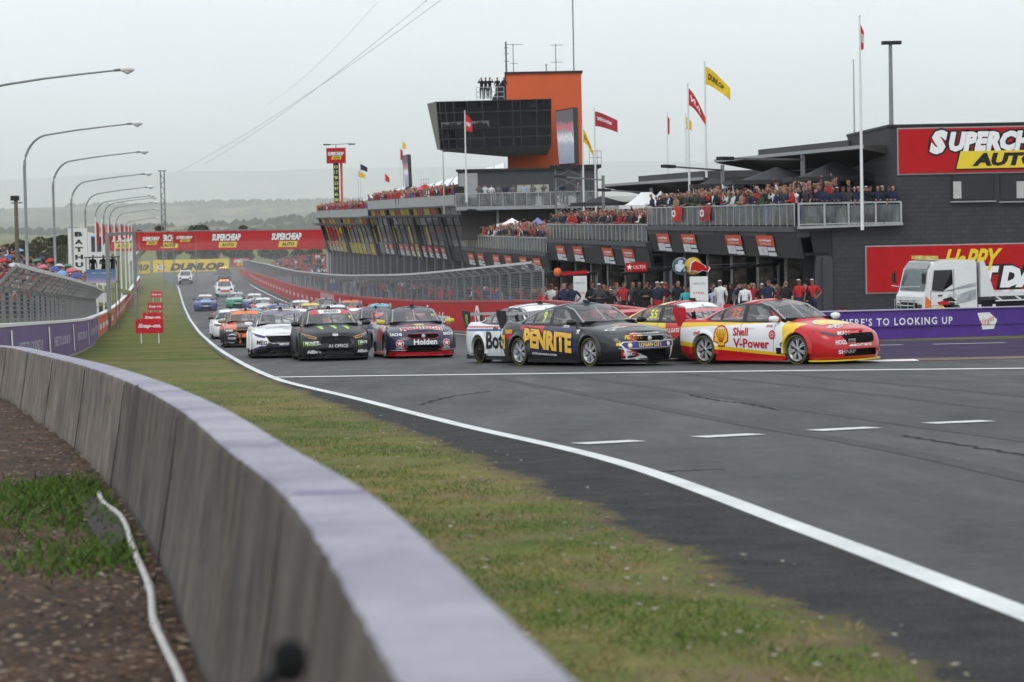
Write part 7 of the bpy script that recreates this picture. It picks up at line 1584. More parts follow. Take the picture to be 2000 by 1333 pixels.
# white marquee roofs
def marquee(name, pts, lab, m_):
    root = empty(name, pts[0] - Vector((0, 0, 2)), 0, lab, 'marquee'); mb = MB(); n = 10; A, B, C, D = pts          # A,B ridge ends; C,D eave ends
    rows = [[A + (B - A) * (k / n) for k in range(n + 1)], [D + (C - D) * (k / n) for k in range(n + 1)], [D + (C - D) * (k / n) + Vector((0, 0.2, -0.6)) for k in range(n + 1)], [D + (C - D) * (k / n) + Vector((0, 9, -0.6)) for k in range(n + 1)], [A + (B - A) * (k / n) + Vector((0, 0.1, 0.0)) for k in range(n + 1)]]
    mb.sheet(rows); wbuild(mb, 'roof_cloth', m_, root)
    for k in range(n + 1):
        mb = MB(); mb.bar(A + (B - A) * (k / n) + Vector((0, 0, 0.04)), D + (C - D) * (k / n) + Vector((0, 0, 0.04)), 0.06); wbuild(mb, 'roof_rib', grey_l, root)
    for k in (0, 5, 10): mb = MB(); p = D + (C - D) * (k / n); mb.bar(p, p - Vector((0, 0, 3)), 0.1); wbuild(mb, 'leg', rail_m, root)
canvas = mat('white_canvas', (0.74, 0.75, 0.75), 0.7, var=0.05)
marquee('marquee', [at(800, 372, 268), at(985, 318, 245), at(985, 345, 240), at(770, 388, 262)], 'long white marquee roof sloping down left of the orange tower', canvas)
marquee('marquee', [at(722, 382, 300), at(790, 366, 292), at(790, 374, 288), at(705, 394, 296)], 'small far white marquee roof behind the red crowd', canvas)
def tent(px, py_top, wpx, hpx, Y, lab, m_, group=None, legs=2.2, ridge=0.0):
    p = at(px, py_top, Y); w = wpx * Y / FOC / 2; h = hpx * Y / FOC; root = empty('tent', (p.x, p.y, p.z - h - legs), 0, lab, 'tent', group); z = legs
    mb = MB(); rd = ridge * w; prof = 6
    base = [(-w, -w), (w, -w), (w, w), (-w, w)]
    for i in range(4):
        (xa_, ya_), (xb_, yb_) = base[i], base[(i + 1) % 4]; rows = []
        for j in range(prof + 1):
            f = j / prof; s = (1 - f); hh = h * (f ** 1.4); rows.append([(xa_ * s + (rd if xa_ > 0 else -rd) * f, ya_ * s, z + hh), (xb_ * s + (rd if xb_ > 0 else -rd) * f, yb_ * s, z + hh)])
        mb.sheet(rows)
    mb.build('canopy', m_, root)
    for sx, sy in base:
        mb = MB(); mb.bar((sx * 0.98, sy * 0.98, 0), (sx * 0.98, sy * 0.98, z), 0.06); mb.build('leg', rail_m, root)
    mb = MB()
    for i in range(4): mb.bar((base[i][0], base[i][1], z), (base[(i + 1) % 4][0], base[(i + 1) % 4][1], z), 0.05, 0.22)
    mb.build('valance', m_, root)
    return root
tent(1262, 376, 100, 28, 158, 'large white peaked tent on the second balcony, left peak', canvas, 'white tents', ridge=0.2)
tent(1290, 373, 60, 28, 156, 'white peaked tent on the second balcony, beside the larger one', canvas, 'white tents')
tent(1000, 426, 60, 14, 200, 'white low tent at the left of the lowest balcony', canvas, 'balcony tents')
tent(1050, 425, 46, 15, 196, 'pale blue tent in the middle of the lowest balcony', mat('blue_canvas', (0.16, 0.20, 0.42), 0.7), 'balcony tents')
tent(1098, 424, 44, 15, 192, 'mid blue tent at the right end of the lowest balcony', mat('blue_canvas2', (0.20, 0.25, 0.46), 0.7), 'balcony tents')
dkc = mat('charcoal_canvas', (0.045, 0.046, 0.048), 0.8, var=0.15)
tent(1516, 326, 190, 30, 131, 'wide charcoal umbrella canopy in the middle of the near balcony', dkc, 'charcoal canopies'); tent(1628, 314, 180, 36, 124, 'tallest charcoal umbrella canopy on the near balcony', dkc, 'charcoal canopies')
tent(1395, 346, 90, 18, 141, 'small charcoal canopy at the left end of the near balcony', dkc, 'charcoal canopies'); tent(1175, 383, 120, 16, 172, 'low charcoal sail canopy over the second balcony', dkc, 'charcoal canopies')
tent(1470, 355, 110, 8, 134, 'flat white parasol under the charcoal canopies', canvas, 'charcoal canopies')
# pit lane lamps on posts
for px, py, hx, hy, Y, bot, lab in ((1411, 333, 1312, 326, 140, 380, 'grey box-headed deck lamp left of the charcoal canopies'), (1568, 312, 1425, 310, 126, 365, 'long armed box-headed deck lamp over the near balcony'), (1178, 352, 1100, 346, 170, 400, 'box-headed deck lamp near the screen scaffold'), (1272, 377, 1186, 372, 160, 400, 'box-headed deck lamp behind the white tents'), (972, 412, 925, 411, 205, 440, 'far box-headed deck lamp over the lowest balcony')):
    t0 = at(px, py, Y); h0 = at(hx, hy, Y - 4); b0 = at(px, bot, Y); root = empty('deck_lamp', b0 - Vector((0, 0, 1.5)), 0, lab, 'lamp', 'box-headed deck lamps')
    mb = MB(); mb.bar(b0 - Vector((0, 0, 1.5)), t0 + Vector((0, 0, 0.3)), 0.2); wbuild(mb, 'post', steel, root); mb = MB(); mb.bar(t0, h0, 0.09); wbuild(mb, 'arm', steel, root)
    mb = MB(); d = (h0 - t0).normalized(); mb.bar(h0 - d * 0.1, h0 + d * 0.75, 0.4, 0.16); wbuild(mb, 'lamp_head', black_p, root)
# ---- end building with the billboards
Ye = 115.0; root = empty('end_building', gpt(1800, Ye), 0, 'dark grey blockwork building with two huge red billboards on the right', 'building'); O = root.location
def ep(px, py, Y=Ye): return at(px, py, Y)
gl = gz(Ye) - 0.3
def prism_w(nm, poly, Y0, Y1, m_):
    mb = MB(); n = len(poly); mb.add([(x, Y0, z) for x, z in poly] + [(x, Y1, z) for x, z in poly], [tuple(range(n)), tuple(reversed(range(n, 2 * n)))] + [(i, i + n, (i + 1) % n + n, (i + 1) % n) for i in range(n)]); return wbuild(mb, nm, m_, root)
A = ep(1625, 444); B = ep(1762, 440); C = ep(1735, 250); XR = 40.0; zt = ep(1900, 246).z
prism_w('wall', [(A.x, gl), (XR, gl), (XR, zt), (C.x, zt), (B.x, B.z), (A.x, A.z)], Ye, Ye + 14, blockw)
prism_w('parapet', [(C.x - 0.05, zt + 0.005), (XR, zt + 0.005), (XR, zt + 0.12), (C.x - 0.05, zt + 0.12)], Ye - 0.08, Ye + 14, grey_d)
prism_w('pier', [(ep(1606, 500).x, gl), (A.x - 0.004, gl), (A.x - 0.004, ep(1610, 503).z), (ep(1606, 500).x, ep(1610, 503).z)], Ye - 0.1, Ye + 1.0, grey_m)
prism_w('balcony_ledge', [(ep(1556, 447).x, ep(1600, 447).z), (B.x - 0.02, B.z + 0.0), (B.x - 0.02, B.z + 0.1), (ep(1556, 447).x, ep(1600, 447).z + 0.13)], Ye - 0.45, Ye - 0.01, grey_l)
prism_w('corner_infill', [(ep(1590, 440).x, ep(1590, 500).z), (A.x - 0.01, ep(1620, 500).z), (A.x - 0.01, A.z - 0.1), (ep(1580, 440).x, A.z - 0.1)], Ye + 0.05, Ye + 6, grey_d)
xs = [ep(p, 420).x for p in (1558, 1608, 1655, 1708, 1757)]; zr0, zr1 = ep(1608, 443).z, ep(1608, 397.5).z
mb = MB(); mb.bar((xs[0], Ye - 0.4, zr1), (xs[-1], Ye - 0.4, zr1), 0.08); mb.bar((xs[0], Ye - 0.4, zr0 + 0.12), (xs[-1], Ye - 0.4, zr0 + 0.12), 0.05); wbuild(mb, 'handrail', rail_m, root)
for x in xs: mb = MB(); mb.bar((x, Ye - 0.4, zr0), (x, Ye - 0.4, zr1), 0.09); wbuild(mb, 'baluster', rail_m, root)
for x0, x1 in zip(xs, xs[1:]): mb = MB(); mb.box(((x0 + x1) / 2, Ye - 0.4, (zr0 + zr1) / 2), (x1 - x0 - 0.15, 0.02, zr1 - zr0 - 0.2)); wbuild(mb, 'glass_panel', bal_glass, root)
def board(nm, px0, py0, py1, xr):
    p, q = ep(px0, py0), ep(px0, py1); mb = MB(); n_ = 4; out = []
    mb.box(((p.x + xr) / 2, Ye - 0.03, (p.z + q.z) / 2), (xr - p.x + 0.12, 0.06, p.z - q.z + 0.12)); wbuild(mb, 'board_frame', grey_l, root)
    for k in range(n_):
        x0 = p.x + (xr - p.x) * k / n_; x1 = p.x + (xr - p.x) * (k + 1) / n_; mb = MB(); mb.box(((x0 + x1) / 2, Ye - 0.07, (p.z + q.z) / 2), (x1 - x0 - 0.006, 0.05, p.z - q.z)); wbuild(mb, 'board_panel', red_board, root)
    return (p.z + q.z) / 2
zc = board('upper', 1754, 253, 340, 27.0); zc2 = board('lower', 1692, 483, 572, 27.0)
ux, uz = (1, 0, 0), (0, 0, 1)
c = ep(1948, 274); c.y = Ye - 0.1; wtext(root, 'S', ep(1833, 278, Ye - 0.1), 1.08, ux, uz, i_white, w=0.82, bold=0.08, shear=0.22, outline=i_black, obold=0.09)
wtext(root, 'UPERCHEAP', ep(1972, 275, Ye - 0.1), 0.90, ux, uz, i_white, w=5.45, bold=0.07, shear=0.22, outline=i_black, obold=0.09)
p0, p1 = ep(1868, 330, Ye - 0.1), ep(2060, 292, Ye - 0.1); mb = MB(); mb.add([(p0.x, Ye - 0.104, p0.z), (p1.x, Ye - 0.104, p0.z), (p1.x + 0.25, Ye - 0.104, p1.z), (p0.x + 0.2, Ye - 0.104, p1.z)], [(0, 1, 2, 3)]); wbuild(mb, 'yellow_block', i_yel, root)
mb = MB(); mb.add([(p0.x - 0.08, Ye - 0.100, p0.z - 0.08), (p1.x + 0.1, Ye - 0.100, p0.z - 0.08), (p1.x + 0.35, Ye - 0.100, p1.z + 0.06), (p0.x + 0.12, Ye - 0.100, p1.z + 0.06)], [(0, 1, 2, 3)]); wbuild(mb, 'block_edge', i_black, root)
wtext(root, 'AUTO', (p0.x + 2.25, Ye - 0.1, (p0.z + p1.z) / 2), 0.60, ux, uz, i_black, w=3.1, bold=0.06, shear=0.2, lift=0.012)
wtext(root, 'HaPPY', ep(1899, 508, Ye - 0.1), 1.0, ux, (0.12, 0, 1), i_yel, w=2.6, bold=0.03, shear=0.3, lift=0.012)
wtext(root, 'FIRST DAY', ep(1946, 541, Ye - 0.1), 1.0, ux, uz, i_white, w=5.5, bold=0.08, shear=0.22, outline=i_black, obold=0.09)
for k, (p0_, p1_) in enumerate(((1857, 1942), (1952, 2045))):
    a, c = ep(p0_, 342), ep(p1_, 391); mb = MB(); mb.box(((a.x + c.x) / 2, Ye - 0.02, (a.z + c.z) / 2), (c.x - a.x, 0.08, a.z - c.z)); fo = wbuild(mb, 'window', grey_d, root)
    mb = MB(); mb.box(((a.x + c.x) / 2, Ye - 0.065, (a.z + c.z) / 2), (c.x - a.x - 0.12, 0.02, a.z - c.z - 0.1)); wbuild(mb, 'pane', dark_glass, root)
    mb = MB(); bx = a.x + (0.27 if k == 0 else 1.0); mb.box((bx, Ye - 0.078, (a.z + c.z) / 2 - 0.1), (0.36 if k == 0 else 0.5, 0.006, 0.76)); wbuild(mb, 'blind', mat('blind', (0.42, 0.42, 0.40), 0.5, var=0.1), root)
    mb = MB(); mb.box(((a.x + c.x) / 2, Ye - 0.1, c.z - 0.05), (c.x - a.x + 0.1, 0.2, 0.06)); wbuild(mb, 'sill', grey_l, root)
# fire extinguishers by the pier
for k, px in enumerate((1641, 1652)):
    p = gpt(px, 112.5, 0.2); p.z = at(px, 612, 112.5).z - 0.25; ro = empty('fire_extinguisher', p, 0, ['red fire extinguisher beside the grey wall, the one nearer the pier', 'red fire extinguisher farther from the pier, by the purple wall end'][k], 'extinguisher', 'fire extinguishers')
    mb = MB(); mb.lathe([(0.001, -0.5), (0.09, -0.5), (0.09, 0.3), (0.06, 0.4), (0.025, 0.43)], 12); mb.build('cylinder', red_board, ro); mb = MB(); mb.box((0, 0, 0.46), (0.12, 0.04, 0.06)); mb.build('valve', black_p, ro); mb = MB(); mb.tube([(0.03, 0, 0.44), (0.12, 0, 0.35), (0.11, 0, -0.1)], 0.015, 6); mb.build('hose', black_p, ro)
# ---- white recovery truck
tc0 = gpt(1778, 103.5, 0.1); yaw = R(180 + 20); root = empty('recovery_truck', tc0, yaw, 'white recovery truck with orange indicator parked behind the purple wall', 'truck')
tw = mat('truck_white', (0.66, 0.67, 0.66), 0.35, var=0.05, coat=0.4); chrome = mat('chrome', (0.5, 0.5, 0.5), 0.15, 0.9, var=0.1)
W2 = 1.12
prof = [(0, 0.55), (0.02, 1.35), (-0.10, 1.55), (-0.32, 2.45), (-0.55, 2.75), (-0.9, 2.82), (-2.35, 2.80), (-2.45, 2.7), (-2.45, 0.75), (-1.75, 0.75), (-1.62, 0.98), (-1.35, 1.12), (-1.05, 1.12), (-0.78, 0.98), (-0.66, 0.55)]
mb = MB(); mb.prism(prof, -W2, W2, lambda a, c, d: Vector((a, d * (1 if c < 1.6 else 1 - 0.05 * (c - 1.6)), c))); cabo = mb.build('cab', tw, root)
mb = MB(); mb.add([(-0.105 + 0.03, -0.98, 1.60), (-0.105 + 0.03, 0.98, 1.60), (-0.30 + 0.03, 0.92, 2.42), (-0.30 + 0.03, -0.92, 2.42)], [(0, 1, 2, 3)]); mb.build('windscreen', mat('truck_glass', (0.10, 0.13, 0.13), 0.08, var=0.3, scale=1.5), root)
mb = MB(); mb.add([(-0.30, -0.95, 2.45), (-0.30, 0.95, 2.45), (-0.5, 0.9, 2.72), (-0.5, -0.9, 2.72)], [(0, 1, 2, 3)]); o_ = mb.build('sun_visor', mat('visor', (0.25, 0.25, 0.26), 0.3), root); o_.location = (0.05, 0, 0.02)
for sy in (-1, 1):
    mb = MB(); y = sy * (W2 + 0.006 - 0.04); mb.add([(-0.36, sy * 1.10, 1.62), (-0.50, sy * 1.075, 2.42), (-1.32, sy * 1.075, 2.42), (-1.34, sy * 1.08, 1.85), (-0.85, sy * 1.10, 1.56)], [(0, 1, 2, 3, 4)]); o_ = mb.build('side_window', dark_glass, root); o_.location = (0, sy * 0.035, 0)
    mb = MB(); mb.box((0.03, sy * 0.82, 0.95), (0.06, 0.34, 0.22)); mb.build('headlight', lampglass, root)
    mb = MB(); mb.prism([(-0.05, 0.92), (-0.34, 0.95), (-0.30, 1.2), (-0.1, 1.38)], sy * (W2 + 0.002), sy * (W2 + 0.03), lambda a, c, d: Vector((a, d, c))); mb.build('indicator', mat('amber_lens', (0.75, 0.16, 0.02), 0.2, var=0.1), root)
    for ax in (-1.2, -6.2):
        w_ = empty('wheel', (ax, sy * 0.95, 0.45)); w_.parent = root
        for q, m_ in ((WHEEL[0], tyre_m), (WHEEL[1], rim_m)):
            o_ = link('tyre' if q is WHEEL[0] else 'rim', q, None, w_); o_.scale = (1.4, 1 if sy > 0 else -1, 1.4); o_.material_slots[0].link = 'OBJECT'; o_.material_slots[0].material = m_
    mb = MB(); mb.box((0.05, sy * 1.24, 2.1), (0.08, 0.2, 0.42)); mb.bar((0.0, sy * 1.1, 2.35), (0.05, sy * 1.24, 2.35), 0.03); mb.build('mirror', black_p, root)
mb = MB(); mb.box((0.06, 0, 0.95), (0.06, 1.25, 0.34)); mb.build('grille', black_p, root)
mb = MB(); mb.box((0.10, 0, 0.55), (0.28, 2.2, 0.24)); mb.build('bumper', chrome, root)
mb = MB()
for z in (0.75, 1.0, 1.22): mb.tube([(0.2, -0.8, z), (0.3, 0, z), (0.2, 0.8, z)], 0.03, 6)
for y in (-0.8, -0.3, 0.3, 0.8): mb.tube([(0.24, y, 0.5), (0.26, y, 1.25)], 0.03, 6)
mb.build('bull_bar', chrome, root)
mb = MB(); mb.tube([(0.2, -1.15, 1.78), (0.32, 0, 1.74), (0.2, 1.15, 1.78)], 0.025, 6); mb.build('stone_guard', chrome, root)
mb = MB(); mb.bar((-0.7, -0.9, 2.92), (-0.7, 0.9, 2.92), 0.22, 0.14); mb.build('light_bar', mat('blue_amber_bar', (0.55, 0.45, 0.10), 0.2, var=0.6, scale=2), root)
for k, (x, z, c_) in enumerate(((-0.9, 1.08, pr_), (-1.15, 1.2, pk_), (-0.75, 0.86, py_), (-1.35, 1.35, ps_))):
    mb = MB(); mb.add([(x - 0.35, W2 + 0.004, z - 0.05), (x + 0.2, W2 + 0.004, z - 0.06), (x + 0.3, W2 + 0.004, z + 0.05), (x - 0.1, W2 + 0.004, z + 0.14)], [(0, 1, 2, 3)]); mb.build('side_graphic', c_, root)
for sy in (-1.08, 1.08): mb = MB(); mb.prism([(-2.62, 1.3), (-2.62, 2.74), (-2.78, 2.74), (-3.3, 1.3)], sy - 0.04, sy + 0.04, lambda a, c, d: Vector((a, d, c))); mb.build('headboard_gusset', tw, root)
mb = MB(); mb.box((-2.62, 0, 2.0), (0.05, 2.1, 1.4)); mb.build('headboard', grey_l, root)
mb = MB(); mb.box((-2.58, 0, 0.95), (0.2, 2.0, 0.6)); mb.build('tool_locker', grey_d, root)
mb = MB(); mb.add([(-0.3, W2 + 0.003, 1.50), (-2.4, W2 + 0.003, 1.75), (-2.4, W2 + 0.003, 1.9), (-0.85, W2 + 0.003, 1.55)], [(0, 1, 2, 3)]); mb.add([(-1.4, W2 + 0.003, 1.0), (-2.4, W2 + 0.003, 1.2), (-2.4, W2 + 0.003, 1.65), (-1.6, W2 + 0.003, 1.4)], [(0, 1, 2, 3)]); mb.build('silver_graphic', mat('truck_silver', (0.36, 0.38, 0.40), 0.4, var=0.4, scale=3), root)
mb = MB()
for zz in (1.58, 1.0): mb.bar((-0.35, W2 + 0.002, zz), (-1.36, W2 + 0.002, zz), 0.012)
mb.bar((-1.38, W2 + 0.002, 0.9), (-1.38, W2 + 0.002, 2.45), 0.012); mb.bar((-0.33, W2 + 0.002, 0.9), (-0.33, W2 + 0.002, 1.6), 0.012); mb.build('door_gap', inner_m, root)
mb = MB(); mb.box((-0.75, W2 + 0.02, 1.4), (0.18, 0.03, 0.05)); mb.build('door_handle', black_p, root)
mb = MB(); mb.box((-6.3, 0, 1.38), (6.1, 2.3, 0.16)); mb.build('tray', tw, root)
mb = MB(); mb.box((-5.2, 0, 0.98), (8.0, 0.8, 0.24)); mb.build('chassis', black_p, root)
for sy in (-1.1, 1.1):
    mb = MB(); mb.bar((-3.3, sy, 1.12), (-9.2, sy, 1.12), 0.05)
    for k in range(7): mb.bar((-3.3 - 0.9 * k, sy, 1.3), (-3.6 - 0.9 * k, sy, 1.12), 0.06)
    mb.prism([(-2.6, 0.35), (-3.15, 0.35), (-3.3, 0.98), (-3.18, 0.98), (-3.07, 0.43), (-2.68, 0.43), (-2.62, 0.98), (-2.5, 0.98)], sy - 0.03, sy + 0.03, lambda a, c, d: Vector((a, d, c))); mb.build('underrun_frame', tw, root)
sign_text(root, '0428 011 017', (-6.4, 1.16, 1.38), 0.11, (-1, 0, 0), (0, 0, 1), ink('navy_print', (0.03, 0.04, 0.15)), w=1.6, lift=0.006)
mb = MB(); mb.box((-6.5, 0.2, 1.53), (1.2, 1.0, 0.1)); mb.build('yellow_strap', py_, root)
# ---- pit equipment: booms, boards, trolleys
def boom(p0, p1, lab, m_=black_p):
    root = empty('refuel_boom', p1 - Vector((0, 0, 3.0)), 0, lab, 'boom', 'overhead refuelling booms'); mb = MB(); mb.bar(p0, p1, 0.09, 0.14); wbuild(mb, 'arm', m_, root); mb = MB(); mb.bar(p0 + Vector((0, 0, 0.25)), p1 + Vector((0, 0, 0.12)), 0.03); wbuild(mb, 'hose', steel_d, root)
    mb = MB(); mb.bar(p1, p1 - Vector((0, 0, 3.0)), 0.12); wbuild(mb, 'post', steel_d, root); return root
bm1 = boom(at(1330, 532, 118), at(1520, 516, 122), 'long black boom with a round gold and red emblem board')
bm2 = boom(at(1212, 536, 122), at(1310, 526, 128), 'black boom carrying the red star fuel board'); bm3 = boom(at(1060, 541, 128), at(1165, 534, 140), 'black and red boom with an orange ball end')
c = at(1243, 522, 121.8); O = Vector(bm2.location); mb = MB(); quadpanel(mb, c - O, 42 * 121.8 / FOC, 17 * 121.8 / FOC, (1, 0, 0), (0, 0, 1), 0.05); mb.build('fuel_board', red_board, bm2)
sign_text(bm2, 'CALTEX', c - O + Vector((0.14, 0, 0)), 0.16, (1, 0, 0), (0, 0, 1), i_white, w=0.6, lift=0.006); mb = MB(); mb.add([c - O + Vector((-0.33 + (0.15 if a % 2 == 0 else 0.06) * math.cos(a * 0.628 + 1.57), -0.006, (0.15 if a % 2 == 0 else 0.06) * math.sin(a * 0.628 + 1.57))) for a in range(10)], [tuple(range(10))]); mb.build('star', i_white, bm2)
c = at(1330, 520, 117.6); O = Vector(bm1.location); mb = MB(); mb.lathe([(0.001, -0.03), (0.36, -0.03), (0.36, 0.03), (0.001, 0.03)], 24, 'Y', c=c - O); mb.build('lion_roundel', mat('roundel_blue', (0.06, 0.10, 0.14), 0.5, var=0.2), bm1)
mb = MB()
for px_ in ([(-0.25, -0.2), (-0.05, -0.28), (0.1, -0.1), (0.2, 0.05), (0.05, 0.1), (0.1, 0.25), (-0.1, 0.28), (-0.15, 0.1), (-0.28, 0.05)], [(0.1, -0.28), (0.28, -0.15), (0.25, -0.02), (0.14, -0.1)]): mb.prism(px_, -0.05, -0.035, lambda a, q, d: c - O + Vector((a, d, q)))
mb.build('lion_shape', mat('lion_pale', (0.45, 0.52, 0.58), 0.4, var=0.3, scale=5), bm1)
mb = MB(); mb.lathe([(0.36, -0.04), (0.40, -0.04), (0.40, 0.04), (0.36, 0.04)], 24, 'Y', c=c - O); mb.build('roundel_ring', steel, bm1)
c2_ = at(1354, 520, 117.6); mb = MB(); mb.lathe([(0.001, -0.05), (0.40, -0.05), (0.40, 0.02), (0.001, 0.02)], 24, 'Y', c=c2_ - O); mb.build('gold_disc', mat('gold_disc', (0.50, 0.34, 0.05), 0.4), bm1)
bull = [(-0.1, -0.22), (-0.02, 0.14), (0.15, 0.24), (0.35, 0.14), (0.55, 0.02), (0.62, -0.1), (0.72, -0.02), (0.78, -0.12), (0.68, -0.25), (0.45, -0.2), (0.3, -0.28), (0.12, -0.2)]
for s_, m_, yy in ((1.12, i_white, -0.07), (1.0, red_board, -0.09)):
    mb = MB(); mb.prism(bull, yy, yy + 0.015, lambda a, q, d: c2_ - O + Vector((0.3 + (a - 0.3) * s_ - 0.05, d, q * s_))); mb.build('bull_board', m_, bm1)
c = at(1089, 532, 127.6); O = Vector(bm3.location); mb = MB(); mb.lathe([(0.001, -0.22), (0.15, -0.17), (0.2, 0), (0.15, 0.17), (0.001, 0.22)], 14, c=c - O); mb.build('ball_end', mat('ball_orange', (0.70, 0.13, 0.03), 0.5), bm3)
mb = MB(); mb.bar(c - O + Vector((0.2, -0.05, -0.1)), c - O + Vector((1.5, -0.05, -0.02)), 0.05, 0.16); mb.build('red_sleeve', red_board, bm3)
for px, py0, py1, w, Y, lab, words in ((1135, 540, 605, 26, 108, 'white and red sponsor stand among the pit crew near the fence end', ('PATO', 'VALVE', 'RACE')), (1367, 541, 612, 34, 104, 'white sponsor stand with red foot in the middle of the pit crew', ('ORRCON', 'STEEL', 'TYRE', 'OIL'))):
    p = gpt(px, Y, 0.16); t0 = at(px, py0, Y); H = t0.z - p.z; wm_ = w * Y / FOC; root = empty('sponsor_stand', p, 0, lab, 'sign', 'sponsor stands'); mb = MB(); mb.box((0, 0.2, H * 0.6), (wm_, 0.4, H * 0.8)); mb.build('cabinet', white_p, root); mb = MB(); mb.box((0, 0.2, H * 0.1), (wm_ - 0.01, 0.38, H * 0.2)); mb.build('foot', red_board, root)
    for k, w_ in enumerate(words): sign_text(root, w_, (0, 0, H * (0.88 - 0.17 * k)), 0.09, (1, 0, 0), (0, 0, 1), i_red if k % 2 else ink('grey_print', (0.2, 0.2, 0.2)), w=wm_ * 0.7, lift=0.006)
p = gpt(1316, 106, 0.16); root = empty('drum', p, 0, 'blue drum with orange lid among the pit crew', 'drum'); mb = MB(); mb.lathe([(0.001, 0), (0.33, 0), (0.36, 0.1), (0.35, 0.5), (0.38, 0.55), (0.36, 0.95), (0.38, 1.0)], 18); mb.build('barrel', mat('drum_blue', (0.03, 0.12, 0.28), 0.4), root); mb = MB(); mb.lathe([(0.38, 1.0), (0.36, 1.12), (0.2, 1.25), (0.001, 1.3)], 18); mb.build('lid', mat('drum_orange', (0.5, 0.15, 0.03), 0.4), root)
p = LP(2.6, 7.3, -3.6); rt = [o_ for o_ in COL.objects if o_.name == 'pit_garage_block'][0]; wtext(rt, 'olden', LP(2.2, 1.0, -3.45), 0.28, -TT + Vector((0.9, 0, 0)), (0, 0, 1), i_white, w=1.1)
mb = MB(); quadpanel(mb, LP(2.2, 1.06, -3.45) - Vector(rt.location), 2.0, 1.2, -TT + Vector((0.9, 0, 0)), (0, 0, 1), 0.05); mb.build('team_board', black_p, rt)
# ---- timing pylon
Yy = 338; root = empty('timing_pylon', gpt(657, Yy), 0, 'tall orange and black timing pylon with red head sign', 'pylon'); O = Vector(root.location)
def yb(px, py): return at(px, py, Yy) - O
a, c = yb(638, 290), yb(675, 319); mb = MB(); mb.box(((a.x + c.x) / 2, 0, (a.z + c.z) / 2), (c.x - a.x, 1.6, a.z - c.z)); mb.build('head_sign', red_board, root); supercheap(root, ((a.x + c.x) / 2, -0.82, (a.z + c.z) / 2), 2.2, 1.2, (1, 0, 0), (0, 0, 1), 0.01)
a, c = yb(651, 319), yb(664, 440); mb = MB(); mb.box(((a.x + c.x) / 2, 0, c.z / 2 + a.z / 2), (c.x - a.x, 0.6, a.z - c.z)); mb.build('display_column', black_p, root)
a2, c2_ = yb(664.2, 319), yb(671, 440); mb = MB(); mb.box(((a2.x + c2_.x) / 2, 0.2, a2.z / 2 + c2_.z / 2), (c2_.x - a2.x, 0.8, a2.z - c2_.z)); mb.build('orange_fin', orange_t, root)
for k, s_ in enumerate('0 17 9 55 97 6 888 12 88 14'.split()): sign_text(root, s_, ((a.x + c.x) / 2, -0.3, a.z - 0.5 - 0.72 * k), 0.42, (1, 0, 0), (0, 0, 1), mat('led_yellow', (0.5, 0.5, 0.1), 0.5, var=0, emit=(0.6, 0.6, 0.2), estr=0.5), w=0.5, lift=0.01)
mb = MB(); mb.box(((a.x + c2_.x) / 2, 0.2, c.z / 2), (1.0, 0.8, c.z)); mb.build('base', steel_d, root)
top = yb(656, 283); mb = MB(); mb.bar((top.x - 1.1, 0, top.z), (top.x + 2.0, 0, top.z + 0.1), 0.07); mb.bar((top.x, 0, top.z - 0.5), (top.x, 0, top.z), 0.08); mb.build('lamp_arm', black_p, root)
for dx in (-1.2, 2.1): mb = MB(); mb.box((top.x + dx, 0, top.z + 0.02), (0.9, 0.4, 0.16)); mb.build('lamp_head', black_p, root)
# ---- flagpoles on the right
FL = [(1681, 370, 33, 113, 'tallest white flagpole with a furled red flag beside the upper billboard', fl_red, 0.55, 1.5, 1.6, 'RED', 0.8), (1345, 372, 165, 146, 'flagpole with red flag at the left end of the near balcony', fl_red, 1.7, 1.15, 1.5, 'VUL', 0.0), (1378, 340, 122, 150, 'flagpole with large yellow flag above the roofs', fl_yel, 2.1, 1.25, 0.95, 'DUNLOP', 0.0), (1304, 352, 222, 210, 'distant thin flagpole with furled pale red flag', fl_red, 0.5, 1.9, 1.0, None, 0.9), (1340, 355, 224, 176, 'flagpole with small furled yellow flag behind the red one', fl_yel, 0.6, 1.0, 0.9, None, 0.3), (1162, 368, 212, 178, 'white flagpole with dark red flag right of the orange tower', mat('flag_maroon', (0.36, 0.03, 0.04), 0.8, var=0.1), 2.0, 1.2, 0.5, 'Wright', 0.0), (1139, 400, 246, 176, 'white flagpole with drooping yellow flag by the screen scaffold', fl_yel, 1.3, 1.1, 1.8, 'DUN', 0.0), (909, 350, 218, 198, 'white flagpole with red flag in front of the black glass pod', fl_red, 0.8, 1.6, 1.0, 'red', 0.2), (866, 375, 296, 205, 'plain flagpole without a flag under the black pod', None, 1, 1, 1, None, 0), (1668, 280, 118, 190, 'very thin distant pole behind the tallest flagpole', None, 1, 1, 1, None, 0), (704, 395, 318, 340, 'distant flagpole with dark blue flag left of the far marquee', fl_dark, 1.2, 0.9, 0.6, None, 0), (700, 395, 332, 345, 'distant flagpole with yellow flag left of the far marquee', fl_yel, 1.2, 0.9, 0.6, None, 0), (752, 385, 338, 320, 'distant flagpole with small red flag above the roof deck crowd', fl_red, 0.8, 1.1, 1.0, None, 0), (782, 368, 288, 300, 'distant flagpole with narrow red flag beside the far screen', fl_red, 0.5, 1.6, 1.0, None, 0.5), (787, 366, 274, 302, 'distant flagpole with small yellow flag above the far screen', fl_yel, 0.5, 1.0, 0.9, None, 0)]
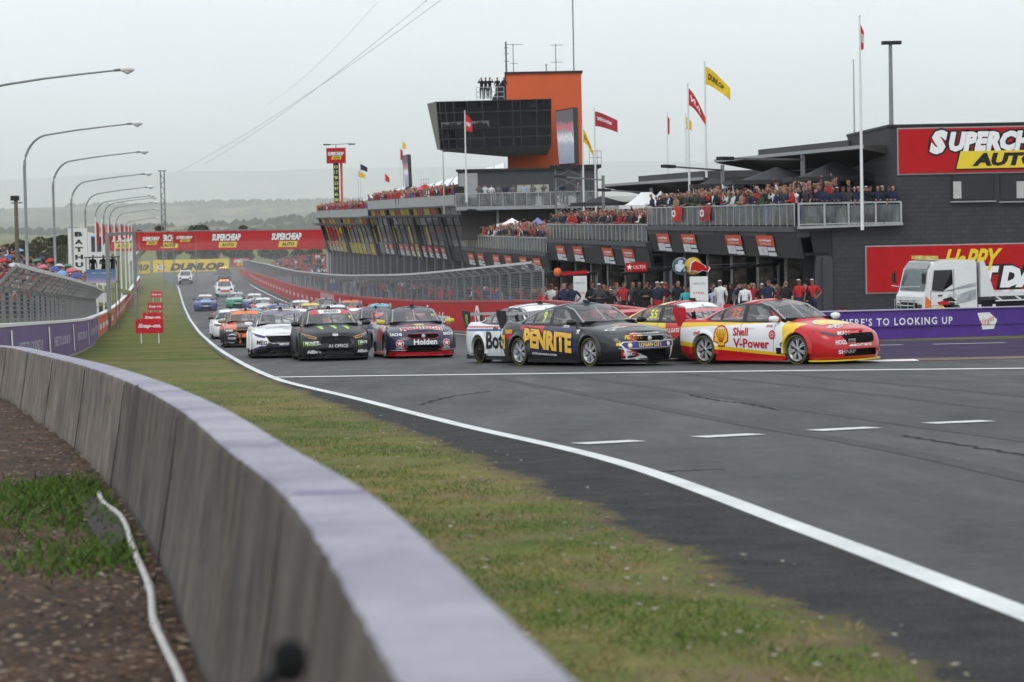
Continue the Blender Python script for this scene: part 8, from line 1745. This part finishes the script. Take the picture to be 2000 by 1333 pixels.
for i, (px, y0, y1, Y, lab, m_, w, h, dr, txt, rz) in enumerate(FL):
    b0 = at(px, y0, Y); t0 = at(px - (y0 - y1) * 0.02 + 0.02 * (y0 - y1), y1, Y); b0.x = t0.x = at(px, (y0 + y1) / 2, Y).x
    flagpole(b0 - Vector((0, 0, 1.5)), t0.z - b0.z + 1.5, lab, m_, w * 0.88, h * 0.85, dr, rz, txt, i_white if m_ in (fl_red,) or i == 5 else i_black, seed=i * 2, group='flagpoles over the pit building', r_=0.06 if Y < 200 else 0.05, pole_m=rail_m if not m_ else white_p)
t0 = at(1741, 84, 128); b0 = at(1741, 250, 128); root = empty('floodlight_pole', b0 - Vector((0, 0, 2)), 0, 'tall grey pole with flat black lamp head behind the upper billboard', 'pole'); H = t0.z - b0.z + 2; mb = MB(); mb.tube([(0, 0, 0), (0, 0, H)], [0.13, 0.09], 8); mb.build('pole', steel, root); mb = MB(); mb.box((0.05, 0, H), (0.95, 0.5, 0.16)); mb.build('lamp_head', black_p, root)
# ---- overhead wires
for (p, q, r_, lab) in (((870, -6), (348, 336), 0.022, 'lowest of the overhead wires rising to the upper right'), ((842, -6), (400, 320), 0.022, 'middle overhead wire crossing the sky'), ((738, 4), (520, 205), 0.014, 'faint topmost overhead wire in the sky')):
    A, B = at(p[0], p[1], 260), at(q[0], q[1], 470); pts = []
    for k in range(25):
        f = k / 24; v = A + (B - A) * f; v.z -= 2.0 * 4 * f * (1 - f) * 0.5; pts.append(v)
    root = empty('overhead_wire', A, 0, lab, 'wire', 'overhead wires'); mb = MB(); mb.tube(pts, r_, 5); wbuild(mb, 'cable', mat('wire_grey', (0.25, 0.25, 0.26), 0.6, var=0), root)
# ================================================================== people
def person_mesh(name, pose, cap=False, detail=1, long_sleeve=True, hair_long=False):
    """a standing figure facing local -Y, grown from a jointed skeleton as one skin"""
    V = {'pelvis': (0, 0, 0.95, 0.135, 0.105), 'waist': (0, 0, 1.10, 0.125, 0.10), 'chest': (0, 0.005, 1.31, 0.165, 0.115), 'neck0': (0, 0.01, 1.45, 0.075, 0.065), 'neck': (0, 0, 1.51, 0.052, 0.052), 'jaw': (0, -0.025, 1.58, 0.066, 0.078), 'brow': (0, -0.012, 1.67, 0.077, 0.095), 'crown': (0, 0.0, 1.735, 0.055, 0.065)}
    E = [('pelvis', 'waist'), ('waist', 'chest'), ('chest', 'neck0'), ('neck0', 'neck'), ('neck', 'jaw'), ('jaw', 'brow'), ('brow', 'crown')]
    A = {'down': ((0.25, 0.02, 1.14), (0.24, -0.08, 0.92), (0.235, -0.11, 0.84)), 'lean': ((0.26, -0.06, 1.13), (0.12, -0.32, 1.10), (0.06, -0.37, 1.08)), 'cross': ((0.26, -0.04, 1.14), (0.02, -0.22, 1.16), (-0.08, -0.20, 1.18)), 'photo': ((0.27, -0.14, 1.27), (0.10, -0.26, 1.52), (0.05, -0.25, 1.60)), 'up': ((0.30, -0.06, 1.60), (0.26, -0.14, 1.86), (0.24, -0.18, 1.94)), 'hips': ((0.36, 0.03, 1.20), (0.19, -0.04, 1.00), (0.15, -0.06, 0.97)), 'front': ((0.24, -0.02, 1.14), (0.10, -0.20, 0.98), (0.02, -0.22, 0.95))}
    al, ar = pose if isinstance(pose, tuple) else (pose, pose)
    for s, sg, ak in (('l', 1, al), ('r', -1, ar)):
        e, w, h = A[ak]; V['sh' + s] = (0.185 * sg, 0.005, 1.405, 0.068, 0.068); V['el' + s] = (e[0] * sg, e[1], e[2], 0.047, 0.047); V['wr' + s] = (w[0] * sg, w[1], w[2], 0.034, 0.034); V['ha' + s] = (h[0] * sg, h[1], h[2], 0.040, 0.030)
        V['hip' + s] = (0.095 * sg, 0, 0.87, 0.098, 0.098); V['kn' + s] = (0.105 * sg, -0.02, 0.50, 0.066, 0.066); V['an' + s] = (0.11 * sg, 0.02, 0.10, 0.044, 0.044); V['to' + s] = (0.12 * sg, -0.14, 0.045, 0.045, 0.035)
        E += [('chest', 'sh' + s), ('sh' + s, 'el' + s), ('el' + s, 'wr' + s), ('wr' + s, 'ha' + s), ('pelvis', 'hip' + s), ('hip' + s, 'kn' + s), ('kn' + s, 'an' + s), ('an' + s, 'to' + s)]
    ks = list(V); ix = {k: i for i, k in enumerate(ks)}
    lean = 0.16 if al == 'lean' else 0.0
    P = {k: Vector((v[0], v[1] - lean * max(0, v[2] - 0.95) * 1.2, v[2] - lean * 0.15 * max(0, v[2] - 0.95))) for k, v in V.items()}
    me = bpy.data.meshes.new(name); me.from_pydata([tuple(P[k]) for k in ks], [(ix[a], ix[b_]) for a, b_ in E], []); o = link(name, me)
    md = o.modifiers.new('skin', 'SKIN'); md.use_smooth_shade = True; md.branch_smoothing = 0.3
    for i, k in enumerate(ks):
        sv = me.skin_vertices[0].data[i]; sv.radius = V[k][3:5]; sv.use_root = (k == 'pelvis')
    if detail: sb = o.modifiers.new('sub', 'SUBSURF'); sb.levels = 1; sb.render_levels = 1
    dg = bpy.context.evaluated_depsgraph_get(); out = bpy.data.meshes.new_from_object(o.evaluated_get(dg)); bpy.data.objects.remove(o); bpy.data.meshes.remove(me)
    mi = []
    for p in out.polygons:
        c = p.center; best, bk = 9, None
        for a, b_ in E:
            u, w = P[a], P[b_]; d = w - u; t = max(0, min(1, (c - u).dot(d) / d.length_squared)); q = (u + d * t - c).length
            if q < best: best, bk = q, (a, b_)
        a, b_ = bk
        if b_ in ('jaw', 'brow', 'crown') or a == 'neck':
            head = P['brow']; y = c.y - head.y; z = c.z - head.z
            mi.append(3 if (z > 0.045 or (y > 0.02 and z > -0.06) or (hair_long and y > 0.0)) else 0)
        elif b_.startswith('ha') or (b_.startswith('wr') and not long_sleeve): mi.append(0)
        elif b_[:2] in ('kn', 'hi', 'an'): mi.append(2)
        elif b_.startswith('to'): mi.append(4)
        elif a == 'pelvis' and c.z < P['pelvis'].z: mi.append(2)
        else: mi.append(1)
    b = bmesh.new(); b.from_mesh(out)
    for f, k in zip(b.faces, mi): f.material_index = k; f.smooth = True
    if detail:                                     # nose, ears, peak of the cap
        hd = P['jaw']; br = P['brow']
        def blob(c, s):
            r_ = bmesh.ops.create_icosphere(b, subdivisions=1, radius=1.0, matrix=Matrix.Translation(c) @ Matrix.Diagonal((*s, 1)))
            for v in r_['verts']:
                for f in v.link_faces: f.material_index = 0; f.smooth = True
        blob(hd + Vector((0, -0.085, 0.045)), (0.012, 0.018, 0.02)); blob(hd + Vector((0.078, 0.02, 0.05)), (0.01, 0.018, 0.028)); blob(hd + Vector((-0.078, 0.02, 0.05)), (0.01, 0.018, 0.028))
        for sx in (-0.03, 0.03):
            r_ = bmesh.ops.create_icosphere(b, subdivisions=1, radius=0.011, matrix=Matrix.Translation(br + Vector((sx, -0.088, -0.018))))
            for v in r_['verts']:
                for f in v.link_faces: f.material_index = 4
        if cap:
            vs = [b.verts.new(br + Vector((x, y, z))) for x, y, z in ((-0.075, -0.07, 0.035), (0.075, -0.07, 0.035), (0.06, -0.155, 0.02), (0, -0.175, 0.018), (-0.06, -0.155, 0.02))]; f = b.faces.new(vs); f.material_index = 3
            vs2 = [b.verts.new(v.co + Vector((0, 0, 0.008))) for v in reversed(vs)]; f = b.faces.new(vs2); f.material_index = 3
    b.to_mesh(out); b.free(); out.name = name
    for q in range(5): out.materials.append(inner_m)
    return out
PM = {}
for nm, pose, cap, ls, hl in (('lean', 'lean', False, True, False), ('lean_cap', 'lean', True, True, False), ('photo', 'photo', True, True, False), ('down', 'down', False, True, False), ('down_cap', 'down', True, False, False), ('cross', 'cross', True, True, False), ('up', ('up', 'down'), False, True, False), ('hips', 'hips', True, False, False), ('front', 'front', False, True, True), ('lean_hair', 'lean', False, True, True)):
    PM[nm] = person_mesh('person_' + nm, pose, cap, 1, ls, hl)
LOWP = [person_mesh('crowd_a', 'lean', False, 0), person_mesh('crowd_b', ('up', 'down'), False, 0), person_mesh('crowd_c', 'photo', False, 0)]
CLOTH = {'black': (0.014, 0.014, 0.016), 'navy': (0.02, 0.025, 0.06), 'red': (0.42, 0.02, 0.025), 'white': (0.62, 0.62, 0.62), 'grey': (0.13, 0.13, 0.135), 'dark green': (0.03, 0.07, 0.04), 'blue': (0.05, 0.10, 0.30), 'maroon': (0.16, 0.02, 0.03), 'tan': (0.30, 0.22, 0.13), 'teal': (0.05, 0.36, 0.38), 'yellow': (0.60, 0.42, 0.04), 'pale blue': (0.32, 0.38, 0.5), 'charcoal': (0.04, 0.04, 0.043), 'orange': (0.55, 0.13, 0.03)}
CM = {k: mat('cloth_' + k.replace(' ', '_'), v, 0.85, var=0.15, scale=6) for k, v in CLOTH.items()}
SKIN = [mat('skin_%d' % i, c, 0.6, var=0.08) for i, c in enumerate(((0.32, 0.17, 0.12), (0.27, 0.135, 0.09), (0.37, 0.21, 0.155), (0.17, 0.085, 0.055)))]
HAIR = {'brown': mat('hair_brown', (0.05, 0.03, 0.018), 0.7), 'black': mat('hair_black', (0.012, 0.01, 0.009), 0.7), 'fair': mat('hair_fair', (0.30, 0.20, 0.09), 0.7), 'grey': mat('hair_grey', (0.25, 0.25, 0.25), 0.7)}
pr = random.Random(77); _labels = set()
def person(loc, rz, kind, top, legs, head, where, group, scale=1.0, hat=False):
    o = bpy.data.objects.new('person', PM[kind]); COL.objects.link(o); o.location = loc; o.rotation_euler = (0, 0, rz); o.scale = (scale, scale, scale)
    hm = CM[head] if hat else HAIR[head]
    for s, m_ in zip(o.material_slots, (pr.choice(SKIN), CM[top], CM[legs], hm, CM['black'])): s.link = 'OBJECT'; s.material = m_
    act = {'lean': 'leaning', 'lean_cap': 'leaning', 'lean_hair': 'leaning', 'photo': 'taking a photo', 'down': 'standing', 'down_cap': 'standing', 'cross': 'with folded arms', 'up': 'with one arm raised', 'hips': 'with hands on hips', 'front': 'with hands clasped'}[kind]
    act = act.replace('with ', '').replace('taking a photo', 'photographing')
    lab = ('%s, %s top%s, %s' % (where, top, (', %s cap' % head) if hat else '', act)) if group.startswith('spect') else 'person in %s top%s %s %s' % (top, (' and %s cap' % head) if hat else '', act, where); lab = lab if len(lab.replace(',', '').split()) <= 16 else lab.replace(' ' + act, '').rstrip(', '); tag(o, lab, 'person', group); return o
FACE = math.atan2(TN.x, -TN.y) if False else None
RZ = -math.atan2(TN.x, TN.y)                        # figures face the track, i.e. -TN
TOPS = ['black', 'black', 'navy', 'red', 'charcoal', 'grey', 'black', 'maroon', 'black', 'red', 'navy', 'dark green', 'white', 'black', 'charcoal', 'tan']
def row(a0, a1, n, b_, z, kinds, where, group, face=0.0, jz=0.08):
    for i in range(n):
        a = a0 + (a1 - a0) * (i + 0.5 + pr.uniform(-0.3, 0.3)) / n; k = pr.choice(kinds); hat = PM[k].name.endswith('cap') or k in ('photo', 'cross', 'hips')
        person(LP(a, b_ + pr.uniform(-0.08, 0.12), z), RZ + face + pr.uniform(-0.5, 0.35), k, pr.choice(TOPS), pr.choice(['navy', 'black', 'charcoal', 'blue']), pr.choice(['red', 'black', 'white', 'navy', 'grey', 'red']) if hat else pr.choice(['brown', 'black', 'fair', 'brown', 'grey']), '%s person from near end %s' % (ordinal(i + 1), where), group, pr.uniform(0.94, 1.04), hat)
LK = ['lean', 'lean_cap', 'lean_hair', 'lean', 'photo', 'lean_cap']; SK = ['photo', 'down', 'up', 'down_cap', 'front', 'photo', 'cross']
row(0.6, 29.6, 44, -0.95, -0.80, LK, 'of near balcony rail', 'spectators on the near balcony', 0.25)
row(0.6, 29.6, 40, -0.35, -0.72, SK, 'of near balcony second row', 'spectators on the near balcony', 0.25)
row(31, 60.5, 46, -0.95, -0.80 + STEP, LK, 'of second balcony rail', 'spectators on the second balcony', 0.2)
row(31, 60.5, 40, -0.35, -0.72 + STEP, SK, 'of second balcony back row', 'spectators on the second balcony', 0.2)
row(62, 98.5, 46, -0.95, -0.80 + 2 * STEP, LK, 'of third balcony rail', 'spectators on the third balcony', 0.15)
# end balcony, tower roof, lounge deck, filming platform
for i in range(13):
    p = at(1612 + 11 * i + pr.uniform(-2, 2), 420, Ye + 0.1 + (0.5 if i % 2 else 0)); k = pr.choice(['lean', 'photo', 'cross', 'down_cap', 'lean_cap']); p.z = zr0 + 0.02
    p.y = Ye + 0.25 + (0.6 if i % 2 else 0.0)
    if p.x > ep(1745, 420).x: continue
    person((p.x, Ye - 0.25 if i % 2 == 0 else Ye - 0.18, zr0 + 0.05), pr.uniform(-0.7, -0.1), k, pr.choice(['black', 'navy', 'black', 'charcoal']), 'black', pr.choice(['black', 'white', 'navy']) if k not in ('lean',) else 'brown', 'on the corner balcony, %s from left' % ordinal(i + 1), 'people on the corner balcony', 1.0, k != 'lean')
for i, (px, k) in enumerate(((941, 'photo'), (949, 'down'), (957, 'photo'), (972, 'front'), (985, 'cross'))):
    p = at(px, 190, Yp + 2.4); person((p.x, Yp + 2.4, at(960, 193.5, Yp + 2).z), pr.uniform(-0.4, 0.6), k, 'black', 'black', 'brown' if k in ('down', 'front') else 'black', 'on the pod roof, %s from left' % ordinal(i + 1), 'people on the pod roof', 1.05, k in ('photo', 'cross'))
for i, px in enumerate((936, 948, 960, 974, 988, 1003, 1024, 1042, 1062, 1098, 1130)):
    p = at(px, 395, Yd + 1.2); k = pr.choice(['down', 'photo', 'cross', 'down_cap']); person((p.x, Yd + 1.2, zd), pr.uniform(-0.6, 0.4), k, pr.choice(['navy', 'grey', 'orange', 'pale blue', 'black', 'white']), 'black', 'brown' if k == 'down' else 'black', 'on the lounge deck, %s from left' % ordinal(i + 1), 'people on the lounge deck', 1.0, k != 'down')
for i, dx in enumerate((-0.6, 0.1, 0.7)):
    b0, zb_ = PLAT; person((b0.x + dx, b0.y + 0.6, b0.z + zb_ + 0.1), pr.uniform(-0.5, 0.8), ['down_cap', 'cross', 'down_cap'][i], ['black', 'dark green', 'black'][i], 'black', 'black', 'on the scaffold platform, %s from left' % ordinal(i + 1), 'film crew on the platform', 1.0, True)
# pit crew
CREW0 = [(1062, 572, 'red', 'black', 'down', None), (1079, 550, 'white', 'navy', 'hips', 'red'), (1090, 585, 'charcoal', 'black', 'front', None), (1103, 547, 'navy', 'black', 'down', None), (1118, 548, 'navy', 'navy', 'hips', 'black'), (1158, 553, 'black', 'black', 'cross', 'black'), (1172, 556, 'white', 'black', 'cross', 'white'), (1181, 558, 'black', 'black', 'down', None), (1194, 570, 'black', 'charcoal', 'down_cap', 'white'), (1206, 541, 'grey', 'grey', 'down_cap', 'red'), (1220, 551, 'red', 'black', 'hips', 'black'), (1238, 552, 'white', 'black', 'down', None), (1250, 548, 'black', 'black', 'down', None), (1264, 545, 'black', 'black', 'cross', 'black'), (1286, 548, 'navy', 'red', 'down_cap', 'white'), (1295, 544, 'black', 'black', 'hips', 'white'), (1326, 546, 'black', 'navy', 'front', None), (1341, 562, 'teal', 'navy', 'down_cap', 'black'), (1394, 570, 'pale blue', 'grey', 'down_cap', 'navy'), (1408, 542, 'white', 'white', 'down_cap', 'white'), (1416, 564, 'black', 'black', 'front', None), (1456, 556, 'white', 'navy', 'down', None), (1474, 556, 'red', 'black', 'photo', 'tan'), (1488, 556, 'black', 'black', 'down_cap', 'white'), (1502, 549, 'navy', 'navy', 'down_cap', 'black'), (1520, 560, 'maroon', 'black', 'down', None), (1536, 552, 'black', 'black', 'down_cap', 'tan'), (1562, 544, 'red', 'navy', 'down_cap', 'white'), (1574, 558, 'black', 'black', 'front', None), (1588, 542, 'red', 'navy', 'hips', 'white')]
CREW = [c if not (c[2] == 'white' and c[0] in (1172, 1238)) else (c[0], c[1], 'charcoal') + c[3:] for c in CREW0]
NEAR = ['nearest the fence end', 'near the fence end', 'crouched low by the fence end', 'left of the white sponsor stand', 'just left of the white sponsor stand', 'just right of the first sponsor stand', 'right of the first sponsor stand', 'behind the roof of the charcoal car', 'low behind the charcoal car', 'under the orange ball boom', 'left under the red fuel board', 'under the red fuel board', 'right under the red fuel board', 'left of the helmeted crewman', 'beside the helmeted crewman', 'left of the blue drum', 'right of the blue drum', 'left of the second sponsor stand', 'just right of the second sponsor stand', 'in white overalls and helmet', 'before the helmeted white figure', 'at the left of the crew by the near garage', 'shading the eyes by the near garage', 'behind the red car roof, left', 'tall in the crew by the near garage', 'by the red tyre rack', 'by the near garage pier', 'left of the garage lettering', 'low under the garage lettering', 'at the right under the garage lettering']
for (px, hy, top, legs, k, hat), wh in zip(CREW, NEAR):
    Y = 106 + pr.uniform(-2, 3) if px < 1300 else 104 + pr.uniform(-1.5, 4)
    if px > 1540: Y = 110
    g = gpt(px, Y, 0.42); H = (at(px, hy - 4, Y).z - g.z) / 1.77; s_ = min(1.08, max(0.92, H))
    if H < 0.88: g.z -= (1.77 * 0.95 - H * 1.77) * 0.0
    person(g, pr.uniform(-0.5, 0.2), k, top, legs, hat or pr.choice(['brown', 'black', 'fair']), wh, 'pit crew in front of the garages', s_, bool(hat))
# uncountable crowds
crowd_m = [CM[k] for k in ('black', 'navy', 'red', 'white', 'grey', 'maroon', 'blue', 'charcoal', 'black', 'black', 'navy')]
def crowd(name, label, spots, red=0.0):
    """spots: list of (point, facing)"""
    vs, fs, mi = [], [], []; r_ = random.Random(len(spots)); nm = len(crowd_m); mats = SKIN[:3] + list(HAIR.values()) + crowd_m
    cache = [([v.co.copy() for v in q.vertices], [tuple(p.vertices) for p in q.polygons], [p.material_index for p in q.polygons]) for q in LOWP]
    for p, rz in spots:
        cv, cf, cm_ = cache[0] if r_.random() < 0.6 else r_.choice(cache); s = r_.uniform(0.9, 1.05); ca, sa = math.cos(rz) * s, math.sin(rz) * s; k = len(vs)
        vs += [(p[0] + v.x * ca - v.y * sa, p[1] + v.x * sa + v.y * ca, p[2] + v.z * s) for v in cv]
        t_ = 7 + (2 if r_.random() < red else r_.randrange(nm)); l_ = 7 + r_.choice([0, 1, 7, 6]); sk = r_.randrange(3); hh = 3 + r_.randrange(4) if r_.random() < 0.6 else 7 + r_.choice([0, 2, 3, 1])
        for f, q in zip(cf, cm_): fs.append(tuple(i + k for i in f)); mi.append((sk, t_, l_, hh, 7)[q])
    me = bpy.data.meshes.new(name); me.from_pydata(vs, [], fs)
    for q in mats: me.materials.append(q)
    me.polygons.foreach_set('material_index', mi); me.update(); o = link(name, me); tag(o, label, 'crowd', None, 'stuff'); return o
def rows_on(a0, a1, n, bs, z, dz=0.12):
    return [(LP(a0 + (a1 - a0) * (i + pr.random()) / n, b_ + pr.uniform(-0.2, 0.2), z + dz * j), RZ + pr.uniform(-0.5, 0.6)) for j, b_ in enumerate(bs) for i in range(n)]
_keep = crowd_m; crowd_m = [CM[k] for k in ('black', 'black', 'navy', 'charcoal', 'red', 'black', 'white', 'grey')]
crowd('crowd', 'dark-clad team members crowding the mouths of the near garages', [(LP(a, b_, gz(LP(a, -1, 0).y) + 0.42 - EYE.z), pr.uniform(-1.2, 0.4)) for a, b_ in [(1 + 62 * pr.random() ** 1.1, -2.6 + 3.6 * pr.random()) for _ in range(120)]])
crowd_m = _keep
crowd('crowd', 'spectators packed behind the front rows of the near balcony', rows_on(0.8, 29, 34, (0.3, 0.9, 1.5), -0.70))
crowd('crowd', 'spectators packed behind the front rows of the second balcony', rows_on(31, 60, 36, (0.3, 0.9), -0.70 + STEP))
crowd('crowd', 'spectators packed behind the rail of the third balcony', rows_on(62, 98, 40, (-0.3, 0.3, 0.9), -0.70 + 2 * STEP), 0.25)
crowd('crowd', 'red-clad spectators along the roof deck of the glass suites', rows_on(101, 167, 80, (-0.9, -0.3, 0.4), 0.78), 0.35)
crowd('crowd', 'red-clad spectators along the far lower roof deck', rows_on(169, 227, 70, (-0.9, -0.3, 0.4), -0.02), 0.4)
crowd('crowd', 'team members working in the far pit lane behind the fence', [(LP(a, -2.5 - 4 * pr.random(), gz(LP(a, -3, 0).y) + 0.42 - EYE.z), pr.uniform(0, 6)) for a in [32 + 180 * pr.random() for _ in range(110)]], 0.2)
def bank(name, clabel, cols, yb_, Y0, dY, nrow, per, red=0.15, ytop=None):
    rows = []; spots = []
    for j in range(nrow):
        f = j / (nrow - 1); Y = Y0 + dY * j; r_ = []
        for px in cols: y = yb_(px) + (ytop(px) - yb_(px)) * f; v = at(px, y, Y); v.z -= 1.72; r_.append(tuple(v))
        rows.append(r_)
        for i in range(per):
            px = cols[0] + (cols[-1] - cols[0]) * (i + pr.random()) / per; y = yb_(px) + (ytop(px) - yb_(px)) * f
            if name == 'spectator_bank' and px > 128 and j < 3: continue
            v = at(px, y, Y + pr.uniform(-2, 2)); v.z -= 1.72; spots.append((v, pr.uniform(-0.6, 1.0)))
    rows = [[(x, y - 6, min(z - 1.0, gz(y) + 0.5)) for x, y, z in rows[0]]] + rows + [[(x, y + 30, z - 1) for x, y, z in rows[-1]]]
    mb = MB(); mb.sheet(rows); o = mb.build(name, MATS['grass_ground']); o['kind'] = 'structure'
    crowd('crowd', clabel, spots, red); return spots
sp1 = bank('spectator_bank', 'dense crowd with umbrellas on the left hand bank behind the fence', [-30, 0, 30, 60, 90, 120, 150, 172], lambda p: interp([(-30, 562), (206, 566)], p), 160, 8, 9, 62, 0.15, lambda p: interp([(-30, 470), (0, 482), (30, 490), (60, 505), (100, 519), (140, 523), (206, 545)], p))
sp2 = bank('far_bank', 'distant crowd at the far end of the straight below the yellow billboard', [280, 330, 380, 430, 490], lambda p: 554, 412, 8, 4, 48, 0.2, lambda p: 538)
sp3 = bank('far_bank', 'distant crowd right of the track beyond the pit wall', [530, 560, 590, 620, 655], lambda p: interp([(530, 530), (655, 548)], p), 385, 8, 6, 34, 0.3, lambda p: interp([(530, 512), (560, 500), (655, 492)], p))
# umbrellas
umb_m = [('red', (0.5, 0.02, 0.03)), ('blue', (0.05, 0.08, 0.30)), ('white and navy', (0.5, 0.5, 0.55)), ('pale blue', (0.2, 0.35, 0.55)), ('green', (0.05, 0.2, 0.12)), ('pink', (0.6, 0.12, 0.2)), ('navy', (0.02, 0.03, 0.09))]
def umbrella(p, i, lab, grp):
    nm, c = umb_m[i % 7]; root = empty('umbrella', p, pr.uniform(0, 6), lab % nm, 'umbrella', grp); mb = MB()
    prof = [(0.001, 0.36), (0.25, 0.30), (0.45, 0.17), (0.56, 0.0)]; prof = [(a * 0.75, q * 0.75) for a, q in prof]; mb.lathe(prof, 8); mb.build('canopy', mat('umbrella_' + nm.replace(' ', '_'), c, 0.6, var=0.1), root); mb = MB(); mb.tube([(0, 0, -0.75), (0, 0, 0.42)], 0.015, 5); mb.build('shaft', steel_d, root); root.rotation_euler = (pr.uniform(-0.25, 0.25), pr.uniform(-0.25, 0.25), 0)
for i, (px, py, Y) in enumerate(((6, 512, 205), (18, 505, 215), (28, 520, 190), (38, 492, 225), (72, 512, 205), (84, 524, 190), (80, 508, 215), (98, 511, 210), (108, 528, 185), (116, 522, 195), (122, 536, 178), (132, 522, 200), (140, 530, 185), (128, 545, 172), (60, 545, 175), (150, 541, 175))):
    umbrella(at(px, py, Y), i, '%%s umbrella held over the left bank crowd, %s from the left edge' % ordinal(sorted([6, 18, 28, 38, 72, 84, 80, 98, 108, 116, 122, 132, 140, 128, 60, 150]).index(px) + 1), 'umbrellas on the left bank')
for i, (px, py) in enumerate(((680, 403), (692, 405), (706, 408), (781, 384), (790, 372), (830, 366), (822, 370), (853, 374))):
    Y = 300 if px > 740 else 318; umbrella(at(px, py, Y - 60 if px > 800 else Y), [3, 0, 1, 3, 1, 0, 5, 1][i], '%%s umbrella above the roof deck crowd, %s from the left' % ordinal(i + 1), 'umbrellas on the roof decks')
# supporters' flags hung on the near rail
for i, (a, nm) in enumerate(((22.2, 'red supporters flag with white emblem hung over the near balcony rail'), (16.0, 'dark red supporters flag hung nearer the corner on the rail'))):
    p = LP(a, -1.33, 0.2); root = empty('rail_flag', p, 0, nm, 'flag', 'flags on the balcony rail'); mb = MB(); rows = []
    for j in range(6): rows.append([tuple((-TT) * (1.9 * (k / 8 - 0.5)) + Vector((0.04 * math.sin(k * 1.7 + j), 0, -0.75 * j / 5)) - TN * 0.02) for k in range(9)])
    mb.sheet(rows, smooth=True); mb.build('cloth', fl_red if i == 0 else MATS['flag_maroon'], root)
    sign_text(root, 'O', (-0.15, -0.03, -0.34), 0.4, -TT, (0, 0, 1), i_white, w=0.9, bold=0.05, lift=0.08)
# ------------------------------------------------------------------ air
mb = MB(); mb.box((0, 23000, 380), (90000, 48000, 1080)); hz = mb.mesh('haze')
m = bpy.data.materials.new('haze'); m.use_nodes = True; N = m.node_tree.nodes; L = m.node_tree.links
for n in list(N): N.remove(n)
pv = N.new('ShaderNodeVolumePrincipled'); pv.inputs['Color'].default_value = (0.97, 0.985, 1.0, 1); pv.inputs['Density'].default_value = 0.00007; pv.inputs['Anisotropy'].default_value = 0.0
oo = N.new('ShaderNodeOutputMaterial'); L.new(pv.outputs[0], oo.inputs['Volume'])
o = link('haze', hz, m); o['kind'] = 'stuff'; tag(o, 'pale damp haze over the whole circuit', 'haze')

# wet-road spray hanging over the far straight, thinning outwards
for q, (dx, dh, ya) in enumerate(((-1, 3.0, 200), (5, 4.5, 175), (12, 6.0, 155))):
    mb = MB(); rows = []
    for Y in (ya, 230, 300, 370, 400 + 8 * q):
        x0, x1 = xline(min(Y, 343)) - 0.16 * max(0, Y - 343) - dx, xpit(Y) + 3 + dx * 0.6; rows.append([(x0, Y, gz(Y) - 0.5 - 0.2 * q), (x1, Y, gz(Y) - 0.5 - 0.2 * q), (x1, Y, gz(Y) + dh), (x0, Y, gz(Y) + dh), (x0, Y, gz(Y) - 0.5 - 0.2 * q)])
    mb.sheet(rows); mb.add(rows[0][:4], [(0, 1, 2, 3)]); mb.add(rows[-1][:4], [(3, 2, 1, 0)]); me = mb.mesh('spray', fix=False)
    b = bmesh.new(); b.from_mesh(me); bmesh.ops.remove_doubles(b, verts=b.verts, dist=0.01); bmesh.ops.recalc_face_normals(b, faces=b.faces); b.to_mesh(me); b.free()
    m = bpy.data.materials.new('spray'); m.use_nodes = True; N = m.node_tree.nodes; L = m.node_tree.links
    for n in list(N): N.remove(n)
    pv = N.new('ShaderNodeVolumePrincipled'); pv.inputs['Color'].default_value = (0.97, 0.98, 1.0, 1); pv.inputs['Density'].default_value = 0.0004
    oo = N.new('ShaderNodeOutputMaterial'); L.new(pv.outputs[0], oo.inputs['Volume'])
    o = link('road_spray', me, m); tag(o, ['dense core of the wet spray over the far straight', 'middle veil of wet spray over the far straight', 'thin outer veil of wet spray over the far straight'][q], 'spray', None, 'stuff')
